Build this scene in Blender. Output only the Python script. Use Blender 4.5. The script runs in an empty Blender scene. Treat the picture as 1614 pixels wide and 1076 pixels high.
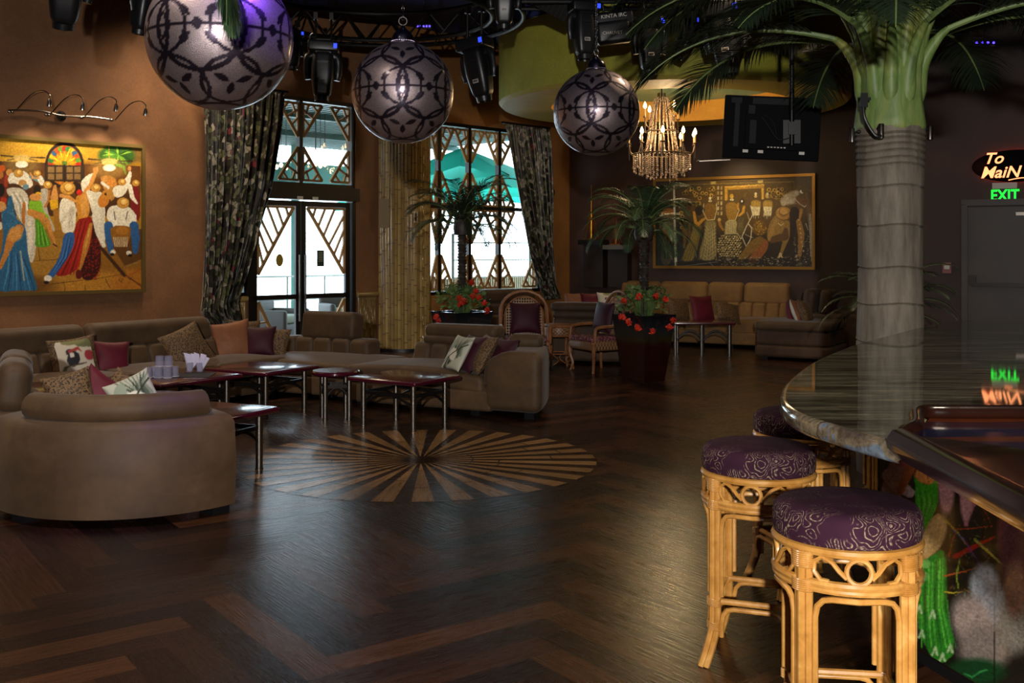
import bpy, math, random
import numpy as np
from mathutils import Vector, Matrix
random.seed(7)
PI = math.pi
scene = bpy.context.scene
COL = scene.collection

# ---------------------------------------------------------------- camera, light, exposure
F = 1640.0            # focal length in pixels of the 1614 px wide frame
HY = 396.0            # horizon row
CAMZ = 1.6
cam = bpy.data.cameras.new('camera')
cam.sensor_width = 36.0
cam.lens = 36.0 * F / 1614.0
cam.shift_y = -(538.0 - HY) / 1614.0
cam.clip_end = 200
camo = bpy.data.objects.new('camera', cam)
COL.objects.link(camo)
camo.location = (0, 0, CAMZ)
camo.rotation_euler = (PI / 2, 0, 0)
scene.camera = camo
scene.view_settings.view_transform = 'Standard'
scene.view_settings.look = 'None'
scene.view_settings.gamma = 1.0
scene.view_settings.use_curve_mapping = False
scene.view_settings.exposure = 0.0
scene.cycles.use_denoising = True
scene.cycles.max_bounces = 7
scene.cycles.diffuse_bounces = 3
scene.cycles.glossy_bounces = 4
scene.cycles.transmission_bounces = 5
scene.cycles.transparent_max_bounces = 12
scene.cycles.caustics_reflective = False
scene.cycles.caustics_refractive = False
scene.cycles.sample_clamp_indirect = 4.0

world = bpy.data.worlds.new('sky')
scene.world = world
world.use_nodes = True
wn = world.node_tree
bgn = wn.nodes['Background']
bgn.inputs['Strength'].default_value = 7.5
bgn.inputs['Color'].default_value = (0.72, 0.88, 1.0, 1)

def lamp(name, kind, loc, power, color=(1, 1, 1), size=0.1, aim=None, angle=None, blend=0.5, sy=None):
    l = bpy.data.lights.new(name, kind)
    l.energy = power
    l.color = color
    if kind == 'AREA':
        l.size = size
        if sy:
            l.shape = 'RECTANGLE'; l.size_y = sy
    elif kind in ('POINT', 'SPOT'):
        l.shadow_soft_size = size
    if kind == 'SPOT':
        l.spot_size = angle or 1.0
        l.spot_blend = blend
    o = bpy.data.objects.new(name, l)
    COL.objects.link(o)
    o.location = loc
    if aim is not None:
        o.rotation_euler = (Vector(aim) - Vector(loc)).to_track_quat('-Z', 'Y').to_euler()
    return o

# the photographer's flash, on a stand behind the camera
lamp('flash', 'SPOT', (-0.3, -3.2, 2.35), 2600, (1.0, 0.95, 0.9), 0.08, aim=(0.3, 12, 2.0), angle=1.9, blend=0.9)
# daylight coming in through the door and the windows (large soft sky patches outside)
lamp('daylight_door', 'AREA', (-4.6, 18.6, 3.0), 60, (0.72, 0.85, 1.0), 2.6, aim=(-0.6, 7.5, 0.0), sy=2.6)
lamp('daylight_window', 'AREA', (-2.0, 20.6, 3.0), 60, (0.75, 0.88, 1.0), 2.6, aim=(1.0, 9.0, 0.0), sy=2.6)
# fill spots added under the ceiling to brighten the room, without fixtures
for i, (x, y, p, c) in enumerate([(-6.2, 10.0, 60, (1.0, 0.74, 0.48)), (-3.9, 13.3, 62, (1.0, 0.76, 0.5)),
                                  (0.3, 17.2, 60, (1.0, 0.72, 0.42)), (-2.6, 5.2, 60, (1.0, 0.85, 0.7)),
                                  (2.6, 11.0, 40, (1.0, 0.75, 0.5)), (2.4, 3.2, 26, (1.0, 0.85, 0.68)),
                                  (7.5, 12.0, 22, (1.0, 0.8, 0.65)), (4.6, 15.6, 75, (1.0, 0.75, 0.45))]):
    lamp('ceiling_fill', 'SPOT', (x, y, 5.15), p * 7, c, 0.25, aim=(x, y + 0.01, 0), angle=2.3, blend=1.0)
# unseen low spot added to brighten the bar mural, then violet stage wash
lamp('mural_fill_spot', 'SPOT', (0.75, 1.7, 0.55), 48, (1.0, 0.95, 0.88), 0.08, aim=(1.55, 3.4, 0.65), angle=0.95, blend=0.8)
lamp('stage_wash', 'SPOT', (-0.3, 5.3, 4.7), 420, (0.22, 0.08, 1.0), 0.12, aim=(-1.35, 5.65, 3.0), angle=0.5, blend=0.8)
lamp('stage_wash', 'SPOT', (-5.0, 8.2, 4.9), 60, (0.35, 0.15, 1.0), 0.1, aim=(-3.2, 9.3, 0.4), angle=0.5, blend=0.8)
lamp('floor_wash', 'SPOT', (-3.5, 2.5, 4.9), 60, (0.45, 0.15, 0.6), 0.1, aim=(-2.2, 4.2, 0.0), angle=1.2, blend=1.0)
lamp('floor_wash', 'SPOT', (2.4, 6.0, 4.6), 30, (1.0, 0.6, 0.25), 0.1, aim=(0.9, 5.2, 0.0), angle=0.9, blend=1.0)

# ---------------------------------------------------------------- photo measurements -> places
def at(px, py, Y):
    """world point at depth Y that the photo shows at pixel (px, py)"""
    return Vector(((px - 807) / F * Y, Y, CAMZ + (HY - py) / F * Y))

def fl(px, py, Z=0.0):
    """point of the horizontal plane at height Z seen at pixel (px, py)"""
    Y = F * (CAMZ - Z) / (py - HY)
    return Vector(((px - 807) / F * Y, Y, Z))

def pix(p):
    return (807 + F * p[0] / p[1], HY - F * (p[2] - CAMZ) / p[1])

# ---------------------------------------------------------------- mesh builder
def rotz(a): return Matrix.Rotation(a, 3, 'Z')
def rotx(a): return Matrix.Rotation(a, 3, 'X')
def roty(a): return Matrix.Rotation(a, 3, 'Y')
I3 = Matrix.Identity(3)

class G:
    def __init__(s):
        s.v = []; s.f = []; s.m = []
    def add(s, vs, fs, m=0):
        o = len(s.v)
        s.v.extend([tuple(p) for p in vs])
        s.f.extend([tuple(i + o for i in f) for f in fs])
        s.m.extend([m] * len(fs))
        return s
    def box(s, c, size, R=None, m=0):
        c = Vector(c); hx, hy, hz = size[0] / 2, size[1] / 2, size[2] / 2
        vs = [Vector((x, y, z)) for x in (-hx, hx) for y in (-hy, hy) for z in (-hz, hz)]
        if R is not None: vs = [R @ p for p in vs]
        return s.add([p + c for p in vs], [(0, 1, 3, 2), (4, 6, 7, 5), (0, 4, 5, 1), (2, 3, 7, 6), (0, 2, 6, 4), (1, 5, 7, 3)], m)
    def bar(s, a, b, w, h=None, up=(0, 0, 1), m=0):
        a = Vector(a); b = Vector(b); d = b - a; L = d.length
        if L < 1e-6: return s
        d.normalize(); u = Vector(up)
        x = d.cross(u)
        if x.length < 1e-4: x = d.cross(Vector((1, 0, 0)))
        x.normalize(); z = x.cross(d)
        R = Matrix((x, d, z)).transposed()
        return s.box((a + b) / 2, (w, L, h if h else w), R, m)
    def rbox(s, c, size, r=0.03, R=None, sub=1, k=2, puff=0.0, fn=None, m=0):
        """rounded box"""
        c = Vector(c); H = [size[0] / 2, size[1] / 2, size[2] / 2]
        r = min(r, min(H) * 0.999)
        def axis(h):
            zone = [r * math.tan(i * PI / 4 / k) for i in range(k + 1)]
            out = [-(h - r) - z for z in reversed(zone)]
            if h - r > 1e-5:
                for i in range(1, sub):
                    out.append(-(h - r) + 2 * (h - r) * i / sub)
                out += [(h - r) + z for z in zone]
            else:
                out += [z for z in zone[1:]]
            return out
        A = [axis(h) for h in H]
        idx = {}; vs = []; fs = []
        def vert(i, j, l):
            key = (i, j, l)
            if key in idx: return idx[key]
            q = [A[0][i], A[1][j], A[2][l]]
            inn = [max(-(H[a] - r), min(H[a] - r, q[a])) for a in range(3)]
            d = Vector([q[a] - inn[a] for a in range(3)])
            if d.length > 1e-9: d = d.normalized() * r
            p = Vector(inn) + d
            if puff:
                p.z += puff * (1 - (p.x / H[0]) ** 2) * (1 - (p.y / H[1]) ** 2) * (1 if p.z > 0 else -0.0)
            if fn: p = Vector(fn(p, H))
            if R is not None: p = R @ p
            idx[key] = len(vs); vs.append(p + c)
            return idx[key]
        n = [len(a) - 1 for a in A]
        for i in range(n[0]):
            for j in range(n[1]):
                fs.append((vert(i, j, 0), vert(i, j + 1, 0), vert(i + 1, j + 1, 0), vert(i + 1, j, 0)))
                fs.append((vert(i, j, n[2]), vert(i + 1, j, n[2]), vert(i + 1, j + 1, n[2]), vert(i, j + 1, n[2])))
        for i in range(n[0]):
            for l in range(n[2]):
                fs.append((vert(i, 0, l), vert(i + 1, 0, l), vert(i + 1, 0, l + 1), vert(i, 0, l + 1)))
                fs.append((vert(i, n[1], l), vert(i, n[1], l + 1), vert(i + 1, n[1], l + 1), vert(i + 1, n[1], l)))
        for j in range(n[1]):
            for l in range(n[2]):
                fs.append((vert(0, j, l), vert(0, j, l + 1), vert(0, j + 1, l + 1), vert(0, j + 1, l)))
                fs.append((vert(n[0], j, l), vert(n[0], j + 1, l), vert(n[0], j + 1, l + 1), vert(n[0], j, l + 1)))
        return s.add(vs, fs, m)
    def tube(s, pts, r, n=8, closed=False, m=0, flat=1.0):
        pts = [Vector(p) for p in pts]; N = len(pts)
        rs = r if isinstance(r, (list, tuple)) else [r] * N
        tang = []
        for i in range(N):
            if closed: t = pts[(i + 1) % N] - pts[i - 1]
            else: t = pts[min(i + 1, N - 1)] - pts[max(i - 1, 0)]
            tang.append(t.normalized() if t.length > 1e-9 else Vector((0, 0, 1)))
        a = Vector((0, 0, 1)) if abs(tang[0].z) < 0.9 else Vector((1, 0, 0))
        nrm = (a - tang[0] * a.dot(tang[0])).normalized()
        vs = []; fs = []
        for i in range(N):
            t = tang[i]
            nrm = nrm - t * nrm.dot(t)
            nrm = nrm.normalized() if nrm.length > 1e-6 else t.orthogonal().normalized()
            b = t.cross(nrm)
            for j in range(n):
                an = 2 * PI * j / n
                vs.append(pts[i] + (nrm * math.cos(an) + b * math.sin(an) * flat) * rs[i])
        for i in range(N if closed else N - 1):
            i2 = (i + 1) % N
            for j in range(n):
                j2 = (j + 1) % n
                fs.append((i * n + j, i * n + j2, i2 * n + j2, i2 * n + j))
        if not closed:
            fs.append(tuple(range(n - 1, -1, -1)))
            fs.append(tuple((N - 1) * n + j for j in range(n)))
        return s.add(vs, fs, m)
    def lathe(s, prof, n=24, c=(0, 0, 0), R=None, m=0, a0=0.0, a1=2 * PI):
        c = Vector(c); full = abs(a1 - a0 - 2 * PI) < 1e-6
        vs = []; fs = []; K = len(prof)
        cnt = n if full else n + 1
        for j in range(cnt):
            a = a0 + (a1 - a0) * j / n
            for (r, z) in prof:
                p = Vector((max(r, 1e-4) * math.cos(a), max(r, 1e-4) * math.sin(a), z))
                if R is not None: p = R @ p
                vs.append(p + c)
        for j in range(n):
            j2 = (j + 1) % cnt
            for i in range(K - 1):
                fs.append((j * K + i, j2 * K + i, j2 * K + i + 1, j * K + i + 1))
        return s.add(vs, fs, m)
    def prism(s, poly, z0, z1, m=0):
        n = len(poly)
        ar = sum(poly[i][0] * poly[(i + 1) % n][1] - poly[(i + 1) % n][0] * poly[i][1] for i in range(n))
        if ar < 0: poly = list(reversed(poly))
        vs = [(p[0], p[1], z0) for p in poly] + [(p[0], p[1], z1) for p in poly]
        fs = [tuple(range(n - 1, -1, -1)), tuple(range(n, 2 * n))]
        fs += [(i, (i + 1) % n, n + (i + 1) % n, n + i) for i in range(n)]
        return s.add(vs, fs, m)
    def ball(s, c, r, n=12, k=8, sc=(1, 1, 1), R=None, m=0):
        prof = [(r * math.sin(PI * i / k), -r * math.cos(PI * i / k)) for i in range(k + 1)]
        S = Matrix.Diagonal(sc)
        return s.lathe(prof, n, c, (R @ S) if R is not None else S, m)
    def grid(s, fn, nu, nv, m=0, closed_u=False):
        cu = nu if closed_u else nu + 1
        vs = [fn(i / nu, j / nv) for i in range(cu) for j in range(nv + 1)]
        fs = []
        for i in range(nu):
            i2 = (i + 1) % cu
            for j in range(nv):
                fs.append((i * (nv + 1) + j, i2 * (nv + 1) + j, i2 * (nv + 1) + j + 1, i * (nv + 1) + j + 1))
        return s.add(vs, fs, m)
    def merge(s, o, R=None, c=(0, 0, 0)):
        c = Vector(c)
        k = len(s.v)
        s.v.extend([tuple(((R @ Vector(p)) if R is not None else Vector(p)) + c) for p in o.v])
        s.f.extend([tuple(i + k for i in f) for f in o.f]); s.m.extend(o.m)
        return s

def obj(name, g, mats, parent=None, smooth=True, loc=None, rz=0.0, angle=42):
    me = bpy.data.meshes.new(name)
    me.from_pydata(g.v, [], g.f)
    if not isinstance(mats, (list, tuple)): mats = [mats]
    for mt in mats: me.materials.append(mt)
    if len(mats) > 1: me.polygons.foreach_set('material_index', g.m)
    if smooth:
        me.polygons.foreach_set('use_smooth', [True] * len(me.polygons))
        me.set_sharp_from_angle(angle=math.radians(angle))
    me.update()
    o = bpy.data.objects.new(name, me)
    COL.objects.link(o)
    if parent is not None: o.parent = parent
    if loc is not None: o.location = loc
    if rz: o.rotation_euler = (0, 0, rz)
    return o

def thing(name, label, cat, loc=(0, 0, 0), rz=0.0, group=None):
    o = bpy.data.objects.new(name, None)
    COL.objects.link(o)
    o.empty_display_size = 0.1
    o.location = loc; o.rotation_euler = (0, 0, rz)
    o['label'] = label; o['category'] = cat
    if group: o['group'] = group
    return o

def tag(o, label, cat, group=None, kind=None):
    o['label'] = label; o['category'] = cat
    if group: o['group'] = group
    if kind: o['kind'] = kind
    return o

def struct(o, label=None):
    o['kind'] = 'structure'
    if label: o['label'] = label
    return o

def kids(o): return [c for c in bpy.data.objects if c.parent == o]

def dup(root, loc, rz=None, label=None, group=None):
    def rec(o, par):
        c = o.copy(); COL.objects.link(c)
        if par is not None: c.parent = par
        for ch in kids(o): rec(ch, c)
        return c
    r = rec(root, None)
    r.location = loc
    if rz is not None: r.rotation_euler = (0, 0, rz)
    if label: r['label'] = label
    if group: r['group'] = group
    return r

# ---------------------------------------------------------------- materials
def lin(h):
    if isinstance(h, str):
        h = h.lstrip('#'); c = [int(h[i:i + 2], 16) / 255 for i in (0, 2, 4)]
    else: c = list(h)
    return tuple((x / 12.92 if x <= 0.04045 else ((x + 0.055) / 1.055) ** 2.4) for x in c) + (1.0,)

class NT:
    """small node-graph helper"""
    def __init__(s, name):
        s.mat = bpy.data.materials.new(name); s.mat.use_nodes = True
        s.t = s.mat.node_tree; s.n = s.t.nodes; s.l = s.t.links
        s.b = s.n['Principled BSDF']
    def node(s, t, **kw):
        nd = s.n.new(t)
        for k, v in kw.items(): setattr(nd, k, v)
        return nd
    def link(s, a, b): s.l.new(a, b)
    def coord(s, kind='Object', scale=(1, 1, 1), rot=(0, 0, 0), loc=(0, 0, 0)):
        tc = s.node('ShaderNodeTexCoord'); mp = s.node('ShaderNodeMapping')
        mp.inputs['Scale'].default_value = scale; mp.inputs['Rotation'].default_value = rot; mp.inputs['Location'].default_value = loc
        s.link(tc.outputs[kind], mp.inputs['Vector'])
        return mp.outputs['Vector']
    def noise(s, vec, scale, detail=4, rough=0.55, dist=0.0):
        n = s.node('ShaderNodeTexNoise')
        n.inputs['Scale'].default_value = scale; n.inputs['Detail'].default_value = detail
        n.inputs['Roughness'].default_value = rough; n.inputs['Distortion'].default_value = dist
        s.link(vec, n.inputs['Vector']); return n.outputs['Fac']
    def voro(s, vec, scale, feature='F1', out='Distance'):
        n = s.node('ShaderNodeTexVoronoi'); n.feature = feature
        n.inputs['Scale'].default_value = scale; s.link(vec, n.inputs['Vector']); return n.outputs[out]
    def wave(s, vec, scale, dist=0, detail=2, prof='SIN', direction='X', dscale=1.0):
        n = s.node('ShaderNodeTexWave'); n.wave_profile = prof; n.bands_direction = direction
        n.inputs['Scale'].default_value = scale; n.inputs['Distortion'].default_value = dist
        n.inputs['Detail'].default_value = detail; n.inputs['Detail Scale'].default_value = dscale
        s.link(vec, n.inputs['Vector']); return n.outputs['Fac']
    def ramp(s, fac, stops, interp='LINEAR'):
        r = s.node('ShaderNodeValToRGB'); r.color_ramp.interpolation = interp
        els = r.color_ramp.elements
        while len(els) < len(stops): els.new(0.5)
        for e, (p, c) in zip(els, stops):
            e.position = p; e.color = lin(c) if not isinstance(c, float) else (c, c, c, 1)
        s.link(fac, r.inputs['Fac']); return r.outputs['Color']
    def mix(s, fac, a, b, mode='MIX'):
        m = s.node('ShaderNodeMix', data_type='RGBA', blend_type=mode)
        for sock, v in ((m.inputs['Factor'], fac), (m.inputs[6], a), (m.inputs[7], b)):
            if isinstance(v, (int, float)): sock.default_value = v
            elif isinstance(v, (tuple, list)): sock.default_value = v
            elif isinstance(v, str): sock.default_value = lin(v)
            else: s.link(v, sock)
        return m.outputs[2]
    def math(s, op, a, b=None):
        m = s.node('ShaderNodeMath', operation=op)
        for i, v in enumerate((a, b)):
            if v is None: continue
            if isinstance(v, (int, float)): m.inputs[i].default_value = v
            else: s.link(v, m.inputs[i])
        return m.outputs[0]
    def bump(s, h, strength=0.3, dist=0.01):
        b = s.node('ShaderNodeBump'); b.inputs['Strength'].default_value = strength; b.inputs['Distance'].default_value = dist
        s.link(h, b.inputs['Height']); s.link(b.outputs['Normal'], s.b.inputs['Normal'])
    def base(s, c):
        if isinstance(c, (str,)): s.b.inputs['Base Color'].default_value = lin(c)
        elif isinstance(c, tuple): s.b.inputs['Base Color'].default_value = c
        else: s.link(c, s.b.inputs['Base Color'])
        return s
    def set(s, rough=None, metal=None, spec=None, sheen=None, coat=None, emis=None, estr=None, trans=None, alpha=None, coatr=None):
        I = s.b.inputs
        if rough is not None:
            if isinstance(rough, (int, float)): I['Roughness'].default_value = rough
            else: s.link(rough, I['Roughness'])
        if metal is not None: I['Metallic'].default_value = metal
        if spec is not None: I['Specular IOR Level'].default_value = spec
        if sheen is not None: I['Sheen Weight'].default_value = sheen; I['Sheen Roughness'].default_value = 0.4
        if coat is not None: I['Coat Weight'].default_value = coat; I['Coat Roughness'].default_value = coatr if coatr is not None else 0.08
        if emis is not None: I['Emission Color'].default_value = lin(emis); I['Emission Strength'].default_value = estr or 1.0
        if trans is not None: I['Transmission Weight'].default_value = trans
        if alpha is not None: I['Alpha'].default_value = alpha
        return s

def simple(name, c, rough=0.5, **kw):
    return NT(name).base(c).set(rough=rough, **kw).mat

def mottled(name, c1, c2, c3, scale=1.3, rough=0.8, bump=0.15, fine=40, **kw):
    n = NT(name); v = n.coord('Object')
    f1 = n.noise(v, scale, 6, 0.62, 0.4)
    col = n.ramp(f1, [(0.3, c1), (0.52, c2), (0.72, c3)])
    f2 = n.noise(v, fine, 3)
    col = n.mix(0.18, col, n.ramp(f2, [(0.3, '#404040'), (0.7, '#c8c8c8')]), 'OVERLAY')
    n.base(col).set(rough=rough, **kw)
    if bump: n.bump(f2, bump, 0.004)
    return n.mat

M = {}
M['orange_wall'] = mottled('orange_plaster', '#6d4a2f', '#7f5737', '#90633d', 1.1, 0.75, 0.1)
M['ochre_wall'] = mottled('ochre_plaster', '#80552a', '#93622f', '#a36d34', 1.1, 0.75, 0.1)
M['dark_wall'] = mottled('dark_brown_plaster', '#2b1b16', '#38221b', '#4c2c20', 1.0, 0.6, 0.1)
M['drum_green'] = mottled('yellow_green_plaster', '#98952e', '#aba63a', '#bcb448', 1.3, 0.7, 0.05)
M['drum_ring'] = mottled('olive_gold_paint', '#a2913a', '#b4a246', '#c2ae52', 1.0, 0.6, 0.05)
M['amber'] = mottled('amber_paint', '#c7851a', '#d8951d', '#e2a428', 1.5, 0.6, 0.05)
M['sky_paint'] = mottled('painted_sky', '#5f8877', '#88a68f', '#b9b98a', 0.9, 0.7, 0.0)
M['blue_ceiling'] = mottled('dark_blue_ceiling', '#1b2550', '#233068', '#2b3a78', 0.8, 0.7, 0.05)
M['black'] = simple('black_plastic', '#101113', 0.42)
M['black_metal'] = simple('black_metal', '#121212', 0.38, metal=0.4)
M['door_frame'] = simple('dark_bronze_metal', '#1b1613', 0.42, metal=0.3)
M['dark_door'] = mottled('dark_steel_paint', '#3a332f', '#413935', '#48403a', 0.8, 0.5, 0.02)
M['chrome'] = simple('chrome', '#b8b4b0', 0.18, metal=1.0)
M['steel'] = simple('brushed_steel', '#7c756d', 0.34, metal=1.0)
M['dark_steel'] = simple('dark_steel', '#2a2725', 0.4, metal=0.7)
M['lattice'] = simple('tan_wood_lattice', '#a8814f', 0.5)
M['white'] = simple('white_plastic', '#c9c5bc', 0.5)
M['gold'] = simple('gold_frame', '#9b7332', 0.4, metal=0.6)
M['gold_shiny'] = simple('gold', '#c88f35', 0.3, metal=1.0)
M['pot_dark'] = None

def suede(name, a, b, c):
    n = NT(name); v = n.coord('Object')
    f = n.noise(v, 2.2, 5, 0.6, 0.3)
    g = n.noise(v, 12.0, 4, 0.6, 0.2)
    col = n.ramp(f, [(0.28, a), (0.5, b), (0.75, c)])
    col = n.mix(0.25, col, n.ramp(g, [(0.3, '#505050'), (0.7, '#b0b0b0')]), 'OVERLAY')
    n.base(col).set(rough=0.6, sheen=0.1, spec=0.3)
    n.bump(n.noise(v, 2.6, 3, 0.5, 0.6), 0.15, 0.03)
    return n.mat
M['suede'] = suede('brown_suede', '#453324', '#54402c', '#674f35')
M['suede_gold'] = suede('tan_leather', '#6f4f2b', '#805d34', '#936d3e')
M['suede_dark'] = suede('dark_brown_suede', '#3d2c21', '#4c3829', '#5c4534')  # slightly darker brown than the main suede

def wood(name, a, b, scale=(1, 12, 12), rough=0.3, coat=0.0, spec=0.5):
    n = NT(name); v = n.coord('Object', scale)
    f = n.noise(v, 2.5, 6, 0.65, 0.8)
    n.base(n.ramp(f, [(0.3, a), (0.7, b)])).set(rough=rough, coat=coat, spec=spec)
    return n.mat
M['table_top'] = wood('mahogany_top', '#3a1c14', '#5b3020', (1.5, 14, 1), 0.22, 0.5)
M['table_edge'] = simple('burgundy_lacquer', '#43091d', 0.22, coat=0.6)
M['rail_wood'] = wood('dark_glossy_wood', '#1e0d07', '#2a130b', (3, 3, 3), 0.25, 0.6)
M['rattan'] = None
n = NT('honey_rattan'); v = n.coord('Object')
f = n.noise(v, 14, 4, 0.6, 0.5)
n.base(n.ramp(f, [(0.3, '#a8722f'), (0.55, '#c48d45'), (0.75, '#d8a961')])).set(rough=0.32, coat=0.25, coatr=0.15)
M['rattan'] = n.mat
n = NT('red_brown_rattan'); v = n.coord('Object')
f = n.noise(v, 14, 4, 0.6, 0.5)
n.base(n.ramp(f, [(0.3, '#7b4a2b'), (0.6, '#99643d'), (0.75, '#b17e52')])).set(rough=0.38)
M['wicker'] = n.mat
M['wicker_pale'] = simple('pale_cane', '#9c7a5c', 0.5)
# basket weave with real cane colour pattern
n = NT('woven_cane'); v = n.coord('Object', (1, 1, 1))
w1 = n.node('ShaderNodeTexChecker'); w1.inputs['Scale'].default_value = 42
n.link(v, w1.inputs['Vector'])
n.base(n.mix(w1.outputs['Fac'], '#5d3c26', '#a67a53')).set(rough=0.45)
n.bump(w1.outputs['Fac'], 0.5, 0.004)
M['weave'] = n.mat

# bamboo
n = NT('bamboo'); v = n.coord('Object', (1, 1, 1))
f = n.noise(v, 3.0, 3)
oi = n.node('ShaderNodeObjectInfo')
c = n.ramp(f, [(0.3, '#a08352'), (0.55, '#c2a468'), (0.8, '#d8be84')])
c = n.mix(n.math('MULTIPLY', oi.outputs['Random'], 0.85), c, '#7a6238')
n.base(c).set(rough=0.22, coat=0.6, coatr=0.12)
M['bamboo'] = n.mat
M['bamboo_node'] = simple('bamboo_joint', '#5b4527', 0.5)

# purple brocade with gold arabesques
n = NT('purple_brocade'); v = n.coord('Object')
def warp(vec, scale, amt):
    nt_ = n.node('ShaderNodeTexNoise'); nt_.inputs['Scale'].default_value = scale; nt_.inputs['Detail'].default_value = 1.0
    n.link(vec, nt_.inputs['Vector'])
    sb = n.node('ShaderNodeVectorMath', operation='SUBTRACT'); n.link(nt_.outputs['Color'], sb.inputs[0]); sb.inputs[1].default_value = (0.5, 0.5, 0.5)
    sc_ = n.node('ShaderNodeVectorMath', operation='SCALE'); n.link(sb.outputs[0], sc_.inputs[0]); sc_.inputs['Scale'].default_value = amt
    ad = n.node('ShaderNodeVectorMath', operation='ADD'); n.link(vec, ad.inputs[0]); n.link(sc_.outputs[0], ad.inputs[1]); return ad.outputs[0]
wv = warp(v, 14, 0.06)
f1 = n.noise(wv, 17, 0.0)
band = n.math('FRACT', n.math('MULTIPLY', f1, 11.0))
line = n.ramp(band, [(0.0, 1.0), (0.10, 0.9), (0.20, 0.0), (0.85, 0.0), (1.0, 1.0)])
area = n.ramp(n.noise(v, 8.5, 1), [(0.46, 0.0), (0.54, 1.0)])
msk = n.math('MULTIPLY', n.math('MULTIPLY', line, area), n.ramp(n.noise(v, 120, 2), [(0.42, 0.15), (0.58, 1.0)]))
gz_ = n.node('ShaderNodeSeparateXYZ'); n.link(v, gz_.inputs[0])
side = n.ramp(gz_.outputs['Z'], [(0.825, 0.95), (0.84, 0.18)])
msk = n.math('MULTIPLY', msk, side)
vel = n.ramp(n.noise(v, 5, 4), [(0.3, '#26111d'), (0.7, '#3a1b2d')])
n.base(n.mix(msk, vel, '#a08c72')).set(rough=0.85, sheen=0.0, spec=0.15)
n.bump(msk, 0.3, 0.003)
M['brocade'] = n.mat

# leopard
n = NT('leopard_print'); v = n.coord('Object')
e = n.voro(v, 62, 'F1'); nn = n.noise(v, 90, 2)
rosette = n.ramp(e, [(0.16, '#6b4a28'), (0.24, '#1a120c'), (0.50, '#1a120c'), (0.60, '#75593a')])
rosette = n.mix(n.ramp(nn, [(0.50, 0.0), (0.56, 1.0)]), rosette, '#6b5130')
n.base(rosette).set(rough=0.7, sheen=0.05)
M['leopard'] = n.mat
M['burgundy'] = suede('burgundy_velvet', '#4e1020', '#651729', '#7c2236')
M['wine'] = suede('dark_wine_velvet', '#2c0a18', '#3d0f21', '#4b162b')
M['rust'] = suede('copper_velvet', '#7a4a30', '#8f5b3d', '#a66f50')

# jungle curtain print
n = NT('jungle_print'); v = n.coord('UV', (1, 1, 1))
mx = n.node('ShaderNodeMix', data_type='VECTOR'); mx.inputs['Factor'].default_value = 0.14
cmb = n.node('ShaderNodeTexNoise'); cmb.inputs['Scale'].default_value = 3.0
n.link(v, cmb.inputs['Vector']); n.link(v, mx.inputs[4]); n.link(cmb.outputs['Color'], mx.inputs[5])
mp = n.node('ShaderNodeMapping'); mp.inputs['Scale'].default_value = (1.0, 0.45, 1.0); mp.inputs['Rotation'].default_value = (0, 0, 0.5)
n.link(mx.outputs[1], mp.inputs['Vector'])
vc = n.voro(mp.outputs['Vector'], 32, 'F1', 'Color')
sep = n.node('ShaderNodeSeparateColor'); n.link(vc, sep.inputs[0])
c = n.ramp(sep.outputs[0], [(0.0, '#14120f'), (0.22, '#2c2c22'), (0.42, '#565a3c'), (0.6, '#8a8578'), (0.72, '#3b2f2c'), (0.80, '#8f897c'), (0.88, '#3c4030'), (0.965, '#6c2630')], 'CONSTANT')
e = n.voro(mp.outputs['Vector'], 32, 'DISTANCE_TO_EDGE')
c = n.mix(n.ramp(e, [(0.0, 1.0), (0.09, 0.0)]), c, '#15130f')
c = n.mix(0.4, c, n.ramp(n.noise(v, 25, 3), [(0.3, '#3a3a36'), (0.7, '#c4c0b4')]), 'OVERLAY')
n.base(c).set(rough=0.38, sheen=0.3)
M['curtain'] = n.mat

# foliage
def leafmat(name, a, b, rough=0.45, trans=0.15):
    n = NT(name); v = n.coord('Object')
    n.base(n.ramp(n.noise(v, 3.5, 3), [(0.3, a), (0.7, b)])).set(rough=rough)
    return n.mat
M['palm_leaf'] = leafmat('palm_leaf', '#17231a', '#2c3d26', 0.5)
M['palm_leaf_far'] = leafmat('palm_leaf_green', '#263c25', '#456042', 0.42)
M['palm_rachis'] = leafmat('palm_stem', '#5c7340', '#829758', 0.5)
M['ivy'] = leafmat('ivy_leaf', '#33502a', '#7c9a58', 0.45)
M['flower'] = leafmat('red_petal', '#b02a20', '#e24a30', 0.5)
M['palm_bark'] = mottled('dark_palm_bark', '#2c2622', '#3b332c', '#5a5048', 9, 0.55, 0.5, 60)

def colormat(name, rough=0.5, attr='Col', bump=0.0, coat=0.0, spec=0.5, **kw):
    n = NT(name); a = n.node('ShaderNodeAttribute', attribute_name=attr)
    n.base(a.outputs['Color']).set(rough=rough, coat=coat, spec=spec, **kw)
    if bump: n.bump(n.noise(n.coord('Object'), 30, 4), bump, 0.003)
    return n.mat

def setcol(me, cols, domain='POINT', name='Col'):
    a = me.color_attributes.new(name=name, type='FLOAT_COLOR', domain=domain)
    arr = np.ones((len(cols), 4), dtype=np.float32); arr[:, :3] = np.asarray(cols)[:, :3]
    a.data.foreach_set('color', arr.ravel())

def srgb2lin(a):
    a = np.clip(a, 0, 1)
    return np.where(a <= 0.04045, a / 12.92, ((a + 0.055) / 1.055) ** 2.4)

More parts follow.
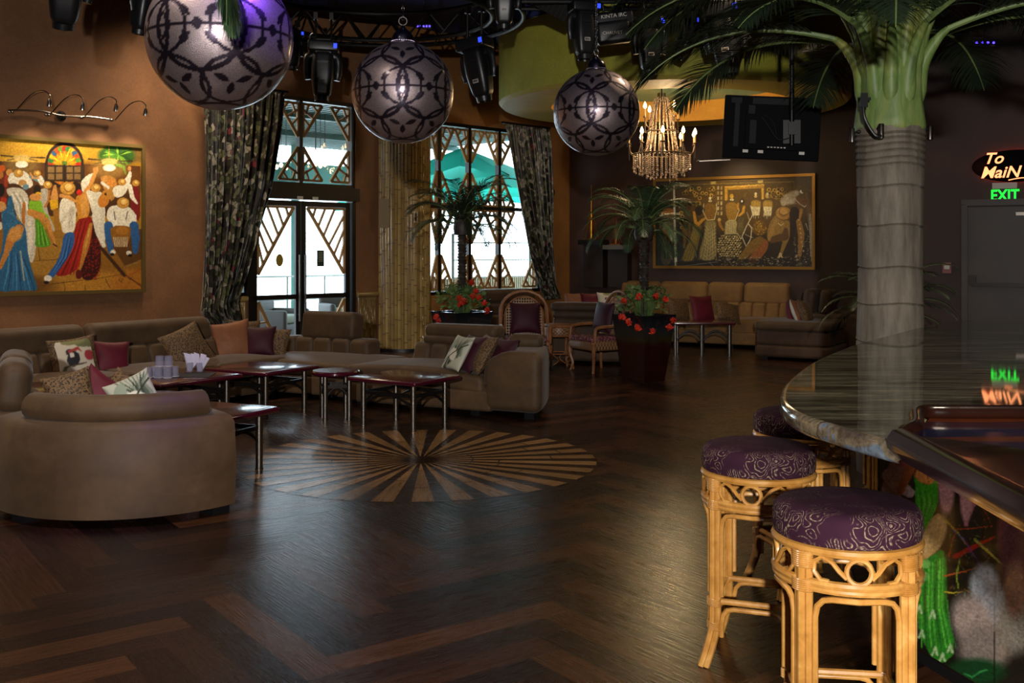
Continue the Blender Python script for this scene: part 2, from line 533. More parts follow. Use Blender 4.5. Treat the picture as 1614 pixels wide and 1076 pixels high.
# clear glass pane
def glassmat(name, tint=(0.93, 0.97, 0.97, 1), refl=0.06):
    m = bpy.data.materials.new(name); m.use_nodes = True
    t = m.node_tree; t.nodes.clear()
    o = t.nodes.new('ShaderNodeOutputMaterial'); mix = t.nodes.new('ShaderNodeMixShader')
    tr = t.nodes.new('ShaderNodeBsdfTransparent'); gl = t.nodes.new('ShaderNodeBsdfGlossy')
    fr = t.nodes.new('ShaderNodeFresnel'); fr.inputs['IOR'].default_value = 1.45
    gl.inputs['Roughness'].default_value = 0.02; tr.inputs['Color'].default_value = tint
    t.links.new(fr.outputs[0], mix.inputs[0]); t.links.new(tr.outputs[0], mix.inputs[1]); t.links.new(gl.outputs[0], mix.inputs[2])
    t.links.new(mix.outputs[0], o.inputs[0])
    return m
M['glass'] = glassmat('window_glass')
M['tumbler'] = simple('tumbler_glass', '#a8a8c4', 0.05, spec=1.0, alpha=0.30)

def emit(name, c, s):
    return simple(name, c, 0.5, emis=c, estr=s)
# ---------------------------------------------------------------- room frame of reference
S2 = math.sqrt(0.5)
W0 = Vector((-2.46, 16.35, 0)); WU = Vector((S2, S2, 0)); WN = Vector((S2, -S2, 0)); WA = PI / 4
K0 = Vector((1.10, 19.91, 0)); DU = Vector((0.875, -0.484, 0)).normalized(); DN = Vector((-DU.y * -1, -DU.x, 0)); DN = Vector((DU.y, -DU.x, 0)); DA = math.atan2(DU.y, DU.x)
CEIL = 5.3

def tW(px):
    k = (px - 807) / F
    return (k * W0.y - W0.x) / (WU.x - k * WU.y)
def W(t, z=0.0, off=0.0): return W0 + WU * t + WN * off + Vector((0, 0, z))
def zW(px, py, off=0.0):
    Y = W(tW(px), 0, off).y
    return CAMZ + (HY - py) / F * Y
def tD(px):
    k = (px - 807) / F
    return (k * K0.y - K0.x) / (DU.x - k * DU.y)
def D(s, z=0.0, off=0.0): return K0 + DU * s + DN * off + Vector((0, 0, z))
def zD(px, py): return CAMZ + (HY - py) / F * D(tD(px)).y

def wall_mesh(P, t0, t1, holes, th=0.25, z1=CEIL):
    """wall slab along P(t) from t0 to t1, thickness th outward, with rectangular holes (ta, tb, za, zb)"""
    g = G()
    ts = sorted(set([t0, t1] + [h[i] for h in holes for i in (0, 1)]))
    zs = sorted(set([0.0, z1] + [h[i] for h in holes for i in (2, 3)]))
    for a, b in zip(ts, ts[1:]):
        for c, d in zip(zs, zs[1:]):
            mt, mz = (a + b) / 2, (c + d) / 2
            if any(h[0] < mt < h[1] and h[2] < mz < h[3] for h in holes): continue
            q = [P(a, c, 0), P(b, c, 0), P(b, d, 0), P(a, d, 0), P(a, c, -th), P(b, c, -th), P(b, d, -th), P(a, d, -th)]
            g.add(q, [(0, 1, 2, 3), (5, 4, 7, 6), (4, 5, 1, 0), (3, 2, 6, 7), (4, 0, 3, 7), (1, 5, 6, 2)])
    return g

# ---- openings of the window wall
TD0, TD1 = tW(392), tW(561)           # doors and transom
TS0 = tW(352)                         # side light left of the door
ZT1, ZH = 3.92, 2.42
TW0, TW1 = tW(664), tW(853)
ZS, ZT2 = 0.86, 3.80
holesW = [(TD0, TD1, 0.0, ZT1), (TS0, TD0, 0.95, ZT1), (TW0, TW1, ZS, ZT2)]
struct(obj('wall_left', wall_mesh(W, -15.5, tW(598), holesW[:2]), M['orange_wall'], smooth=False))
struct(obj('wall_window_side', wall_mesh(W, tW(598), 5.04, [holesW[2]]), M['ochre_wall'], smooth=False))
struct(obj('wall_back', wall_mesh(D, 0.0, 13.0, []), M['dark_wall'], smooth=False))
pa = W(-15.5); pb = Vector((-9.5, -4.5, 0)); pc = Vector((9.5, -4.5, 0)); pd = D(13.0)
def seg_wall(name, a, b, mat):
    g = G(); d = (b - a).normalized(); n_ = Vector((d.y, -d.x, 0)) * 0.25
    up = Vector((0, 0, CEIL))
    q = [a, b, b + up, a + up, a + n_, b + n_, b + up + n_, a + up + n_]
    g.add(q, [(3, 2, 1, 0), (4, 5, 6, 7), (0, 1, 5, 4), (7, 6, 2, 3), (0, 4, 7, 3), (2, 6, 5, 1)])
    struct(obj(name, g, mat, smooth=False))
seg_wall('wall_left_near', pa, pb, M['orange_wall'])
seg_wall('wall_near', pb, pc, M['dark_wall'])
seg_wall('wall_right', pc, pd, M['dark_wall'])

# ---- ceiling
g = G(); g.prism([(p.x, p.y) for p in (pa, pb, pc, pd, K0)], CEIL, CEIL + 0.25)
struct(obj('ceiling', g, M['blue_ceiling'], smooth=False))

# ---- ceiling drum over the far lounge
DC = (2.42, 15.85); DR = 2.62; DZ = 3.80
g = G()
g.lathe([(DR, DZ + 0.05), (DR, 4.82)], 96, (DC[0], DC[1], 0), m=0)
g.lathe([(DR, DZ + 0.05), (DR - 0.05, DZ), (1.82, DZ)], 96, (DC[0], DC[1], 0), m=1)
g.lathe([(1.82, DZ), (1.82, DZ + 0.34)], 96, (DC[0], DC[1], 0), m=2)
g.lathe([(1.82, DZ + 0.34), (1.3, DZ + 0.52), (0.7, DZ + 0.6), (0.0, DZ + 0.62)], 96, (DC[0], DC[1], 0), m=3)
g.lathe([(DR, 4.82), (DR + 0.04, 4.82), (DR + 0.04, CEIL)], 96, (DC[0], DC[1], 0), m=4)
struct(obj('ceiling_drum', g, [M['drum_green'], M['drum_ring'], M['amber'], M['sky_paint'], M['blue_ceiling']]))
lamp('cove_light', 'POINT', (DC[0] + 0.2, DC[1] + 0.6, DZ + 0.22), 30, (1.0, 0.78, 0.4), 0.25)

# ---- floor: herringbone planks
n = NT('dark_plank_floor')
a = n.node('ShaderNodeAttribute', attribute_name='Col')
v = n.coord('UV', (1.0, 16, 1))
gr = n.noise(v, 3.0, 6, 0.65, 0.7)
c = n.mix(0.75, a.outputs['Color'], n.ramp(gr, [(0.25, '#3c3c3c'), (0.75, '#c4c4c4')]), 'OVERLAY')
n.base(c)
sv = n.coord('Object')
n.set(rough=n.ramp(n.noise(n.coord('UV', (1.5, 30, 1)), 3.0, 4), [(0.2, 0.22), (0.8, 0.34)]), spec=0.5)
n.bump(gr, 0.12, 0.002)
M['floor'] = n.mat

def herringbone():
    vs = []; fs = []; cols = []; uvs = []
    L, Wd = 1.1, 0.16
    ang = math.radians(36); R = rotz(ang)
    rnd = random.Random(3)
    pal = [lin('#291711')[:3], lin('#351e14')[:3], lin('#422617')[:3], lin('#20110d')[:3], lin('#4b2d1a')[:3]]
    nl = int(round(L / Wd))
    def put(x0, y0, dx, dy):
        q = [(x0, y0), (x0 + dx, y0), (x0 + dx, y0 + dy), (x0, y0 + dy)]
        P = [R @ Vector((x, y, 0)) for x, y in q]
        cx = sum(p.x for p in P) / 4; cy = sum(p.y for p in P) / 4 + 8
        if not (-15 < cx < 12 and -5.5 < cy < 21): return
        k = len(vs)
        vs.extend([(p.x, p.y + 8, 0) for p in P]); fs.append((k, k + 1, k + 2, k + 3))
        c = pal[rnd.randrange(5)]; j = rnd.uniform(0.8, 1.2)
        cols.append([x * j for x in c])
        u0, v0 = rnd.uniform(0, 50), rnd.uniform(0, 50)
        if dx > dy: uvs.extend([(u0, v0), (u0 + dx, v0), (u0 + dx, v0 + dy), (u0, v0 + dy)])
        else: uvs.extend([(u0, v0), (u0, v0 + dx), (u0 + dy, v0 + dx), (u0 + dy, v0)])
    # herringbone: rows of step Wd along the diagonal
    W_, L_ = Wd, nl * Wd
    for i in range(-140, 141):
        for j in range(-28, 29):
            ox = i * W_ + j * L_ * 1.0; oy = i * W_ - j * L_ * 1.0
            if abs(ox) > 26 or abs(oy) > 26: continue
            put(ox, oy, L_, W_)
            put(ox, oy + W_, W_, L_)
    return vs, fs, cols, uvs
vs, fs, cols, uvs = herringbone()
me = bpy.data.meshes.new('floor'); me.from_pydata(vs, [], fs)
uvl = me.uv_layers.new(name='UVMap'); uvl.data.foreach_set('uv', np.array(uvs, dtype=np.float32).ravel())
setcol(me, np.repeat(np.array(cols), 4, axis=0), 'CORNER')
me.materials.append(M['floor'])
fo = bpy.data.objects.new('floor', me); COL.objects.link(fo); struct(fo)
g = G(); g.prism([(p.x, p.y) for p in (pa, pb, pc, pd, K0)], -0.3, -0.002)
struct(obj('floor_slab', g, simple('floor_base', '#1d110d', 0.6), smooth=False))

# ---- sunburst inlay
SC = fl(663, 723); r0 = 1.42
SCy = (fl(663, 677).y + fl(663, 792).y) / 2; r0 = (fl(663, 677).y - fl(663, 792).y) / 2
scx = (663 - 807) / F * SCy
vs = []; fs = []; cols = []; uvs = []
rnd = random.Random(5)
def inlay(pts, z, c, a):
    k = len(vs)
    for p in pts: vs.append((scx + p[0], SCy + p[1], z))
    fs.append(tuple(range(k, k + len(pts))))
    ca, sa = math.cos(a), math.sin(a); u0 = rnd.uniform(0, 40)
    for p in pts:
        cols.append(c); uvs.append((u0 + p[0] * ca + p[1] * sa, -p[0] * sa + p[1] * ca))
dark = lin('#2a1a14')[:3]
inlay([(r0 * 1.0 * math.cos(2 * PI * i / 96), r0 * math.sin(2 * PI * i / 96)) for i in range(96)], 0.0012, dark, 0)
NR = 32
for i in range(NR):
    a = 2 * PI * (i + 0.5) / NR; hw = PI / NR * 0.56
    cuts = sorted([0.10, 0.3] + [rnd.uniform(0.45, 0.85)] + [1.0])
    for ra, rb in zip(cuts, cuts[1:]):
        j = rnd.uniform(0.8, 1.15); c = [x * j for x in lin('#9c7549')[:3]]
        rb2 = rb - 0.008
        ha = hw * min(1, ra / 0.34 * 0.9 + 0.02); hb = hw * min(1, rb / 0.34 * 0.9 + 0.02)
        inlay([(ra * r0 * math.cos(a - ha), ra * r0 * math.sin(a - ha)), (rb2 * r0 * math.cos(a - hb), rb2 * r0 * math.sin(a - hb)),
               (rb2 * r0 * math.cos(a + hb), rb2 * r0 * math.sin(a + hb)), (ra * r0 * math.cos(a + ha), ra * r0 * math.sin(a + ha))], 0.0024, c, a)
me = bpy.data.meshes.new('floor_inlay'); me.from_pydata(vs, [], fs)
uvl = me.uv_layers.new(name='UVMap'); uvl.data.foreach_set('uv', np.array(uvs, dtype=np.float32).ravel())
setcol(me, cols, 'CORNER'); me.materials.append(M['floor'])
o = bpy.data.objects.new('floor_inlay', me); COL.objects.link(o); struct(o, 'round sunburst inlay of pale wooden rays in the dark floor')

# ---------------------------------------------------------------- windows and doors
def lbar(g, P, a, b, w=0.035, d=0.035, off=-0.06):
    g.bar(P(a[0], a[1], off), P(b[0], b[1], off), w, d, up=WN)
def corner_tri(g, x, z, w, h):
    """right triangle of lattice with its right angle at (x, z); w, h signed"""
    P = W
    A = (x, z); B = (x + w, z); C = (x, z + h)
    lbar(g, P, A, B); lbar(g, P, A, C); lbar(g, P, B, C, 0.045)
    def H(s): return (x + w * (1 - s), z + h * s)
    lbar(g, P, (x, z + h * 0.18), H(0.42), 0.028)
    lbar(g, P, (x + w * 0.30, z), (x + w * 0.30 * 0.45, z + h * 0.30), 0.028)
    lbar(g, P, (x, z + h * 0.42), H(0.66), 0.028)
    lbar(g, P, (x + w * 0.52, z), H(0.22), 0.028)

def window_fill(name_i, t0, t1, z0, z1, mull, rails, tw, th, off=-0.08, label=None, tri=True, ends=True):
    root = bpy.data.objects.new('window_%d' % name_i, None); COL.objects.link(root); struct(root, label)
    fr = G()
    fw = 0.05
    for t in [t0 + fw / 2] + mull + [t1 - fw / 2]:
        fr.bar(W(t, z0, off), W(t, z1, off), 0.06, 0.09, up=WN)
    for z in [z0 + fw / 2] + rails + [z1 - fw / 2]:
        fr.bar(W(t0, z, off), W(t1, z, off), 0.06, 0.09, up=WN)
    obj('window_frame', fr, M['door_frame'], root, smooth=False)
    gl = G(); q = [W(t0, z0, off), W(t1, z0, off), W(t1, z1, off), W(t0, z1, off)]
    gl.add(q, [(0, 1, 2, 3)]); obj('glass', gl, M['glass'], root, smooth=False)
    if tri:
        la = G()
        ts = [t0 + fw] + mull + [t1 - fw]; zs = [z0 + fw] + rails + [z1 - fw]
        for za, zb in zip(zs, zs[1:]):
            hh = (zb - za)
            for ta, tb in zip(ts, ts[1:]):
                pw = min(tw, (tb - ta) * 0.42)
                corner_tri(la, ta + 0.045, za + 0.045, pw, hh * th); corner_tri(la, tb - 0.045, za + 0.045, -pw, hh * th)
                corner_tri(la, ta + 0.045, zb - 0.045, pw, -hh * th); corner_tri(la, tb - 0.045, zb - 0.045, -pw, -hh * th)
        obj('lattice', la, M['lattice'], root, smooth=False)
    return root
TM = tW(477)
window_fill(1, TD0, TD1, ZH + 0.16, ZT1, [TM], [], 0.34, 0.40, label='transom window over the double door with tan triangle lattice')
window_fill(2, TS0, TD0, 0.95, ZT1, [], [ZH], 0.3, 0.42, label='narrow side window beside the door, half behind the curtain')
window_fill(3, TW0, TW1, ZS, ZT2, [tW(695), tW(743), tW(790)], [2.36], 0.34, 0.40, label='tall window behind the potted palm with tan triangle lattice')

# door header and double door
dr = bpy.data.objects.new('door_1', None); COL.objects.link(dr); struct(dr, 'dark framed glass double door with fan lattice in its upper corners')
g = G(); g.bar(W(TD0, ZH + 0.06, -0.05), W(TD1 + 0.04, ZH + 0.06, -0.05), 0.2, 0.20, up=WN)
g.bar(W(TD0 + 0.02, 0, -0.06), W(TD0 + 0.02, ZH, -0.06), 0.09, 0.12, up=WN); g.bar(W(TD1 - 0.02, 0, -0.06), W(TD1 - 0.02, ZH, -0.06), 0.09, 0.12, up=WN)
obj('door_frame', g, M['door_frame'], dr, smooth=False)
for side, (a, b) in enumerate(((TD0 + 0.08, TM - 0.005), (TM + 0.005, TD1 - 0.08))):
    lf = G(); zt = ZH - 0.06; st = 0.085; o_ = -0.07
    lf.bar(W(a + st / 2, 0.02, o_), W(a + st / 2, zt, o_), st, 0.05, up=WN); lf.bar(W(b - st / 2, 0.02, o_), W(b - st / 2, zt, o_), st, 0.05, up=WN)
    for z, hh in ((zt - 0.04, 0.08), (0.10, 0.2), (0.92, 0.07)):
        lf.bar(W(a, z, o_), W(b, z, o_), 0.05, hh, up=WN) if False else lf.bar(W(a, z, o_), W(b, z, o_), hh, 0.05, up=WN)
    leaf = obj('door_leaf', lf, M['door_frame'], dr, smooth=False)
    gl = G(); gl.add([W(a, 0.1, o_), W(b, 0.1, o_), W(b, zt, o_), W(a, zt, o_)], [(0, 1, 2, 3)])
    obj('glass', gl, M['glass'], leaf, smooth=False)
    la = G(); ia, ib = a + st + 0.02, b - st - 0.02
    x0, x1 = (ia, ib) if side == 0 else (ib, ia)   # right angle at the outer top corner
    zt2 = zt - 0.10; ww = (x1 - x0) * 0.98; h = -1.0
    lbar(la, W, (x0, zt2), (x0 + ww, zt2)); lbar(la, W, (x0, zt2), (x0, zt2 + h)); lbar(la, W, (x0, zt2 + h), (x0 + ww, zt2), 0.045)
    for k_ in range(6):
        s = (k_ + 1) / 7.0
        hx, hz = x0 + ww * (1 - s), zt2 + h * s
        ex, ez = (x0 + ww * (0.78 - 0.26 * k_), zt2) if k_ < 3 else (x0, zt2 + h * (0.1 + 0.22 * (k_ - 3)))
        lbar(la, W, (hx, hz), (ex, ez), 0.028)
    zb = 0.86
    lbar(la, W, (x0, zb), (x0, 0.22)); lbar(la, W, (x0, zb), (x0 + ww * 0.55, 0.22), 0.045); lbar(la, W, (x0, 0.22), (x0 + ww * 0.55, 0.22))
    lbar(la, W, (x0, 0.55), (x0 + ww * 0.25, 0.56), 0.028); lbar(la, W, (x0, 0.4), (x0 + ww * 0.36, 0.42), 0.028)
    obj('lattice', la, M['lattice'], leaf, smooth=False)
    hd = G(); hx = (b - 0.045) if side == 0 else (a + 0.045)
    hx += 0.0
    hd.tube([W(hx, 0.55, 0.0), W(hx, 1.55, 0.0)], 0.016, 8)
    for z in (0.65, 1.45): hd.tube([W(hx, z, -0.06), W(hx, z, 0.0)], 0.01, 6)
    obj('handle', hd, M['steel'], leaf)
    for pxx in ((470,) if side == 0 else (494,)):
        cg = G(); cg.box(W(tW(pxx), ZH - 0.02, 0.03), (0.10, 0.05, 0.05), rotz(WA)); obj('door_closer', cg, M['white'], leaf, smooth=False)
# notices on the glass
g = G(); c0 = W(tW(443), zW(443, 410), -0.04)
Rw = rotz(WA)
g.lathe([(0, 0), (0.085, 0)], 24, c0, Rw @ rotx(PI / 2) @ Matrix.Diagonal((0.75, 1.1, 1)))
st_ = obj('round_sticker', g, simple('mustard_paper', '#a88f2e', 0.5))
tag(st_, 'small round mustard-yellow sticker on the left door glass', 'sticker')
g = G(); g.box(W(tW(508), zW(508, 407), -0.045), (0.13, 0.004, 0.25), Rw, m=0)
for k_ in range(6): g.box(W(tW(508), zW(508, 400) - k_ * 0.026 + 0.02, -0.041), (0.08, 0.003, 0.006), Rw, m=1)
tag(obj('door_notice', g, [simple('dark_green_sign', '#26352a', 0.5), M['white']], smooth=False), 'dark green lettered notice on the right door glass', 'sign')

# bamboo wainscot under the sills
def bamboo_stick(g, p, z0, z1, r):
    z = z0; rnd_ = random.Random(int(p.x * 1000) + int(p.y * 77))
    pts = []; rs = []
    z = z0
    nz = z0 + rnd_.uniform(0.05, 0.3)
    while z < z1:
        e = min(nz, z1)
        pts += [(p.x, p.y, z), (p.x, p.y, e - 0.006)]; rs += [r, r]
        if e < z1: pts += [(p.x, p.y, e)]; rs += [r * 1.22]
        z = e + 0.006; nz = e + rnd_.uniform(0.22, 0.34)
    g.tube(pts, rs, 8, m=0)
    for q, rr_ in zip(pts, rs):
        if rr_ > r * 1.1: g.tube([(q[0], q[1], q[2] - 0.006), (q[0], q[1], q[2] + 0.006)], r * 1.25, 8, m=1)
for (ta, tb, i) in ((TD1 + 0.04, tW(592), 1), (TS0 - 0.1, TD0 - 0.06, 2)):
    g = G(); t = ta
    while t < tb:
        bamboo_stick(g, W(t, 0, 0.02), 0.0, 0.88, 0.017); t += 0.035
    g.tube([W(ta - 0.03, 0.92, 0.03), W(tb + 0.02, 0.92, 0.03)], 0.04, 10)
    struct(obj('trim_%d' % i, g, [M['bamboo'], M['bamboo_node']]), 'split bamboo wainscot with a thick cap rail')

# exit door in the dark wall
s0 = tD(1521); zt = zD(1521, 327)
dr = bpy.data.objects.new('door_2', None); COL.objects.link(dr); struct(dr, 'dark double exit door in the far dark wall')
g = G(); g.box(D(s0 + 0.95, zt / 2, 0.03), (1.84, 0.05, zt), rotz(DA))
leaf = obj('door_leaf', g, M['dark_door'], dr, smooth=False)
g = G(); g.box(D(s0 + 0.0, zt / 2, 0.05), (0.09, 0.1, zt + 0.1), rotz(DA)); g.box(D(s0 + 0.95, zt + 0.07, 0.05), (2.0, 0.1, 0.1), rotz(DA)); g.box(D(s0 + 1.9, zt / 2, 0.05), (0.09, 0.1, zt + 0.1), rotz(DA))
obj('door_frame', g, M['dark_door'], dr, smooth=False)
g = G(); g.box(D(s0 + 0.12, zD(1533, 441), 0.09), (0.10, 0.08, 0.16), rotz(DA)); g.bar(D(s0 + 0.12, zD(1533, 448), 0.12), D(s0 + 1.7, zD(1533, 448), 0.12), 0.06)
obj('panic_bar', g, M['dark_steel'], dr, smooth=False)
g = G(); g.box(D(tD(1613), zD(1613, 337), 0.08), (0.2, 0.05, 0.05), rotz(DA)); obj('door_closer', g, M['steel'], dr, smooth=False)

# ---------------------------------------------------------------- outdoors: patio behind the glass
def out(t, z, o): return W(t, z, -o)
g = G(); g.add([out(-7, -0.02, 0.25), out(9, -0.02, 0.25), out(9, -0.02, 22), out(-7, -0.02, 22)], [(0, 1, 2, 3)])
struct(obj('patio_ground', g, simple('pale_patio_paving', '#7c7970', 0.7), smooth=False))
n = NT('teal_canvas'); n.base('#1f8a7c').set(rough=0.7)
tl = n.node('ShaderNodeBsdfTranslucent'); tl.inputs['Color'].default_value = lin('#2fb39d')
ms = n.node('ShaderNodeMixShader'); ms.inputs[0].default_value = 0.5
n.link(n.b.outputs[0], ms.inputs[1]); n.link(tl.outputs[0], ms.inputs[2]); n.link(ms.outputs[0], n.n['Material Output'].inputs[0])
M['teal'] = n.mat
# corrugated teal roof deck over the part outside the door
g = G()
for i in range(78):
    t = -5.5 + i * 0.15
    g.bar(out(t, 4.02, 0.4), out(t, 4.02, 7.0), 0.09, 0.05, m=0)
for o_ in (2.0, 4.5): g.bar(out(-5.6, 3.95, o_), out(6.2, 3.95, o_), 0.12, 0.1)
g.add([out(-5.6, 4.05, 0.4), out(6.2, 4.05, 0.4), out(6.2, 4.05, 7.0), out(-5.6, 4.05, 7.0)], [(0, 1, 2, 3)], 0)
struct(obj('patio_roof', g, simple('grey_green_deck', '#3f6a64', 0.6), smooth=False))
g = G()
g.add([out(-5.6, 3.62, 7.0), out(6.2, 3.62, 7.0), out(6.2, 3.0, 7.0), out(-5.6, 3.0, 7.0)], [(0, 1, 2, 3)])
for t in (-4.6, -2.1, 0.4, 3.35, 5.0): g.bar(out(t, 0, 6.8), out(t, 4.0, 6.8), 0.16)
struct(obj('patio_fascia', g, simple('teal_paint', '#5d9a90', 0.6), smooth=False))
# teal canvas parasols outside the right-hand window
def canvas(t, o, z, half, rise):
    g = G(); c = out(t, z + rise, o)
    ring = [out(t + half * math.cos(a), z, o + half * math.sin(a)) for a in [PI / 4 + i * PI / 2 for i in range(4)]]
    mids = []
    for i in range(4):
        a, b = ring[i], ring[(i + 1) % 4]
        mids.append((a + b) / 2 + Vector((0, 0, 0.12)))
    vs = [c]
    for i in range(4): vs += [ring[i], mids[i]]
    vs += [p - Vector((0, 0, 0.22)) for p in vs[1:]]
    fs = [(0, 1 + i, 1 + (i + 1) % 8) for i in range(8)] + [(1 + i, 9 + i, 9 + (i + 1) % 8, 1 + (i + 1) % 8) for i in range(8)]
    return g.add(vs, fs)
for i, (t, o_, z) in enumerate(((5.0, 3.0, 3.0), (8.2, 3.6, 2.95), (8.0, 8.4, 2.9))):
    r_ = thing('patio_parasol', ['large teal parasol just outside the right-hand window', 'teal parasol beyond the curtain end of the right-hand window', 'far teal parasol seen low through the right-hand window'][i], 'parasol', out(t, 0, o_))
    g = canvas(t, o_, z, 2.0, 0.8); g.v = [tuple(Vector(p) - r_.location) for p in g.v]
    obj('canopy', g, M['teal'], r_, smooth=False)
    g = G(); g.tube([(0, 0, -0.02), (0, 0, z + 0.7)], 0.035, 8); obj('pole', g, M['steel'], r_)
    g = G()
    for k_ in range(8):
        a = k_ * PI / 4; g.tube([(0, 0, z + 0.68), (1.4 * math.cos(a), 1.4 * math.sin(a), z + 0.14)], 0.012, 5)
    obj('ribs', g, M['dark_steel'], r_)
# railing and far bamboo fence, buildings wash
g = G()
for z in (0.55, 1.05): g.bar(out(-6, z, 6.3), out(5.4, z, 6.3), 0.04)
for i in range(12): g.bar(out(-6 + i * 0.98, 0, 6.3), out(-6 + i * 0.98, 1.05, 6.3), 0.035)
tag(obj('patio_railing', g, simple('pale_railing', '#a9b3ad', 0.4, metal=0.4), smooth=False), 'pale metal railing across the patio beyond the glass doors', 'railing')
g = G()
for i in range(95): g.tube([out(3.2 + i * 0.06, 0, 2.4), out(3.2 + i * 0.06, 1.05, 2.4)], 0.028, 6)
tag(obj('bamboo_screen', g, simple('pale_dry_bamboo', '#8f876a', 0.6)), 'low dry bamboo screen outside the right-hand window', 'fence')
g = G(); 
for i in range(3): g.bar(out(5.8, 1.0 + i * 0.4, 4.2), out(8.3, 1.0 + i * 0.4, 4.2), 0.03)
for i in range(26): g.bar(out(5.8 + i * 0.1, 1.0, 4.2), out(5.8 + i * 0.1, 1.8, 4.2), 0.012)
for i in range(2): g.bar(out(5.8 + 2.5 * i, 0, 4.2), out(5.8 + 2.5 * i, 2.0, 4.2), 0.06)
tag(obj('patio_screen', g, simple('grey_metal_grid', '#6f6a60', 0.5), smooth=False), 'grey grid screen beyond the low bamboo fence', 'screen')
# hanging bulbs outside
bulbm = emit('warm_bulb', '#ffd9a0', 6.0)
for i, (px_, py_) in enumerate(((436, 263), (443, 260), (451, 264), (497, 240), (498, 258), (505, 261), (512, 259))):
    p = at(px_, py_, 18.2)
    b = thing('patio_bulb', 'small warm patio bulb, %s seen through the transom window' % ['leftmost', 'second from left', 'third from left', 'higher one of the right-hand bulbs,', 'fourth from left in the low row', 'fifth from left in the low row', 'rightmost'][i], 'light bulb', p, group='patio bulbs')
    g = G(); g.ball((0, 0, 0), 0.035, 10, 6, (1, 1, 1.3)); obj('bulb', g, bulbm, b)
    g = G(); g.tube([(0, 0, 0.04), (0, 0, 4.06 - p.z)], 0.006, 5); obj('cord', g, M['black'], b)
# wicker lounge furniture with red cushions outside the door
def patio_seat(loc, rz, label):
    r_ = thing('patio_armchair', label, 'armchair', loc, rz)
    g = G(); g.rbox((0, 0, 0.2), (0.9, 0.8, 0.32), 0.06); g.rbox((0, 0.36, 0.45), (0.9, 0.14, 0.6), 0.06); g.rbox((-0.4, 0, 0.42), (0.12, 0.8, 0.35), 0.05); g.rbox((0.4, 0, 0.42), (0.12, 0.8, 0.35), 0.05)
    obj('frame', g, simple('grey_wicker', '#4c4a46', 0.6), r_)
    g = G(); g.rbox((0, -0.03, 0.43), (0.68, 0.66, 0.14), 0.05); obj('seat_cushion', g, simple('pale_green_cushion', '#a7b3a2', 0.8), r_)
    return r_
patio_seat(out(0.1, 0, 2.4), WA + 0.5, 'dark wicker patio armchair beyond the left door leaf')
patio_seat(out(2.3, 0, 3.4), WA - 0.3, 'dark wicker patio armchair beyond the right door leaf')
# ---------------------------------------------------------------- sofas
def frame2(p, q):
    """unit vector and length of the floor line p -> q"""
    d = Vector((q[0] - p[0], q[1] - p[1], 0)); L = d.length
    return d / L, L

def channels(g, x0, x1, y, z0, z1, depth, n, lean=0.12, flip=1):
    """a padded back of n upright rolls; front towards -y"""
    w = (x1 - x0) / n
    for i in range(n):
        c = ((x0 + (i + 0.5) * w), y, (z0 + z1) / 2)
        def fn(p, H):
            return (p.x, p.y + (p.z / (2 * H[2]) + 0.5) * lean * flip - 0.018 * (1 - (p.x / H[0]) ** 2), p.z)
        g.rbox(c, (w + 0.006, depth, z1 - z0), 0.045, k=2, sub=2, fn=fn)

def sofa_run(root, x0, x1, depth, mat, seatz=0.42, backz=0.62, nch=4, heads=(), cushions=None, base=True, headz=(0.6, 0.86), backx=None, facez=0.05, seat_front=0.0):
    """a straight sofa in the local frame of root: front edge at y = 0, back at y = depth"""
    if base:
        g = G(); g.rbox(((x0 + x1) / 2, depth / 2, (facez + 0.24) / 2 + 0.02), (x1 - x0, depth, 0.24 - facez + 0.02), 0.03, sub=3)
        obj('base', g, mat, root)
    n = cushions or max(1, round((x1 - x0) / 0.95)); w = (x1 - x0) / n
    for i in range(n):
        g = G(); g.rbox((x0 + (i + 0.5) * w, (depth - 0.2) / 2 + seat_front, (0.24 + seatz) / 2), (w - 0.006, depth - 0.2, seatz - 0.24 + 0.01), 0.05, sub=5, k=3, puff=0.03)
        obj('seat_cushion', g, mat, root)
    bx = backx or (x0, x1)
    g = G(); channels(g, bx[0], bx[1], depth - 0.16, seatz - 0.12, backz, 0.26, nch)
    obj('backrest', g, mat, root)
    for (a, b) in heads:
        g = G()
        def fn(p, H): return (p.x, p.y + (p.z / (2 * H[2]) + 0.5) * 0.07, p.z)
        g.rbox(((a + b) / 2, depth - 0.07, (headz[0] + headz[1]) / 2), (b - a - 0.015, 0.2, headz[1] - headz[0]), 0.08, sub=4, k=3, fn=fn)
        obj('headrest', g, mat, root)

def feet(root, pts, mat=None, h=0.06, s=0.1):
    for p in pts:
        g = G(); g.box((p[0], p[1], h / 2), (s, s, h)); obj('foot', g, mat or M['black'], root, smooth=False)

# --- wall sofa along the left wall, turning the corner towards the door
A = fl(323, 498, 0.86); B = fl(7, 518, 0.86)
u, L = frame2(B, A)
front = Vector((-2.37, 11.18, 0))                     # front edge of the short leg at photo pixel 460
v2, L2 = frame2(fl(460, 630), fl(850, 664))
v2n = Vector((-v2.y, v2.x, 0))
ang2 = math.atan2(v2.y, v2.x)
# long leg: local +x runs from near-left to the corner, local +y to the wall
angL = math.atan2(u.y, u.x)
backA = Vector((A.x, A.y, 0)); dep = 1.0
uL = u; nL = Vector((-u.y, u.x, 0))
org = backA - nL * dep                                 # front line point level with the end of the back
ws = thing('corner_sofa', 'long brown suede corner sofa along the orange wall under the dancers painting', 'sofa', org, angL)
LL = 4.6
sofa_run(ws, -LL, 0.35, dep, M['suede'], heads=((-4.6, -3.02), (-3.0, -1.56), (-1.54, 0.02)), nch=16, backz=0.62, cushions=5)
cg = G(); cg.rbox((0.72, 0.5, 0.33), (0.9, 1.0, 0.3), 0.06, sub=3); 
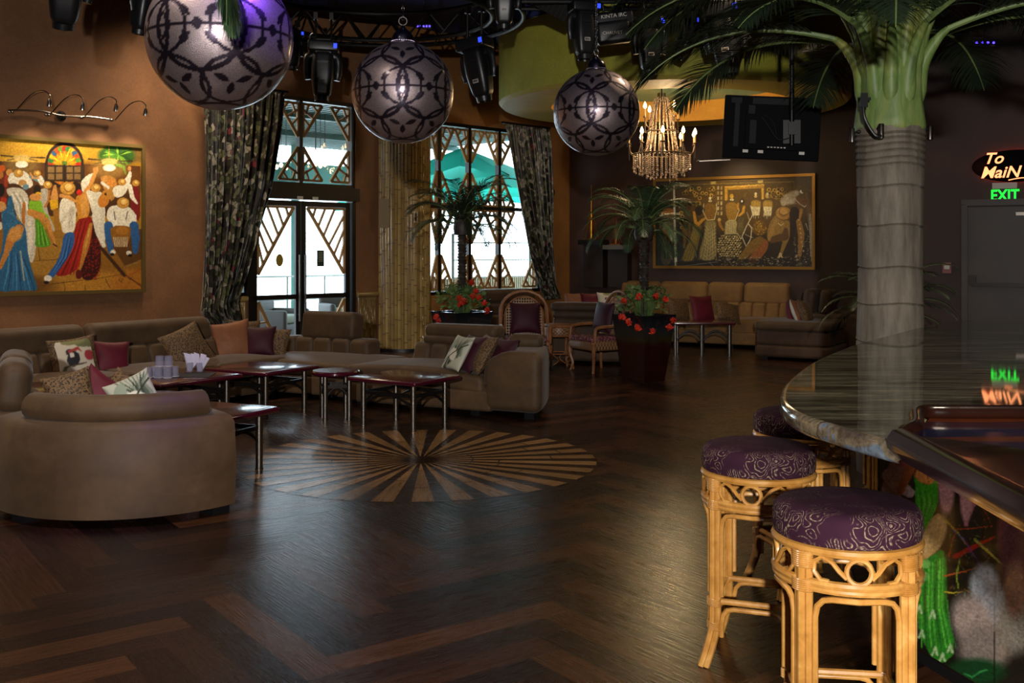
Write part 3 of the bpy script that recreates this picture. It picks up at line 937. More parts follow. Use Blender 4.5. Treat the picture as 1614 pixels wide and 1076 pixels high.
# corner block and short leg in a second local frame
def to_local(root, p, ang):
    d = Vector(p) - root.location; R = rotz(-root.rotation_euler.z); return R @ d
fr460 = fl(460, 630); fr544 = fl(544, 639)
sl = G(); R2 = rotz(ang2 - angL)
o2 = to_local(ws, fl(311, 614), 0)
def leg2(g, x0, x1, y0, y1, z0, z1, r, **kw):
    c = o2 + R2 @ Vector(((x0 + x1) / 2, (y0 + y1) / 2, 0)); c.z = (z0 + z1) / 2
    g.rbox(c, (x1 - x0, y1 - y0, z1 - z0), r, R2, **kw)
Lx = (fr544 - fl(311, 614)).length - 0.07
def lxs(origin, ang, yy, z, px_):
    lo, hi = -4.0, 6.0
    R_ = rotz(ang)
    for _ in range(50):
        m_ = (lo + hi) / 2; p_ = Vector((origin[0], origin[1], 0)) + R_ @ Vector((m_, yy, z))
        if 807 + F * p_.x / p_.y < px_: lo = m_
        else: hi = m_
    return m_
o2w = fl(311, 614)
g = G(); leg2(g, -0.7, Lx, 0, 1.15, 0.05, 0.25, 0.03, sub=3); obj('base', g, M['suede'], ws)
for a, b in ((-0.55, 0.62), (0.62, Lx)):
    g = G(); leg2(g, a, b - 0.005, 0.0, 1.1, 0.23, 0.40, 0.05, sub=5, k=3, puff=0.03); obj('seat_cushion', g, M['suede'], ws)
xr = lxs(o2w, ang2, 0.9, 0, 581)
g = G()
nch = 8; w = (xr + 0.4) / nch
for i in range(nch):
    c = o2 + R2 @ Vector((-0.4 + (i + 0.5) * w, 1.02, 0)); c.z = 0.43
    g.rbox(c, (w + 0.006, 0.28, 0.30), 0.06, R2, sub=2)
obj('backrest', g, M['suede'], ws)
hx0 = lxs(o2w, ang2, 0.95, 0, 475); hx1 = lxs(o2w, ang2, 0.95, 0, 558)
g = G(); c = o2 + R2 @ Vector(((hx0 + hx1) / 2, 1.05, 0)); c.z = 0.715
g.rbox(c, (hx1 - hx0, 0.24, 0.33), 0.06, R2 @ rotx(-0.12), sub=3, k=3); obj('headrest', g, M['suede'], ws)
feet(ws, [(-4.4, 0.1), (-2.4, 0.1), (-0.9, 0.1)])

# --- chaise sofa that closes the group on the right
C0 = fl(544, 639); C1 = fl(850, 664)
v3, L3 = frame2(C0, C1); ang3 = math.atan2(v3.y, v3.x)
cs = thing('chaise_sofa', 'brown suede chaise sofa with channelled back beside the sunburst floor', 'sofa', C0, ang3)
arm = 0.62
g = G(); g.rbox((L3 / 2 - 0.25, 0.45, 0.15), (L3 - 0.55, 0.9, 0.2), 0.03, sub=3); obj('base', g, M['suede'], cs)
g = G()
def seatfn(p, H):
    s = (p.x / H[0])
    return (p.x, p.y, p.z + 0.03 * (1 - s * s) - (0.05 * max(0, s - 0.3) if p.y < 0 else 0))
g.rbox(((L3 - arm) / 2, 0.42, 0.325), (L3 - arm + 0.02, 0.84, 0.19), 0.06, sub=8, k=3, fn=seatfn); obj('seat_cushion', g, M['suede'], cs)
bx0 = lxs(C0, ang3, 0.85, 0, 651)
hx0 = lxs(C0, ang3, 0.95, 0, 669); hx1 = lxs(C0, ang3, 0.95, 0, 783)
g = G(); channels(g, bx0, L3 - 0.42, 0.93, 0.28, 0.60, 0.3, 7, lean=0.10); obj('backrest', g, M['suede'], cs)
g = G()
for z, zz, dy in ((0.635, 0.10, 0.0), (0.73, 0.15, 0.03)):
    g.rbox(((hx0 + hx1) / 2, 1.02 + dy, z), (hx1 - hx0, 0.26, zz), 0.065, sub=4, k=3)
obj('headrest', g, M['suede'], cs)
g = G()
def armfn(p, H):
    # round the upper inner corner of the arm block like a big roll
    x, z = p.x, p.z
    if x < 0 and z > 0: z -= 0.13 * (x / H[0]) ** 2
    d_ = (p.y / H[1] + 1) / 2
    x -= 0.40 * d_ ** 1.3 + 0.12 * max(0, d_ - 0.8) * 5 * (1 if x > 0 else 0)
    return (x, p.y, z)
g.rbox((L3 - arm / 2 + 0.01, 0.53, 0.35), (arm, 1.08, 0.58), 0.09, sub=5, k=3, fn=armfn); obj('armrest', g, M['suede'], cs)
g = G(); g.rbox((lxs(C0, ang3, 0.62, 0, 830), 0.62, 0.69), (0.36, 0.2, 0.15), 0.07, rotz(0.25), sub=3, k=3); obj('arm_bolster', g, M['suede'], cs)
feet(cs, [(0.15, 0.12), (1.5, 0.12), (L3 - 0.15, 0.14)])

# --- near curved sofa seen from behind
NC = Vector((-2.52, 6.95, 0)); RO = 1.00
nb = [fl(0, 804, 0.05), fl(155, 820, 0.05), fl(370, 793, 0.05)]
def circ(p, q, r):
    ax, ay, bx, by, cx, cy = p[0], p[1], q[0], q[1], r[0], r[1]
    d = 2 * (ax * (by - cy) + bx * (cy - ay) + cx * (ay - by))
    ux = ((ax ** 2 + ay ** 2) * (by - cy) + (bx ** 2 + by ** 2) * (cy - ay) + (cx ** 2 + cy ** 2) * (ay - by)) / d
    uy = ((ax ** 2 + ay ** 2) * (cx - bx) + (bx ** 2 + by ** 2) * (ax - cx) + (cx ** 2 + cy ** 2) * (bx - ax)) / d
    c = Vector((ux, uy, 0)); return c, (Vector((ax, ay, 0)) - c).length
NC, RO = circ(*nb)
a_r = math.atan2(nb[2].y - NC.y, nb[2].x - NC.x); a_l = a_r - math.radians(110)
ns = thing('curved_sofa', 'curved brown suede sofa seen from behind, nearest at the left', 'sofa', NC)
def arcsolid(prof, a0, a1, n, c=(0, 0, 0)):
    """closed profile [(r,z)] swept round the z axis from a0 to a1 with end caps"""
    g = G(); K = len(prof); vs = []; fs = []
    for j in range(n + 1):
        a = a0 + (a1 - a0) * j / n
        for (r, z) in prof: vs.append((c[0] + r * math.cos(a), c[1] + r * math.sin(a), c[2] + z))
    for j in range(n):
        for i in range(K):
            i2 = (i + 1) % K
            fs.append((j * K + i, (j + 1) * K + i, (j + 1) * K + i2, j * K + i2))
    fs.append(tuple(range(K))); fs.append(tuple(n * K + i for i in range(K - 1, -1, -1)))
    return g.add(vs, fs)
def rprof(r0, r1, z0, z1, rad, k=4):
    out_ = []
    for (cr, cz, s) in ((r1 - rad, z0 + rad, -90), (r1 - rad, z1 - rad, 0), (r0 + rad, z1 - rad, 90), (r0 + rad, z0 + rad, 180)):
        for i in range(k + 1):
            a = math.radians(s + 90 * i / k); out_.append((cr + rad * math.cos(a), cz + rad * math.sin(a)))
    return out_
prof = [(RO - 0.30, 0.05), (RO, 0.05), (RO + 0.015, 0.3), (RO, 0.55), (RO - 0.03, 0.59), (RO - 0.1, 0.605), (RO - 0.22, 0.62), (RO - 0.3, 0.58)]
obj('back_shell', arcsolid(prof, a_l, a_r, 40), M['suede'], ns)
obj('seat_cushion', arcsolid(rprof(RO - 0.78, RO - 0.28, 0.08, 0.42, 0.06), a_l, a_r, 30), M['suede'], ns)
ab0 = math.atan2(at(44, 640, 6.45).y - NC.y, at(44, 640, 6.45).x - NC.x); 
bp = []; br = []
a_b0 = a_l + math.radians(14); a_b1 = a_r - math.radians(5.5)
for i in range(31):
    s = i / 30; a = a_b0 + (a_b1 - a_b0) * s
    e = min(1, math.sin(PI * min(max(s, 0.0), 1.0)) * 9) ** 0.5 if 0 < s < 1 else 0.12
    bp.append(((RO - 0.16) * math.cos(a), (RO - 0.16) * math.sin(a), 0.665)); br.append(0.088 * max(e, 0.3))
g = G(); g.tube(bp, br, 16); g.v = [(x, y, z) for x, y, z in g.v]; obj('headrest', g, M['suede'], ns)
g = G()
ea = a_r - 0.09; g.box(((RO - 0.1) * math.cos(ea), (RO - 0.1) * math.sin(ea), 0.03), (0.14, 0.12, 0.06), rotz(ea)); obj('foot', g, M['black'], ns, smooth=False)
ea = a_l + 0.35
g = G(); g.box(((RO - 0.1) * math.cos(ea), (RO - 0.1) * math.sin(ea), 0.03), (0.14, 0.12, 0.06), rotz(ea)); obj('foot', g, M['black'], ns, smooth=False)
# next sofa unit continuing out of frame at the left, with its raised headrest
p = at(-12, 700, 6.75); p.z = 0
ls = thing('sofa_module', 'brown suede sofa unit with a tall raised headrest at the left edge of the picture', 'sofa', p, math.radians(-65))
g = G(); g.rbox((-0.65, 0.05, 0.3), (1.3, 0.5, 0.5), 0.06, sub=3); obj('back_shell', g, M['suede'], ls)
g = G(); g.rbox((-0.65, 0.5, 0.24), (1.3, 0.55, 0.34), 0.06, sub=3); obj('seat_cushion', g, M['suede'], ls)
for dx, w in ((-0.27, 0.5), (-0.85, 0.6)):
    g = G(); g.rbox((dx, 0.12, 0.70), (w, 0.22, 0.34), 0.09, rotx(-0.15), sub=4, k=3); obj('headrest', g, M['suede'], ls)

# --- far lounge: sofa along the dark wall, its end block, and the sofas under the window
q0 = fl(1000, 549); q1 = fl(1195, 557)
fu = DU; fang = DA
b0 = D(tD(985) - 0.05, 0, 0.12); b1 = D(tD(1252), 0, 0.12)
fL = (b1 - b0).length; depf = 1.05
fs_ = thing('leather_sofa', 'long tan leather sofa against the dark wall under the gold-framed painting', 'sofa', b0 + DN * depf, fang)
hs = [((D(tD(px_)) - D(tD(985) - 0.05)).length) for px_ in (985, 1046, 1121, 1177, 1250)]
sofa_run(fs_, 0, fL + 0.05, depf, M['suede_gold'], seatz=0.47, backz=0.72, nch=14, heads=[(hs[i], hs[i + 1]) for i in range(4)], headz=(0.68, 1.06), cushions=4)
feet(fs_, [(0.2, 0.1), (2.4, 0.1), (fL, 0.1)])
# ottoman-like end block (chaise arm) in front of the right end
e0 = fl(1190, 566); e1 = at(1306, 570, e0.y - 0.55); e1.z = 0
w_, Lw = frame2(e0, e1); wa = math.atan2(w_.y, w_.x)
eb = thing('chaise_block', 'brown suede chaise end with a rolled top edge beyond the bar tip', 'sofa', e0, wa)
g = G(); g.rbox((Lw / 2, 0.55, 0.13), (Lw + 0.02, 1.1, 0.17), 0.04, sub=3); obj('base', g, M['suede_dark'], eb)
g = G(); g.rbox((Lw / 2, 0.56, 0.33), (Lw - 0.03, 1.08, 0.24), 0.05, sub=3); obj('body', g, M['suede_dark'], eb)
g = G(); g.rbox((Lw / 2, 0.54, 0.50), (Lw + 0.03, 1.12, 0.14), 0.06, sub=4, k=3); obj('seat_cushion', g, M['suede'], eb)
feet(eb, [(0.12, 0.12), (Lw - 0.12, 0.12)], h=0.05)
# side back of the same group with two upright bolsters
sb0 = at(1262, 520, 16.3); sb0.z = 0
sb = thing('side_sofa', 'dark brown suede sofa side with two upright headrests left of the big palm trunk', 'sofa', sb0, wa)
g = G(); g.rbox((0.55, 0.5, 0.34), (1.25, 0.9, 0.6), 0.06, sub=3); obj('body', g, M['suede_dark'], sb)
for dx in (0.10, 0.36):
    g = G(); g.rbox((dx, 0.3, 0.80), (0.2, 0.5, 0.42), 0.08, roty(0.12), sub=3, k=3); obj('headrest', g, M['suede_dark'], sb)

def backsofa(name, label, pxa, pxb, ytop, Ya, Yb, z_top, rolls):
    a = at(pxa, 400, Ya); b = at(pxb, 400, Yb); a.z = b.z = 0
    uu, LL_ = frame2(a, b); an = math.atan2(uu.y, uu.x)
    s = thing(name, label, 'sofa', a, an)
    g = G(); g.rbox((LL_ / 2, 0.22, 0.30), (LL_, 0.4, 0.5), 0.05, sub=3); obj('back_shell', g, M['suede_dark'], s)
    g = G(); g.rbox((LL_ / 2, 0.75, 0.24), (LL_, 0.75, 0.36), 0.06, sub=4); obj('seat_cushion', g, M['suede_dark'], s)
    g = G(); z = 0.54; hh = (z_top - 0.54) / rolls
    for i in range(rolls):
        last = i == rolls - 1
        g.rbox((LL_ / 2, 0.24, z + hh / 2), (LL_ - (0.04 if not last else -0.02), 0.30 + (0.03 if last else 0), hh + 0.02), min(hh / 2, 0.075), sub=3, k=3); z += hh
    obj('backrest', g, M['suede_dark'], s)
    return s
backsofa('rolled_back_sofa', 'dark brown sofa with a rolled back behind the round wicker table', 866, 992, 478, 14.8, 14.5, 0.86, 3)
backsofa('window_sofa', 'dark brown sofa back under the window curtain behind the facing wicker chair', 768, 848, 458, 17.0, 17.6, 0.96, 2)

# ---------------------------------------------------------------- lounge tables
def lounge_table(name, label, c, ang, sx, sy, shape='square', z=0.455, group=None):
    t = thing(name, label, 'table', (c[0], c[1], 0), ang, group)
    g = G(); e = G()
    if shape == 'square':
        g.rbox((0, 0, z - 0.012), (sx - 0.05, sy - 0.05, 0.026), 0.004, k=1); e.rbox((0, 0, z - 0.021), (sx, sy, 0.042), 0.02, k=3)
        legs = [(ix * (sx / 2 - 0.11), iy * (sy / 2 - 0.11)) for ix in (-1, 1) for iy in (-1, 1)]
    else:
        R_ = sx / 2
        g.lathe([(0, z + 0.001), (R_ - 0.03, z + 0.001), (R_ - 0.028, z - 0.02)], 40)
        e.lathe([(0, z - 0.042), (R_ - 0.012, z - 0.042), (R_, z - 0.03), (R_, z - 0.012), (R_ - 0.012, z), (0, z)], 40)
        legs = [(0.7 * R_ * math.cos(a), 0.7 * R_ * math.sin(a)) for a in [PI / 4 + i * PI / 2 for i in range(4)]]
    obj('tabletop', g, M['table_top'], t); obj('edge_band', e, M['table_edge'], t)
    for lx, ly in legs:
        g = G(); g.lathe([(0.030, 0.0), (0.030, 0.012), (0.026, 0.014), (0.026, z - 0.045), (0.0, z - 0.045)], 16, (lx, ly, 0)); g.lathe([(0, 0), (0.03, 0)], 16, (lx, ly, 0))
        obj('leg', g, M['steel'], t)
    g = G()
    order = [0, 1, 3, 2] if shape == 'square' else [0, 1, 2, 3]
    for i in range(4):
        a = Vector((*legs[order[i]], 0)); b = Vector((*legs[order[(i + 1) % 4]], 0))
        g.bar(a + Vector((0, 0, z - 0.145)), b + Vector((0, 0, z - 0.145)), 0.022, 0.03)
        pts = []
        for k_ in range(9):
            s = k_ / 8; p = a.lerp(b, s); p.z = z - 0.155 - 0.11 * (abs(2 * s - 1) ** 2.2); pts.append(p)
        g.tube(pts, 0.011, 6)
    obj('stretcher', g, M['dark_steel'], t)
    return t
u4, l4 = frame2(fl(420, 587, .45), fl(339, 577.5, .45)); u5, l5 = frame2(fl(420, 587, .45), fl(486, 573.6, .45))
def table_from(name, label, front, left, right, z=0.455):
    f_ = fl(*front, z); l_ = fl(*left, z); r_ = fl(*right, z)
    ul, ll = frame2(f_, l_); ur, lr = frame2(f_, r_)
    # best square frame
    an = math.atan2(ur.y, ur.x) * 0.5 + (math.atan2(ul.y, ul.x) - PI / 2) * 0.5
    a = Vector((math.cos(an), math.sin(an), 0)); b = Vector((-a.y, a.x, 0))
    c = f_ + a * lr / 2 + b * ll / 2
    return lounge_table(name, label, c, an, lr, ll, z=z)
table_from('square_table', 'square mahogany table with burgundy edge in front of the sofa corner', (420, 587), (339, 577.5), (486, 573.6))
table_from('square_table', 'square mahogany table with burgundy edge nearest the sunburst floor', (654, 602.7), (556, 591.5), (718, 590))
ta = table_from('square_table', 'square mahogany table carrying the stacked glasses and napkins', (253, 606), (190, 592), (353.5, 587))
lounge_table('square_table', 'mahogany table jutting out past the right end of the curved near sofa', (-2.14, 7.55), math.radians(64), 0.62, 0.66)
c = fl(529, 583, .455); lounge_table('round_table', 'small round mahogany table between two square ones', c, 0.3, 0.46, 0.46, 'round')
c = fl(238, 624, .455); lounge_table('round_table', 'small round mahogany table half hidden behind the curved near sofa', (c.x, c.y + 0.1), 0.3, 0.46, 0.46, 'round')
c = fl(80, 618, .455); lounge_table('square_table', 'burgundy edged table corner between the near sofa and the wall sofa', (c.x - 0.25, c.y + 0.35), math.radians(52), 0.7, 0.7)
# long table of the far lounge
ft = thing('long_table', 'burgundy topped table with six steel legs before the tan leather sofa', 'table', fl(1108, 561), DA * 0.2)
zt_ = 0.52
ca, cb = at(1062, 400, 15.4), at(1160, 400, 15.4)
g = G(); g.rbox((0, 0.3, zt_ - 0.022), (0.98, 0.7, 0.044), 0.02, k=3); obj('tabletop', g, M['table_edge'], ft)
for lx in (-0.42, -0.02, 0.40):
    for ly in (0.04, 0.54):
        g = G(); g.tube([(lx + ly * 0.12, ly, 0), (lx + ly * 0.12, ly, zt_ - 0.04)], 0.024, 12); obj('leg', g, M['steel'], ft)
for ly in (0.04, 0.54):
    for xa, xb in ((-0.42, -0.02), (-0.02, 0.40)):
        g = G(); g.tube([(xa + (xb - xa) * x_ / 10 + ly * 0.12, ly, zt_ - 0.17 - 0.14 * abs(2 * x_ / 10 - 1) ** 2) for x_ in range(11)], 0.012, 6)
        obj('stretcher', g, M['dark_steel'], ft)


# ---------------------------------------------------------------- cushions
class Ras:
    """tiny painter: shapes drawn in picture coordinates, sampled later at vertices"""
    def __init__(s, w, h, bg, x0=0, y0=0, sc=1.0):
        s.w, s.h, s.x0, s.y0, s.sc = w, h, x0, y0, sc
        s.a = np.zeros((h, w, 3)); s.a[:] = s.c(bg)
        yy, xx = np.mgrid[0:h, 0:w]
        s.X = xx / sc + x0; s.Y = yy / sc + y0
        s.rng = np.random.RandomState(4)
    def c(s, h): h = h.lstrip('#'); return np.array([int(h[i:i + 2], 16) / 255 for i in (0, 2, 4)])
    def put(s, m, col, al=1.0):
        if isinstance(col, str): col = s.c(col)
        if m.dtype == bool: m = m.astype(float)
        m = (m * al)[..., None]; s.a = s.a * (1 - m) + col * m
    def _box(s, x0, y0, x1, y1):
        i0 = max(0, int((x0 - s.x0) * s.sc) - 1); i1 = min(s.w, int((x1 - s.x0) * s.sc) + 2)
        j0 = max(0, int((y0 - s.y0) * s.sc) - 1); j1 = min(s.h, int((y1 - s.y0) * s.sc) + 2)
        return slice(j0, j1), slice(i0, i1)
    def poly(s, pts, col, al=1.0, smooth=0):
        for _ in range(smooth):
            q = []
            for i in range(len(pts)):
                a, b = pts[i], pts[(i + 1) % len(pts)]
                q += [(a[0] * .75 + b[0] * .25, a[1] * .75 + b[1] * .25), (a[0] * .25 + b[0] * .75, a[1] * .25 + b[1] * .75)]
            pts = q
        xs = [p[0] for p in pts]; ys = [p[1] for p in pts]
        sl = s._box(min(xs), min(ys), max(xs), max(ys))
        X = s.X[sl]; Y = s.Y[sl]
        if X.size == 0: return s
        ins = np.zeros(X.shape, bool); n = len(pts)
        for i in range(n):
            x1, y1 = pts[i]; x2, y2 = pts[(i + 1) % n]
            if y1 == y2: continue
            cond = ((y1 > Y) != (y2 > Y)) & (X < (x2 - x1) * (Y - y1) / (y2 - y1) + x1)
            ins ^= cond
        c = s.c(col) if isinstance(col, str) else col
        m = (ins * al)[..., None]; s.a[sl] = s.a[sl] * (1 - m) + c * m
        return s
    def ell(s, cx, cy, rx, ry, col, al=1.0, ang=0.0, soft=0.0, x=0):
        R = max(rx, ry) * (1 + soft) + 2
        sl = s._box(cx - R, cy - R, cx + R, cy + R); X = s.X[sl] - cx; Y = s.Y[sl] - cy
        if X.size == 0: return s
        ca, sa = math.cos(ang), math.sin(ang)
        u = (X * ca + Y * sa) / rx; v = (-X * sa + Y * ca) / ry
        d = np.sqrt(u * u + v * v)
        m = np.clip((1 + soft - d) / soft, 0, 1) if soft > 0 else (d < 1).astype(float)
        c = s.c(col) if isinstance(col, str) else col
        m = (m * al)[..., None]; s.a[sl] = s.a[sl] * (1 - m) + c * m
        return s
    def line(s, pts, w, col, al=1.0):
        ws = w if isinstance(w, (list, tuple)) else [w] * len(pts)
        c = s.c(col) if isinstance(col, str) else col
        W2 = max(ws)
        for i in range(len(pts) - 1):
            (x1, y1), (x2, y2) = pts[i], pts[i + 1]
            sl = s._box(min(x1, x2) - W2, min(y1, y2) - W2, max(x1, x2) + W2, max(y1, y2) + W2)
            X = s.X[sl]; Y = s.Y[sl]
            if X.size == 0: continue
            dx, dy = x2 - x1, y2 - y1; L2_ = dx * dx + dy * dy + 1e-9
            t = np.clip(((X - x1) * dx + (Y - y1) * dy) / L2_, 0, 1)
            d = np.sqrt((X - x1 - t * dx) ** 2 + (Y - y1 - t * dy) ** 2)
            ww = (ws[i] + (ws[i + 1] - ws[i]) * t) / 2
            m = ((d < ww) * al)[..., None]; s.a[sl] = s.a[sl] * (1 - m) + c * m
        return s
    def blur(s, k=1):
        for _ in range(k):
            p = np.pad(s.a, ((1, 1), (1, 1), (0, 0)), 'edge')
            s.a = (p[:-2, 1:-1] + p[2:, 1:-1] + p[1:-1, :-2] + p[1:-1, 2:] + 2 * s.a) / 6
        return s
    def grain(s, amt=0.06, k=3):
        n_ = s.rng.normal(0, 1, (s.h, s.w, 1))
        for _ in range(k):
            p = np.pad(n_, ((1, 1), (1, 1), (0, 0)), 'wrap'); n_ = (p[:-2, 1:-1] + p[2:, 1:-1] + p[1:-1, :-2] + p[1:-1, 2:]) / 4
        n_ /= n_.std(); s.a = np.clip(s.a * (1 + amt * n_), 0, 1); return s
    def sample(s, X, Y):
        i = np.clip(((np.asarray(X) - s.x0) * s.sc).astype(int), 0, s.w - 1)
        j = np.clip(((np.asarray(Y) - s.y0) * s.sc).astype(int), 0, s.h - 1)
        return srgb2lin(s.a[j, i])

def pillow_geo(w, h, t, n=18):
    """square cushion standing in the xz plane, front towards -y, centre at origin"""
    g = G(); vs = []; fs = []
    def P(i, j, side):
        x = -1 + 2 * i / n; z = -1 + 2 * j / n
        e = (1 - x * x) * (1 - z * z)
        th = t / 2 * (max(e, 0) ** 0.42)
        # corners pulled out, sides pinched in
        px = x * w / 2 * (1 - 0.09 * (1 - z * z)); pz = z * h / 2 * (1 - 0.09 * (1 - x * x))
        return (px, side * th, pz)
    for side in (-1, 1):
        k = len(vs)
        for i in range(n + 1):
            for j in range(n + 1): vs.append(P(i, j, side))
        for i in range(n):
            for j in range(n):
                q = (k + i * (n + 1) + j, k + (i + 1) * (n + 1) + j, k + (i + 1) * (n + 1) + j + 1, k + i * (n + 1) + j + 1)
                fs.append(q if side < 0 else tuple(reversed(q)))
    g.add(vs, fs); return g
def orient(o, face, tilt, roll):
    """face: heading (deg) the front looks at, 0 = towards the camera, + to the right"""
    o.rotation_euler = (Matrix.Rotation(math.radians(face), 4, 'Z') @ Matrix.Rotation(math.radians(-tilt), 4, 'X') @ Matrix.Rotation(math.radians(roll), 4, 'Y')).to_euler()
def pillow(label, mat, px, py, Y, size, face=0, tilt=20, roll=0, t=0.16, h=None, back=None, zmin=None):
    g = pillow_geo(size, h or size, t, 44 if mat is M['painted_cloth'] else 18)
    mats = [mat] if back is None else [mat, back]
    if back is not None:
        nn_ = len(g.f) // 2; g.m = [0] * nn_ + [1] * nn_
    o = obj('cushion', g, mats, smooth=True, angle=80)
    o.location = at(px, py, Y)
    orient(o, face, tilt, roll)
    tag(o, label, 'cushion')
    return o
# painted fronts
M['painted_cloth'] = colormat('printed_cloth', 0.7)
R_ = Ras(120, 120, '#d8cdb8')
R_.ell(95, 20, 34, 14, '#6e7048').ell(60, 14, 30, 10, '#828255').line([(10, 118), (30, 80)], 8, '#5f7048').line([(0, 100), (50, 110)], 6, '#7d8a60')
R_.ell(52, 60, 15, 20, '#1d1a22', ang=0.3).ell(46, 42, 9, 9, '#1d1a22').line([(46, 40), (68, 34), (74, 44)], [8, 7, 2], '#b03a34').ell(50, 50, 6, 7, '#e6dcc8')
R_.ell(92, 55, 12, 14, '#a8383c').line([(30, 78), (80, 74)], 3, '#5a4632').line([(78, 110), (66, 84)], [12, 3], '#c9c2b0').line([(90, 112), (92, 80)], [12, 3], '#d7cdb8').line([(104, 108), (112, 84)], [12, 3], '#c9c2b0').line([(60, 116), (110, 112)], 5, '#55663c').blur(1)
TOUC = R_
R_ = Ras(120, 120, '#b9b9a8')
for i in range(9): R_.line([(20 + 10 * i, 118 - 6 * i), (60 + 4 * i, 60 - 3 * i), (30 + 11 * i, 8)], [10, 7, 2], ['#2c352c', '#4e5a48', '#7f8a78'][i % 3])
R_.ell(60, 70, 26, 18, '#d9d5c6', ang=0.6).ell(30, 40, 16, 26, '#8f9a88', ang=0.5).line([(10, 100), (110, 30)], 4, '#20261f').blur(1)
LEAFY = R_
def painted_pillow(label, ras, *a, border=None, **kw):
    o = pillow(label, M['painted_cloth'], *a, **kw)
    me = o.data; cols = []
    co = np.array([v.co[:] for v in me.vertices])
    w = co[:, 0].max() - co[:, 0].min(); h = co[:, 2].max() - co[:, 2].min()
    U = (co[:, 0] / w + 0.5); V = (0.5 - co[:, 2] / h)
    c = ras.sample(U * 119, V * 119)
    setcol(me, c)
    if border:
        me.materials.append(border); n_ = len(me.polygons)
        for p in me.polygons:
            x = p.center.x / w * 2; z = p.center.z / h * 2
            if abs(x) > 0.72 or abs(z) > 0.8 or p.index >= n_ // 2: p.material_index = 1
    return o
# on the wall sofa
painted_pillow('toucan printed cushion with leopard border on the wall sofa', TOUC, 117, 567, 10.15, 0.46, face=38, tilt=18, roll=-6, border=M['leopard'])
pillow('plain burgundy cushion beside the toucan cushion on the wall sofa', M['burgundy'], 176, 565, 10.45, 0.36, face=38, tilt=15, roll=4)
pillow('leopard print cushion leaning in the middle of the wall sofa', M['leopard'], 294, 547, 11.25, 0.46, face=30, tilt=22, roll=-24)
pillow('copper velvet cushion with leopard back in the sofa corner', M['rust'], 366, 537, 11.9, 0.46, face=26, tilt=16, roll=-8, back=M['leopard'])
pillow('leopard cushion peeking out behind the copper velvet one', M['leopard'], 386, 531, 12.1, 0.40, face=40, tilt=10, roll=4)
pillow('dark wine cushion between two leopard ones in the sofa corner', M['wine'], 410, 538, 11.98, 0.36, face=5, tilt=15)
pillow('leopard cushion at the right of the dark wine one in the sofa corner', M['leopard'], 433, 540, 12.05, 0.36, face=-15, tilt=18, roll=5)
# on the curved near sofa
pillow('leopard cushion leaning behind the headrest of the near curved sofa, left one', M['leopard'], 112, 624, 6.72, 0.30, face=25, tilt=10, roll=-14, h=0.32)
pillow('burgundy cushion turned on its corner on the near curved sofa', M['burgundy'], 150, 622, 6.85, 0.30, face=10, tilt=10, roll=36)
painted_pillow('cushion in leaf print and leopard on the near curved sofa', LEAFY, 212, 626, 6.75, 0.30, face=20, tilt=22, roll=-24)
pillow('leopard cushion against the leaf-print one on the near curved sofa', M['leopard'], 192, 624, 6.95, 0.30, face=-10, tilt=20, roll=26)
# on the chaise sofa
painted_pillow('pale leaf-print cushion lying first in the row on the chaise sofa', LEAFY, 722, 556, 10.30, 0.38, face=-60, tilt=30, roll=0, h=0.38, t=0.10)
pillow('dark wine cushion between leaf-print and leopard on the chaise sofa', M['wine'], 740, 557, 10.30, 0.40, face=-60, tilt=30, roll=0, t=0.12)
pillow('leopard cushion in the row on the chaise sofa', M['leopard'], 760, 558, 10.22, 0.42, face=-72, tilt=30, roll=0, t=0.15, h=0.42)
pillow('dark wine cushion nearest the arm of the chaise sofa', M['wine'], 785, 563, 10.20, 0.42, face=-50, tilt=30, roll=0, t=0.14)
# far lounge
pillow('leopard cushion left of the red one on the tan leather sofa', M['leopard'], 1070, 488, 17.3, 0.42, face=28, tilt=18, roll=3)
pillow('bright burgundy cushion in the middle of the tan leather sofa', M['burgundy'], 1107, 487, 17.0, 0.46, face=28, tilt=15)
pillow('leopard cushion slumped right of the red one on the tan leather sofa', M['leopard'], 1147, 492, 16.8, 0.46, face=28, tilt=30, roll=14, h=0.36)
pillow('burgundy cushion standing edge-on at the right end of the leather sofa', M['burgundy'], 1247, 490, 16.0, 0.38, face=70, tilt=10)
pillow('striped cushion with a pale edge at the right end of the leather sofa', M['rust'], 1257, 491, 15.75, 0.38, face=62, tilt=22, roll=6, back=M['white'])
pillow('leopard cushion leaning on the side sofa headrests', M['leopard'], 1269, 491, 15.65, 0.38, face=60, tilt=22, roll=6)
pillow('small copper cushion peeping over the rolled sofa back', M['rust'], 905, 477, 15.4, 0.30, face=10, tilt=15)
pillow('small burgundy cushion peeping over the rolled sofa back', M['burgundy'], 930, 477, 15.4, 0.30, face=10, tilt=15)
painted_pillow('small pale printed cushion peeping over the rolled sofa back', TOUC, 958, 477, 15.4, 0.32, face=10, tilt=15)
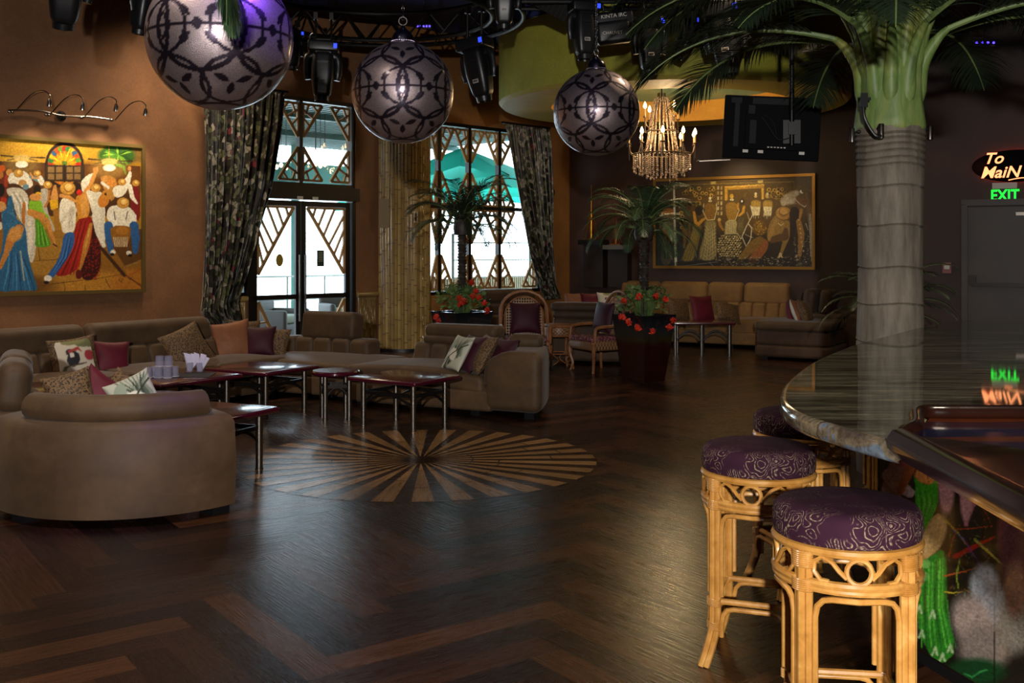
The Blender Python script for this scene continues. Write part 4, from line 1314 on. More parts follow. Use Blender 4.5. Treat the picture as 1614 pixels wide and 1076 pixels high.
# ---------------------------------------------------------------- things on the table
tc = ta.location
matp = fl(262, 592, 0.46)
g = G(); g.box((0, 0, 0.003), (0.62, 0.36, 0.004)); o = obj('table_mat', g, simple('black_cloth', '#141018', 0.8), smooth=False); o.location = (tc.x + 0.05, tc.y + 0.02, 0.456); o.rotation_euler = (0, 0, ta.rotation_euler.z - 0.9)
tag(o, 'black cloth mat under the glasses on the square table', 'mat')
def tumbler():
    r_ = thing('tumbler', 'upturned clear glass on the black mat', 'glass', (0, 0, 0))
    g = G(); g.lathe([(0.041, 0.0), (0.036, 0.095), (0.0, 0.097)], 20); g.lathe([(0.038, 0.001), (0.034, 0.085), (0.0, 0.087)], 20)
    obj('bowl', g, M['tumbler'], r_)
    g = G(); g.lathe([(0.0425, 0.0), (0.043, 0.004), (0.040, 0.006)], 20); obj('rim', g, simple('glass_rim', '#cfcfda', 0.1, spec=1.0), r_)
    return r_
tb = tumbler(); first = True
base_ = fl(252, 594, 0.46); zt0 = 0.4605
spots = [(0, 0, 0, 'front glass of the left stack'), (0.09, 0.02, 0, 'front middle glass'), (0.18, 0.0, 0, 'front right glass'), (0.03, 0.1, 0, 'rear left glass'), (0.12, 0.11, 0, 'rear middle glass'), (0.21, 0.10, 0, 'rear right glass'),
         (0.09, 0.055, 1, 'left glass of the upper layer'), (0.17, 0.06, 1, 'right glass of the upper layer')]
for i, (dx, dy, lv, nm) in enumerate(spots):
    loc = (base_.x - 0.09 + dx, base_.y + dy - 0.06, zt0 + lv * 0.098)
    lab = 'upturned clear glass, %s on the black mat' % nm
    if i == 0: tb.location = loc; tb['label'] = lab; tb['group'] = 'glasses on the square table'
    else: dup(tb, loc, label=lab, group='glasses on the square table')
napm = simple('white_napkin', '#d9d2ea', 0.7)
for i, (px_, an) in enumerate(((299, 0.3), (315, -0.4))):
    p = fl(px_, 586, 0.46)
    r_ = thing('napkin_glass', ['glass with a folded white napkin, beside the stacked glasses', 'glass with a folded white napkin, at the outer end of the mat'][i], 'glass', (p.x, p.y, 0.4605), an)
    g = G(); g.lathe([(0.0, 0.0), (0.03, 0.0), (0.035, 0.09), (0.033, 0.09), (0.028, 0.006), (0, 0.006)], 18); obj('tumbler', g, M['tumbler'], r_)
    g = G()
    for k_, (tx, tz, sw) in enumerate(((-0.045, 0.17, 0.05), (0.02, 0.16, 0.055), (0.05, 0.13, 0.045))):
        g.add([(-0.018, 0.008 * k_ - 0.008, 0.01), (0.018, 0.008 * k_ - 0.008, 0.01), (tx + sw, 0.02 * k_ - 0.02, tz), (tx - 0.01, 0.02 * k_ - 0.02, tz + 0.015), (tx * 0.5, 0.012 * k_ - 0.03, tz * 0.6)], [(0, 1, 4), (1, 2, 4), (2, 3, 4), (3, 0, 4)])
        g.add([(-0.016, 0.008 * k_ - 0.002, 0.01), (0.016, 0.008 * k_ - 0.002, 0.01), (tx + sw, 0.02 * k_ - 0.014, tz), (tx - 0.01, 0.02 * k_ - 0.014, tz + 0.015)], [(0, 3, 2, 1)])
    obj('napkin', g, napm, r_)
lamp('table_wash', 'SPOT', (-3.6, 9.3, 4.9), 30, (0.45, 0.25, 1.0), 0.05, aim=(fl(307, 586, .46)[0], fl(307, 586, .46)[1], 0.5), angle=0.12, blend=0.8)
# ---------------------------------------------------------------- bar
ZB = 1.08
edge_px = [(1614, 494), (1525, 503), (1455, 514), (1403, 527), (1353, 540), (1312, 555), (1278, 571), (1252, 589), (1236, 604), (1229, 618), (1230, 632), (1243, 645), (1268, 657), (1300, 667), (1345, 680), (1390, 692), (1418, 698)]
edge = [fl(a, b, ZB) for a, b in edge_px]
far_end = edge[0] + (edge[0] - edge[1]) * 1.2
yb = fl(1500, 656, ZB).y
xin = fl(1466, 657, ZB).x
inner = [Vector((xin, yb, ZB)), Vector((4.6, yb, ZB)), Vector((6.6, far_end.y - 1.2, ZB)), Vector((far_end.x + 0.8, far_end.y, ZB))]
poly = [far_end] + edge + inner
bar = thing('bar_counter', 'curved bar with polished granite top, painted front and dark wood arm rail', 'bar', (2.2, 4.4, 0))
BO = bar.location
def loc(p): return (p[0] - BO.x, p[1] - BO.y, p[2])
n = NT('polished_granite'); v = n.coord('Object', (1.0, 1.0, 1.0), (0, 0, 0.12))
v2_ = n.coord('Object', (0.55, 5.5, 1.0), (0, 0, 0.10))
f1 = n.noise(v2_, 3.2, 8, 0.66, 1.0); f2 = n.noise(v, 26, 5, 0.7)
c = n.ramp(f1, [(0.25, '#171613'), (0.42, '#37352a'), (0.50, '#4f5240'), (0.60, '#77705a'), (0.76, '#a39b84')])
c = n.mix(0.55, c, n.ramp(f2, [(0.3, '#2a2a2a'), (0.7, '#d0d0d0')]), 'OVERLAY')
n.base(c).set(rough=0.035, coat=0.0, spec=0.75)
M['granite'] = n.mat
n = NT('granite_edge_lit'); v = n.coord('Object')
f1 = n.noise(v, 4.5, 3, 0.6, 0.6); f2 = n.noise(v, 60, 5, 0.7)
c = n.ramp(f1, [(0.35, '#6b604c'), (0.43, '#8b7d64'), (0.49, '#54483c'), (0.56, '#7c6f5a'), (0.60, '#6f7c88'), (0.68, '#8a969e'), (0.74, '#8c8270')], 'EASE')  # edge tones lightened to stand for flash light falling on them
c = n.mix(0.7, c, n.ramp(f2, [(0.3, '#3a3a3a'), (0.7, '#d0d0d0')]), 'OVERLAY')
n.base(c).set(rough=0.12, coat=0.5)
M['granite_edge_lit'] = n.mat

def ccw(P):
    ar = sum(P[i][0] * P[(i + 1) % len(P)][1] - P[(i + 1) % len(P)][0] * P[i][1] for i in range(len(P)))
    return P if ar > 0 else list(reversed(P))
def smooth_closed(P, keep, it=2):
    return P
def slab(poly, z, th, r, k=3):
    """polygon slab with a rounded edge; material 0 top, 1 edge"""
    P = ccw(poly); n_ = len(P); N = []
    for i in range(n_):
        a, b, c_ = P[i - 1], P[i], P[(i + 1) % n_]
        d1 = Vector((b[0] - a[0], b[1] - a[1])).normalized(); d2 = Vector((c_[0] - b[0], c_[1] - b[1])).normalized()
        nn = (Vector((d1.y, -d1.x)) + Vector((d2.y, -d2.x)))
        if nn.length < 1e-6: nn = Vector((d1.y, -d1.x))
        nn.normalize(); N.append(nn / max(0.4, nn.dot(Vector((d1.y, -d1.x)))))
    prof_ = []
    for i in range(k + 1):
        a = PI / 2 * i / k; prof_.append((-r + r * math.sin(a), -r + r * math.cos(a)))   # (offset, dz)
    for i in range(k + 1):
        a = PI / 2 * i / k; prof_.append((-r + r * math.cos(a), -th + r - r * math.sin(a)))
    g = G(); vs = []; K = len(prof_)
    for i in range(n_):
        for (o_, dz) in prof_: vs.append((P[i][0] + N[i].x * o_, P[i][1] + N[i].y * o_, z + dz))
    fs = []
    for i in range(n_):
        for j in range(K - 1):
            fs.append((i * K + j, i * K + j + 1, ((i + 1) % n_) * K + j + 1, ((i + 1) % n_) * K + j))
    g.add(vs, fs, 1)
    g.add([vs[i * K] for i in range(n_)], [tuple(range(n_))], 0)
    g.add([vs[i * K + K - 1] for i in range(n_)], [tuple(reversed(range(n_)))], 1)
    return g
# resample the curved outer edge smoothly
def catmull(P, m=4):
    out_ = []
    for i in range(len(P) - 1):
        p0 = P[max(i - 1, 0)]; p1 = P[i]; p2 = P[i + 1]; p3 = P[min(i + 2, len(P) - 1)]
        for j in range(m):
            t = j / m
            out_.append(0.5 * ((2 * p1) + (p2 - p0) * t + (2 * p0 - 5 * p1 + 4 * p2 - p3) * t * t + (3 * p1 - p0 - 3 * p2 + p3) * t ** 3))
    out_.append(P[-1]); return out_
se = catmull([Vector((p.x, p.y, ZB)) for p in edge], 4)
poly = [far_end] + se + inner
g = slab([loc(p) for p in poly], ZB, 0.062, 0.022)
obj('countertop', g, [M['granite'], M['granite_edge_lit']], bar, angle=50)

# cabinet under the top
mc = fl(1387, 1003, 0.06); mb = fl(1513, 1080, 0.06)
md = (mb - mc).normalized()
mend = mc + md * 2.6
def off_in(p, q, d):
    dd = Vector((q.x - p.x, q.y - p.y, 0)).normalized(); return Vector((-dd.y, dd.x, 0)) * d
e3 = fl(1353, 540, ZB); e1_ = fl(1455, 514, ZB); e0_ = edge[0]
sd = Vector((0.78, -0.62, 0)) * 0.42
b1_ = Vector((e3.x, e3.y, 0)) + sd; b2_ = Vector((e1_.x, e1_.y, 0)) + sd; b3_ = Vector((far_end.x, far_end.y, 0)) + sd
cab = [mc, b1_, b2_, b3_, Vector((6.4, far_end.y - 1.4, 0)), Vector((4.5, yb + 0.1, 0)), Vector((2.9, yb - 0.1, 0)), Vector((mend.x + 0.8, mend.y, 0)), mend]
g = G(); g.prism([loc((p.x, p.y, 0)) for p in cab], 0.10, ZB - 0.062)
obj('cabinet', g, M['rail_wood'], bar, smooth=False)
g = G(); ctr = sum((Vector((p.x, p.y, 0)) for p in cab), Vector()) / len(cab)
g.prism([loc((p.x + (ctr.x - p.x) * 0.04, p.y + (ctr.y - p.y) * 0.04, 0)) for p in cab], 0.0, 0.10)
obj('plinth', g, M['black'], bar, smooth=False)
# foot platform
pf = [fl(1297, 985), fl(1392, 1046), fl(1395, 1100), Vector((mc.x + 0.02, mc.y - 0.8, 0)), Vector((mc.x + 0.02, mc.y + 0.4, 0))]

# painted front panel
RM = Ras(406, 538, '#15140f', 0, 0, 0.5)
r_ = RM
r_.poly([(180, 100), (480, 150), (812, 330), (812, 1076), (180, 1076)], '#1c1a14')
r_.ell(400, 900, 200, 240, '#0f120d', soft=0.5)
r_.poly([(220, 95), (335, 110), (330, 150), (222, 180)], '#8a2f1a').ell(235, 175, 26, 22, '#141015')
r_.poly([(255, 190), (300, 110), (335, 120), (330, 200), (290, 300), (335, 330), (260, 320), (225, 300)], '#b78f8c', smooth=2)
r_.line([(270, 130), (320, 170)], 60, '#c06070'); r_.line([(262, 230), (300, 270), (345, 300)], [60, 60, 40], '#cdb1ae')
r_.line([(365, 130), (340, 210), (305, 295)], [44, 46, 30], '#b5622a')
r_.poly([(375, 130), (465, 170), (462, 250), (430, 275), (370, 240)], '#c06a2c', smooth=1)
r_.ell(398, 232, 30, 26, '#d98a45', soft=0.4).ell(442, 238, 26, 24, '#d98a45', soft=0.4).line([(414, 200), (422, 255)], 5, '#7a3a18').ell(400, 172, 20, 24, '#2a120c')
for x0_, y0_, x1_, y1_, w_ in ((470, 190, 500, 370, 50), (510, 210, 480, 330, 46), (560, 250, 575, 430, 40), (600, 290, 590, 390, 30)):
    r_.line([(x0_, y0_), ((x0_ + x1_) / 2 + 6, (y0_ + y1_) / 2), (x1_, y1_)], [w_, w_ * 1.1, w_ * 0.4], '#a86470')
r_.ell(495, 300, 26, 70, '#c48a8c', soft=0.5).ell(575, 340, 18, 60, '#c48a8c', soft=0.6)
r_.poly([(362, 215), (372, 245), (400, 265), (432, 268), (458, 240), (462, 330), (450, 380), (395, 470), (375, 475), (368, 340)], '#3f9c22', smooth=1)
for k_ in range(6): r_.line([(372 + 12 * k_, 275 + 6 * k_), (385 + 11 * k_, 340), (380 + 6 * k_, 450 - 8 * k_)], [2, 6, 2], ['#5fc036', '#2c7a1a'][k_ % 2])
r_.poly([(395, 468), (455, 372), (485, 410), (492, 470), (465, 530), (420, 565), (390, 590), (370, 700), (368, 800), (342, 880), (335, 850), (350, 760), (352, 620), (365, 510)], '#a8844e', smooth=2)
r_.ell(450, 470, 34, 70, '#c9a367', ang=0.35, soft=0.4).line([(372, 600), (362, 700), (356, 820)], [16, 14, 8], '#c49c5e')
r_.poly([(385, 585), (430, 560), (488, 520), (492, 600), (500, 760), (535, 950), (490, 990), (450, 1000), (385, 880), (375, 780)], '#2a7a22', smooth=1)
for k_ in range(8):
    x_ = 390 + 14 * k_
    r_.line([(x_ + 8, 600 - 6 * k_), (x_ + 2, 760), (x_ + 4 + 6 * k_, 930)], [4, 8, 5], ['#46a02f', '#1c5a1a', '#5cb83c'][k_ % 3])
r_.ell(408, 590, 24, 18, '#6aa84c').ell(403, 640, 20, 20, '#5f9c4c')
for x_, y_ in ((395, 890), (385, 790), (450, 960), (480, 985), (512, 950), (440, 810)): r_.line([(x_ - 12, y_), (x_, y_ - 30), (x_ + 8, y_)], 9, '#a8c48c')
r_.poly([(322, 880), (360, 810), (382, 830), (372, 930), (360, 880), (340, 920), (318, 915)], '#a2a08a', smooth=1)
r_.line([(332, 740), (325, 860)], [14, 4], '#2f8a24')
rs_ = np.random.RandomState(2)
for (a, b, c_, w_) in (((495, 415), (590, 530), '#b3912c', 7), ((530, 560), (690, 480), '#b02418', 20), ((610, 490), (735, 605), '#a89a3c', 11), ((520, 450), (690, 435), '#c0441c', 5),
                      ((505, 560), (550, 430), '#a83a18', 6), ((485, 640), (640, 600), '#b04a20', 6), ((550, 570), (545, 700), '#8a9a2c', 6), ((488, 703), (560, 703), '#b0a02c', 7),
                      ((600, 600), (580, 700), '#3c8a2c', 4), ((520, 450), (600, 560), '#2c6a9a', 4), ((640, 350), (690, 470), '#8a3018', 4), ((560, 480), (640, 610), '#8a2c8a', 4)):
    m_ = ((a[0] + b[0]) / 2 + rs_.uniform(-16, 16), (a[1] + b[1]) / 2 + rs_.uniform(-10, 10)); r_.line([a, m_, b], [w_, w_, w_ * 0.3], c_)
for _ in range(40):
    x_, y_ = rs_.uniform(490, 690), rs_.uniform(400, 720); r_.line([(x_, y_), (x_ + rs_.uniform(-40, 40), y_ + rs_.uniform(-50, 50))], 2.2, ['#8a5a24', '#4a7a2c', '#7a2c1c', '#6a6a3a'][rs_.randint(4)])
r_.ell(650, 670, 46, 60, '#a3a7ae', soft=0.6).ell(690, 760, 70, 60, '#8c8e92', ang=0.6, soft=0.7).ell(600, 830, 60, 90, '#97857c', ang=-0.4, soft=0.6).ell(650, 930, 80, 70, '#7c7068', soft=0.7).ell(780, 830, 60, 90, '#7c7468', soft=0.7)
r_.ell(740, 470, 30, 80, '#6c3038', soft=0.6).ell(780, 540, 50, 120, '#4e2a30', soft=0.8).ell(775, 690, 34, 90, '#7c5848', soft=0.6)
r_.ell(610, 1030, 90, 40, '#123a1c', soft=0.7).line([(565, 1035), (600, 1052), (630, 1030), (660, 1022)], 6, '#2f8a44')
r_.line([(695, 370), (690, 1076)], 3, '#0c0a0a')
r_.blur(1).grain(0.07)
g = G(); NXm, NZm = 210, 260
pw = 1.5
def mfn(u, v): 
    p = mc + md * (u * pw) - Vector((-md.y, md.x, 0)) * 0.0
    nn = Vector((md.y, -md.x, 0)); 
    if nn.x > 0: nn = -nn
    p = p + nn * 0.004
    return loc((p.x, p.y, 0.105 + v * (ZB - 0.062 - 0.108)))
g.grid(mfn, NXm, NZm)
co = np.array(g.v); px_ = 807 + F * (co[:, 0] + BO.x) / (co[:, 1] + BO.y); py_ = HY - F * (co[:, 2] - CAMZ) / (co[:, 1] + BO.y)
SCM = 1076 / 416.0
cols_ = RM.sample((px_ - 1300) * SCM, (py_ - 660) * SCM)
M['mural'] = colormat('painted_bar_front', 0.12, coat=0.6, spec=0.5)
o = obj('painted_panel', g, M['mural'], bar, smooth=False); setcol(o.data, cols_)
# wall-side painted panel behind the tip stools (dark)

# arm rail of dark glossy wood on the near section, and the painted top inside it
xo = fl(1418, 698, ZB).x
yo = fl(1418, 698, ZB).y
g = G()
def railprof(s):
    # (x across from the outer edge, z)
    w = 0.03 + 0.19 * s
    return [(0.0, -0.045), (-0.02, -0.02), (-0.022, 0.005), (-0.006, 0.028), (0.02, 0.034), (0.04, 0.026), (0.05, 0.022), (w - 0.02, 0.045 * s + 0.012), (w, 0.030 * s + 0.012), (w + 0.01, -0.01), (w, -0.045)]
rings = []
for i, (yy_, s) in enumerate([(yo + 0.04, 0.02), (yo + 0.02, 0.12), (yo - 0.02, 0.22), (yo - 0.08, 0.35), (yo - 0.18, 0.55), (yo - 0.32, 0.8), (yo - 0.45, 1.0), (yo - 0.7, 1.0), (yo - 1.0, 1.0), (yo - 1.6, 1.0), (yo - 2.4, 1.0)]):
    pr = railprof(s)
    lean = 0.0
    rings.append([loc((xo + p[0] - max(0, yo - yy_) * 0.03, yy_, ZB + p[1])) for p in pr])
K = len(rings[0]); vs = [p for r in rings for p in r]; fs = []
for i in range(len(rings) - 1):
    for j in range(K):
        j2 = (j + 1) % K; fs.append((i * K + j, i * K + j2, (i + 1) * K + j2, (i + 1) * K + j))
fs.append(tuple(range(K))); fs.append(tuple((len(rings) - 1) * K + j for j in reversed(range(K))))
g.add(vs, fs); obj('arm_rail', g, M['rail_wood'], bar, angle=35)
# moulding from the rail end back to the inner corner
g = G(); pts = [(xo + 0.005, yo + 0.03, ZB - 0.0), (xo + 0.05, yo + 0.09, ZB + 0.012), (xo + 0.11, yo + 0.17, ZB + 0.014), (xin - 0.04, yb - 0.02, ZB + 0.012), (xin + 0.06, yb + 0.0, ZB + 0.012), (xin + 0.16, yb, ZB + 0.012), (xin + 0.3, yb, ZB + 0.012), (xin + 0.5, yb, ZB + 0.012)]
pts = catmull([Vector(p) for p in pts], 5)
g.tube([loc(p) for p in pts] + [loc((4.4, yb, ZB + 0.012))], 0.024, 10); obj('moulding', g, M['rail_wood'], bar)
# painted top inside the rail
n = NT('painted_bar_top'); tcn = n.coord('Object'); sx = n.node('ShaderNodeSeparateXYZ'); n.link(tcn, sx.inputs[0])
yv = n.math('SUBTRACT', yb - BO.y, sx.outputs['Y'])
wob = n.math('MULTIPLY', n.noise(tcn, 5, 3), 0.05)
yv2 = n.math('ADD', yv, wob)
c = n.ramp(yv2, [(0.0, '#7a3a1c'), (0.105, '#3c2430'), (0.215, '#2a1c2c'), (0.24, '#0f1f45'), (0.33, '#101c3c'), (0.36, '#6c3018'), (0.43, '#0e1a38')], 'CONSTANT')
n.base(n.mix(0.35, c, n.ramp(n.noise(tcn, 14, 4), [(0.3, '#404040'), (0.7, '#c0c0c0')]), 'OVERLAY')).set(rough=0.08, coat=0.6)
g = G(); g.prism([loc((xo + 0.02, yo + 0.0, 0)), loc((xin, yb - 0.01, 0)), loc((4.4, yb - 0.01, 0)), loc((4.4, yb - 2.2, 0)), loc((xo + 0.02, yo - 2.3, 0))], ZB - 0.05, ZB - 0.004)
obj('painted_top', g, n.mat, bar, smooth=False)

# ---------------------------------------------------------------- rattan bar stools
def make_stool(label):
    t = thing('bar_stool', label, 'bar stool')
    R0 = 0.212
    g = G(); pr = [(0, 0.843), (0.12, 0.842), (0.18, 0.838), (0.206, 0.829), (0.218, 0.814), (0.2215, 0.795), (0.222, 0.76), (0.218, 0.742), (0.205, 0.734), (0, 0.733)]
    g.lathe(pr, 48); obj('seat_cushion', g, M['brocade'], t)
    g = G()
    for z, r in ((0.725, 0.014), (0.632, 0.013), (0.614, 0.010)):
        g.tube([(R0 * math.cos(2 * PI * i / 40), R0 * math.sin(2 * PI * i / 40), z) for i in range(40)], r, 8, closed=True)
    obj('seat_ring', g, M['rattan'], t)
    leg_a = [PI / 4 + i * PI / 2 for i in range(4)]
    for a in leg_a:
        g = G(); ca, sa = math.cos(a), math.sin(a)
        for k_ in (-1, 0, 1):
            da = k_ * 0.085
            pts = []
            for z in (0.72, 0.6, 0.4, 0.2, 0.15, 0.10, 0.05, 0.0):
                rr = R0 - 0.004 + (0 if k_ else 0.012)
                fl_ = 0 if z > 0.16 else (0.16 - z) / 0.16
                rr += 0.055 * fl_ ** 1.3
                aa = a + da * (1 if z > 0.16 else 1 - 0.2 * fl_)
                pts.append((rr * math.cos(aa), rr * math.sin(aa), z))
            g.tube(pts, 0.0125, 8)
        leg = obj('leg', g, M['rattan'], t)
        for zc, hh in ((0.70, 0.05), (0.625, 0.04), (0.245, 0.03), (0.155, 0.03)):
            g = G()
            for q in range(int(hh / 0.006)):
                z = zc - hh / 2 + q * 0.006
                pts = []
                for i in range(12):
                    th = 2 * PI * i / 12
                    lx, ly = 0.034 * math.cos(th), 0.018 * math.sin(th)
                    cx, cy = (R0 + 0.002) * ca, (R0 + 0.002) * sa
                    pts.append((cx + lx * -sa + ly * ca, cy + lx * ca + ly * sa, z))
                g.tube(pts, 0.0032, 4, closed=True)
            obj('binding', g, M['rattan'], leg)
    # scroll frieze: circle between two half loops on each side
    for i, a in enumerate(leg_a):
        g = G(); am = a + PI / 4
        def P(s, z): # s arc length from the middle
            th = am + s / R0; return (R0 * math.cos(th), R0 * math.sin(th), z)
        zc = 0.676
        g.tube([P(0.035 * math.cos(2 * PI * k_ / 20), zc + 0.036 * math.sin(2 * PI * k_ / 20)) for k_ in range(20)], 0.0075, 6, closed=True)
        for sg in (-1, 1):
            pts = [P(sg * 0.035, zc - 0.02), P(sg * 0.055, zc - 0.002), P(sg * 0.075, zc + 0.022), P(sg * 0.105, zc + 0.036), P(sg * 0.128, zc + 0.02), P(sg * 0.13, zc - 0.01), P(sg * 0.11, zc - 0.032), P(sg * 0.085, zc - 0.034)]
            g.tube(pts, 0.0075, 6)
        obj('scroll', g, M['rattan'], t)
        # arches under the ring and above the foot rail
        g = G()
        wd = 0.128
        for zt__, zb_, in ((0.590, 0.27), (0.225, 0.115)):
            pts = []
            rr = R0 - 0.004
            th0, th1 = am - wd / R0, am + wd / R0
            pa_ = Vector((rr * math.cos(th0), rr * math.sin(th0), 0)); pb_ = Vector((rr * math.cos(th1), rr * math.sin(th1), 0))
            for s, z in ((0, zb_), (0, zt__ - 0.06), (0.03, zt__ - 0.025), (0.10, zt__ - 0.006), (0.2, zt__), (0.5, zt__), (0.8, zt__), (0.9, zt__ - 0.006), (0.97, zt__ - 0.025), (1, zt__ - 0.06), (1, zb_)):
                p = pa_.lerp(pb_, s)
                if zb_ > 0.2:
                    am_ = th0 + (th1 - th0) * s; p = Vector((rr * math.cos(am_), rr * math.sin(am_), 0))
                p.z = z; pts.append(p)
            g.tube(pts, 0.0095, 8)
        obj('arch', g, M['rattan'], t)
        g = G()
        p0 = (R0 * math.cos(a), R0 * math.sin(a), 0.245); p1 = (R0 * math.cos(a + PI / 2), R0 * math.sin(a + PI / 2), 0.245)
        g.tube([p0, p1], 0.012, 8); obj('foot_rail', g, M['rattan'], t)
    return t
GS = 'rattan stools along the bar'
st = make_stool('nearest rattan bar stool, its purple brocade seat under the bar rail')
Ys = 3.20; st.location = ((1334 - 807) / F * Ys, Ys, 0); st.rotation_euler.z = math.radians(-8); st['group'] = GS
Ys = 4.13; dup(st, ((1195 - 807) / F * Ys, Ys, 0), math.radians(-20), 'rattan bar stool with purple seat standing clear at the left of the bar tip', GS)
Ys = 4.98; dup(st, ((1262 - 807) / F * Ys, Ys, 0), math.radians(12), 'rattan bar stool with its purple seat tucked under the granite bar tip', GS)
Ys = 5.75; dup(st, ((1378 - 807) / F * Ys, Ys, 0), math.radians(30), 'rattan bar stool farthest back, only its shaded legs visible beneath the granite', GS)

# ---------------------------------------------------------------- palms
def frond(g, base, heading, elev, length, droop, leaflets, ll, lw, rr=0.012, mr=0, ml=1, start=0.22, seed=0, side=0.0, vshape=0.45, hang=0.35, seg=3):
    """pinnate palm leaf; heading (rad), elev start angle, droop total bend (rad)"""
    rnd_ = random.Random(seed)
    p = Vector(base); pts = [p.copy()]; dirs = []
    N = 22
    for i in range(N):
        t = (i + 0.5) / N
        e = elev - droop * t ** 1.35
        h = heading + side * t
        d = Vector((math.cos(e) * math.cos(h), math.cos(e) * math.sin(h), math.sin(e)))
        dirs.append(d); p = p + d * (length / N); pts.append(p.copy())
    dirs.append(dirs[-1])
    g.tube(pts, [rr * (1 - 0.85 * i / N) for i in range(N + 1)], 6, m=mr)
    for k_ in range(leaflets):
        t = start + (1 - start) * (k_ + 0.5) / leaflets
        f_ = t * N; i = min(int(f_), N - 1); q = pts[i].lerp(pts[i + 1], f_ - i); d = dirs[i]
        s_ = Vector((0, 0, 1)).cross(d)
        s_ = s_.normalized() if s_.length > 1e-3 else Vector((1, 0, 0))
        up = d.cross(s_).normalized()
        env = math.sin(PI * min(1.0, 0.12 + 0.9 * (t - start) / (1 - start))) ** 0.6
        if t > 0.93: env *= 0.8
        for sg in (-1, 1):
            L = ll * env * rnd_.uniform(0.85, 1.1)
            if L < 0.01: continue
            fwd = 0.55 + 0.9 * (t - start) + rnd_.uniform(-0.12, 0.12)
            dir_ = (s_ * sg + d * fwd + up * (vshape + rnd_.uniform(-0.1, 0.1))).normalized()
            a = q.copy(); wv = d * lw * 0.5
            vs_ = []; cur = a; dd = dir_.copy()
            for j in range(seg + 1):
                w_ = lw * (0.5 if j == 0 else (1.0 - (j / seg) ** 2.0 * 0.9)) * 0.5
                wd_ = (d - dd * d.dot(dd)); wd_ = wd_.normalized() if wd_.length > 1e-3 else up
                vs_ += [cur + wd_ * w_, cur - wd_ * w_]
                cur = cur + dd * (L / seg); dd = (dd + Vector((0, 0, -hang * (0.6 + 0.5 * j)))).normalized()
            g.add(vs_, [(2 * j, 2 * j + 1, 2 * j + 3, 2 * j + 2) for j in range(seg)], ml)
    return pts[-1]

# --- the big artificial palm behind the bar
PX, PY_ = (1403 - 807) / F * 7.55, 7.55
bp_ = thing('giant_palm', 'giant artificial palm with grey ringed trunk and green crown rising behind the bar', 'palm tree', (PX, PY_, 0))
n = NT('ringed_grey_trunk'); v = n.coord('Object', (5, 5, 0.8))
f = n.noise(v, 3, 6, 0.65); f2 = n.noise(n.coord('Object'), 1.8, 3)
c = n.ramp(f, [(0.28, '#5c5348'), (0.5, '#7c7264'), (0.75, '#988e7e')])
n.base(n.mix(0.35, c, n.ramp(f2, [(0.3, '#505050'), (0.7, '#b8b8b8')]), 'OVERLAY')).set(rough=0.75); n.bump(f, 0.4, 0.01)
M['trunk'] = n.mat
zt1 = CAMZ + (HY - 203) / F * 7.55
g = G(); prof = []; rt = 0.232
groove = [0.35, 0.8, 1.15, 1.55, 1.95]
gz = [CAMZ + (HY - y_) / F * 7.5 for y_ in (214, 222, 231, 241, 252, 262)] + [2.06, 1.78, 1.48, 1.22, 0.95, 0.6, 0.3]
zs_ = sorted(set([0.0, zt1] + [z + d_ for z in gz for d_ in (-0.012, 0.0, 0.012, 0.03)]))
for z in zs_:
    r = rt + 0.01 * math.sin(z * 3)
    if any(abs(z - q) < 0.004 for q in gz): r -= 0.012
    elif any(abs(z - q - 0.012) < 0.004 for q in gz): r += 0.004
    prof.append((r, z))
g.lathe(prof, 40)
g.v = [(x, y, z + 0.008 * math.sin(3 * math.atan2(y, x)) * (1 if 0.1 < z < zt1 - 0.02 else 0)) for x, y, z in g.v]
obj('trunk', g, M['trunk'], bp_, angle=60)
n = NT('green_crown_paint'); v = n.coord('Object', (3.0, 3.0, 0.7))
f = n.noise(v, 2.6, 5, 0.6, 1.0); f2 = n.noise(n.coord('Object', (1.2, 1.2, 0.5)), 3, 2)
c = n.ramp(f, [(0.28, '#4d6636'), (0.48, '#6d8744'), (0.62, '#86985a'), (0.75, '#a3a04a')])
n.base(n.mix(n.ramp(f2, [(0.5, 0.0), (0.7, 0.5)]), c, '#b59a3a')).set(rough=0.5); n.bump(f, 0.3, 0.01)
M['crown'] = n.mat
g = G()
prof = [(0.235, zt1 - 0.02), (0.245, zt1 + 0.0), (0.24, zt1 + 0.06), (0.225, zt1 + 0.18), (0.222, zt1 + 0.35), (0.235, zt1 + 0.55), (0.23, zt1 + 0.75), (0.18, zt1 + 1.0), (0.1, zt1 + 1.3), (0.0, zt1 + 1.5)]
g.lathe(prof, 36)
g.v = [(x * (1 + 0.035 * math.cos(7 * math.atan2(y, x) + 2 * z)), y * (1 + 0.035 * math.cos(7 * math.atan2(y, x) + 2 * z)), z) for x, y, z in g.v]
obj('crown', g, M['crown'], bp_)
rnd = random.Random(21)
sheath = G()
specs = []
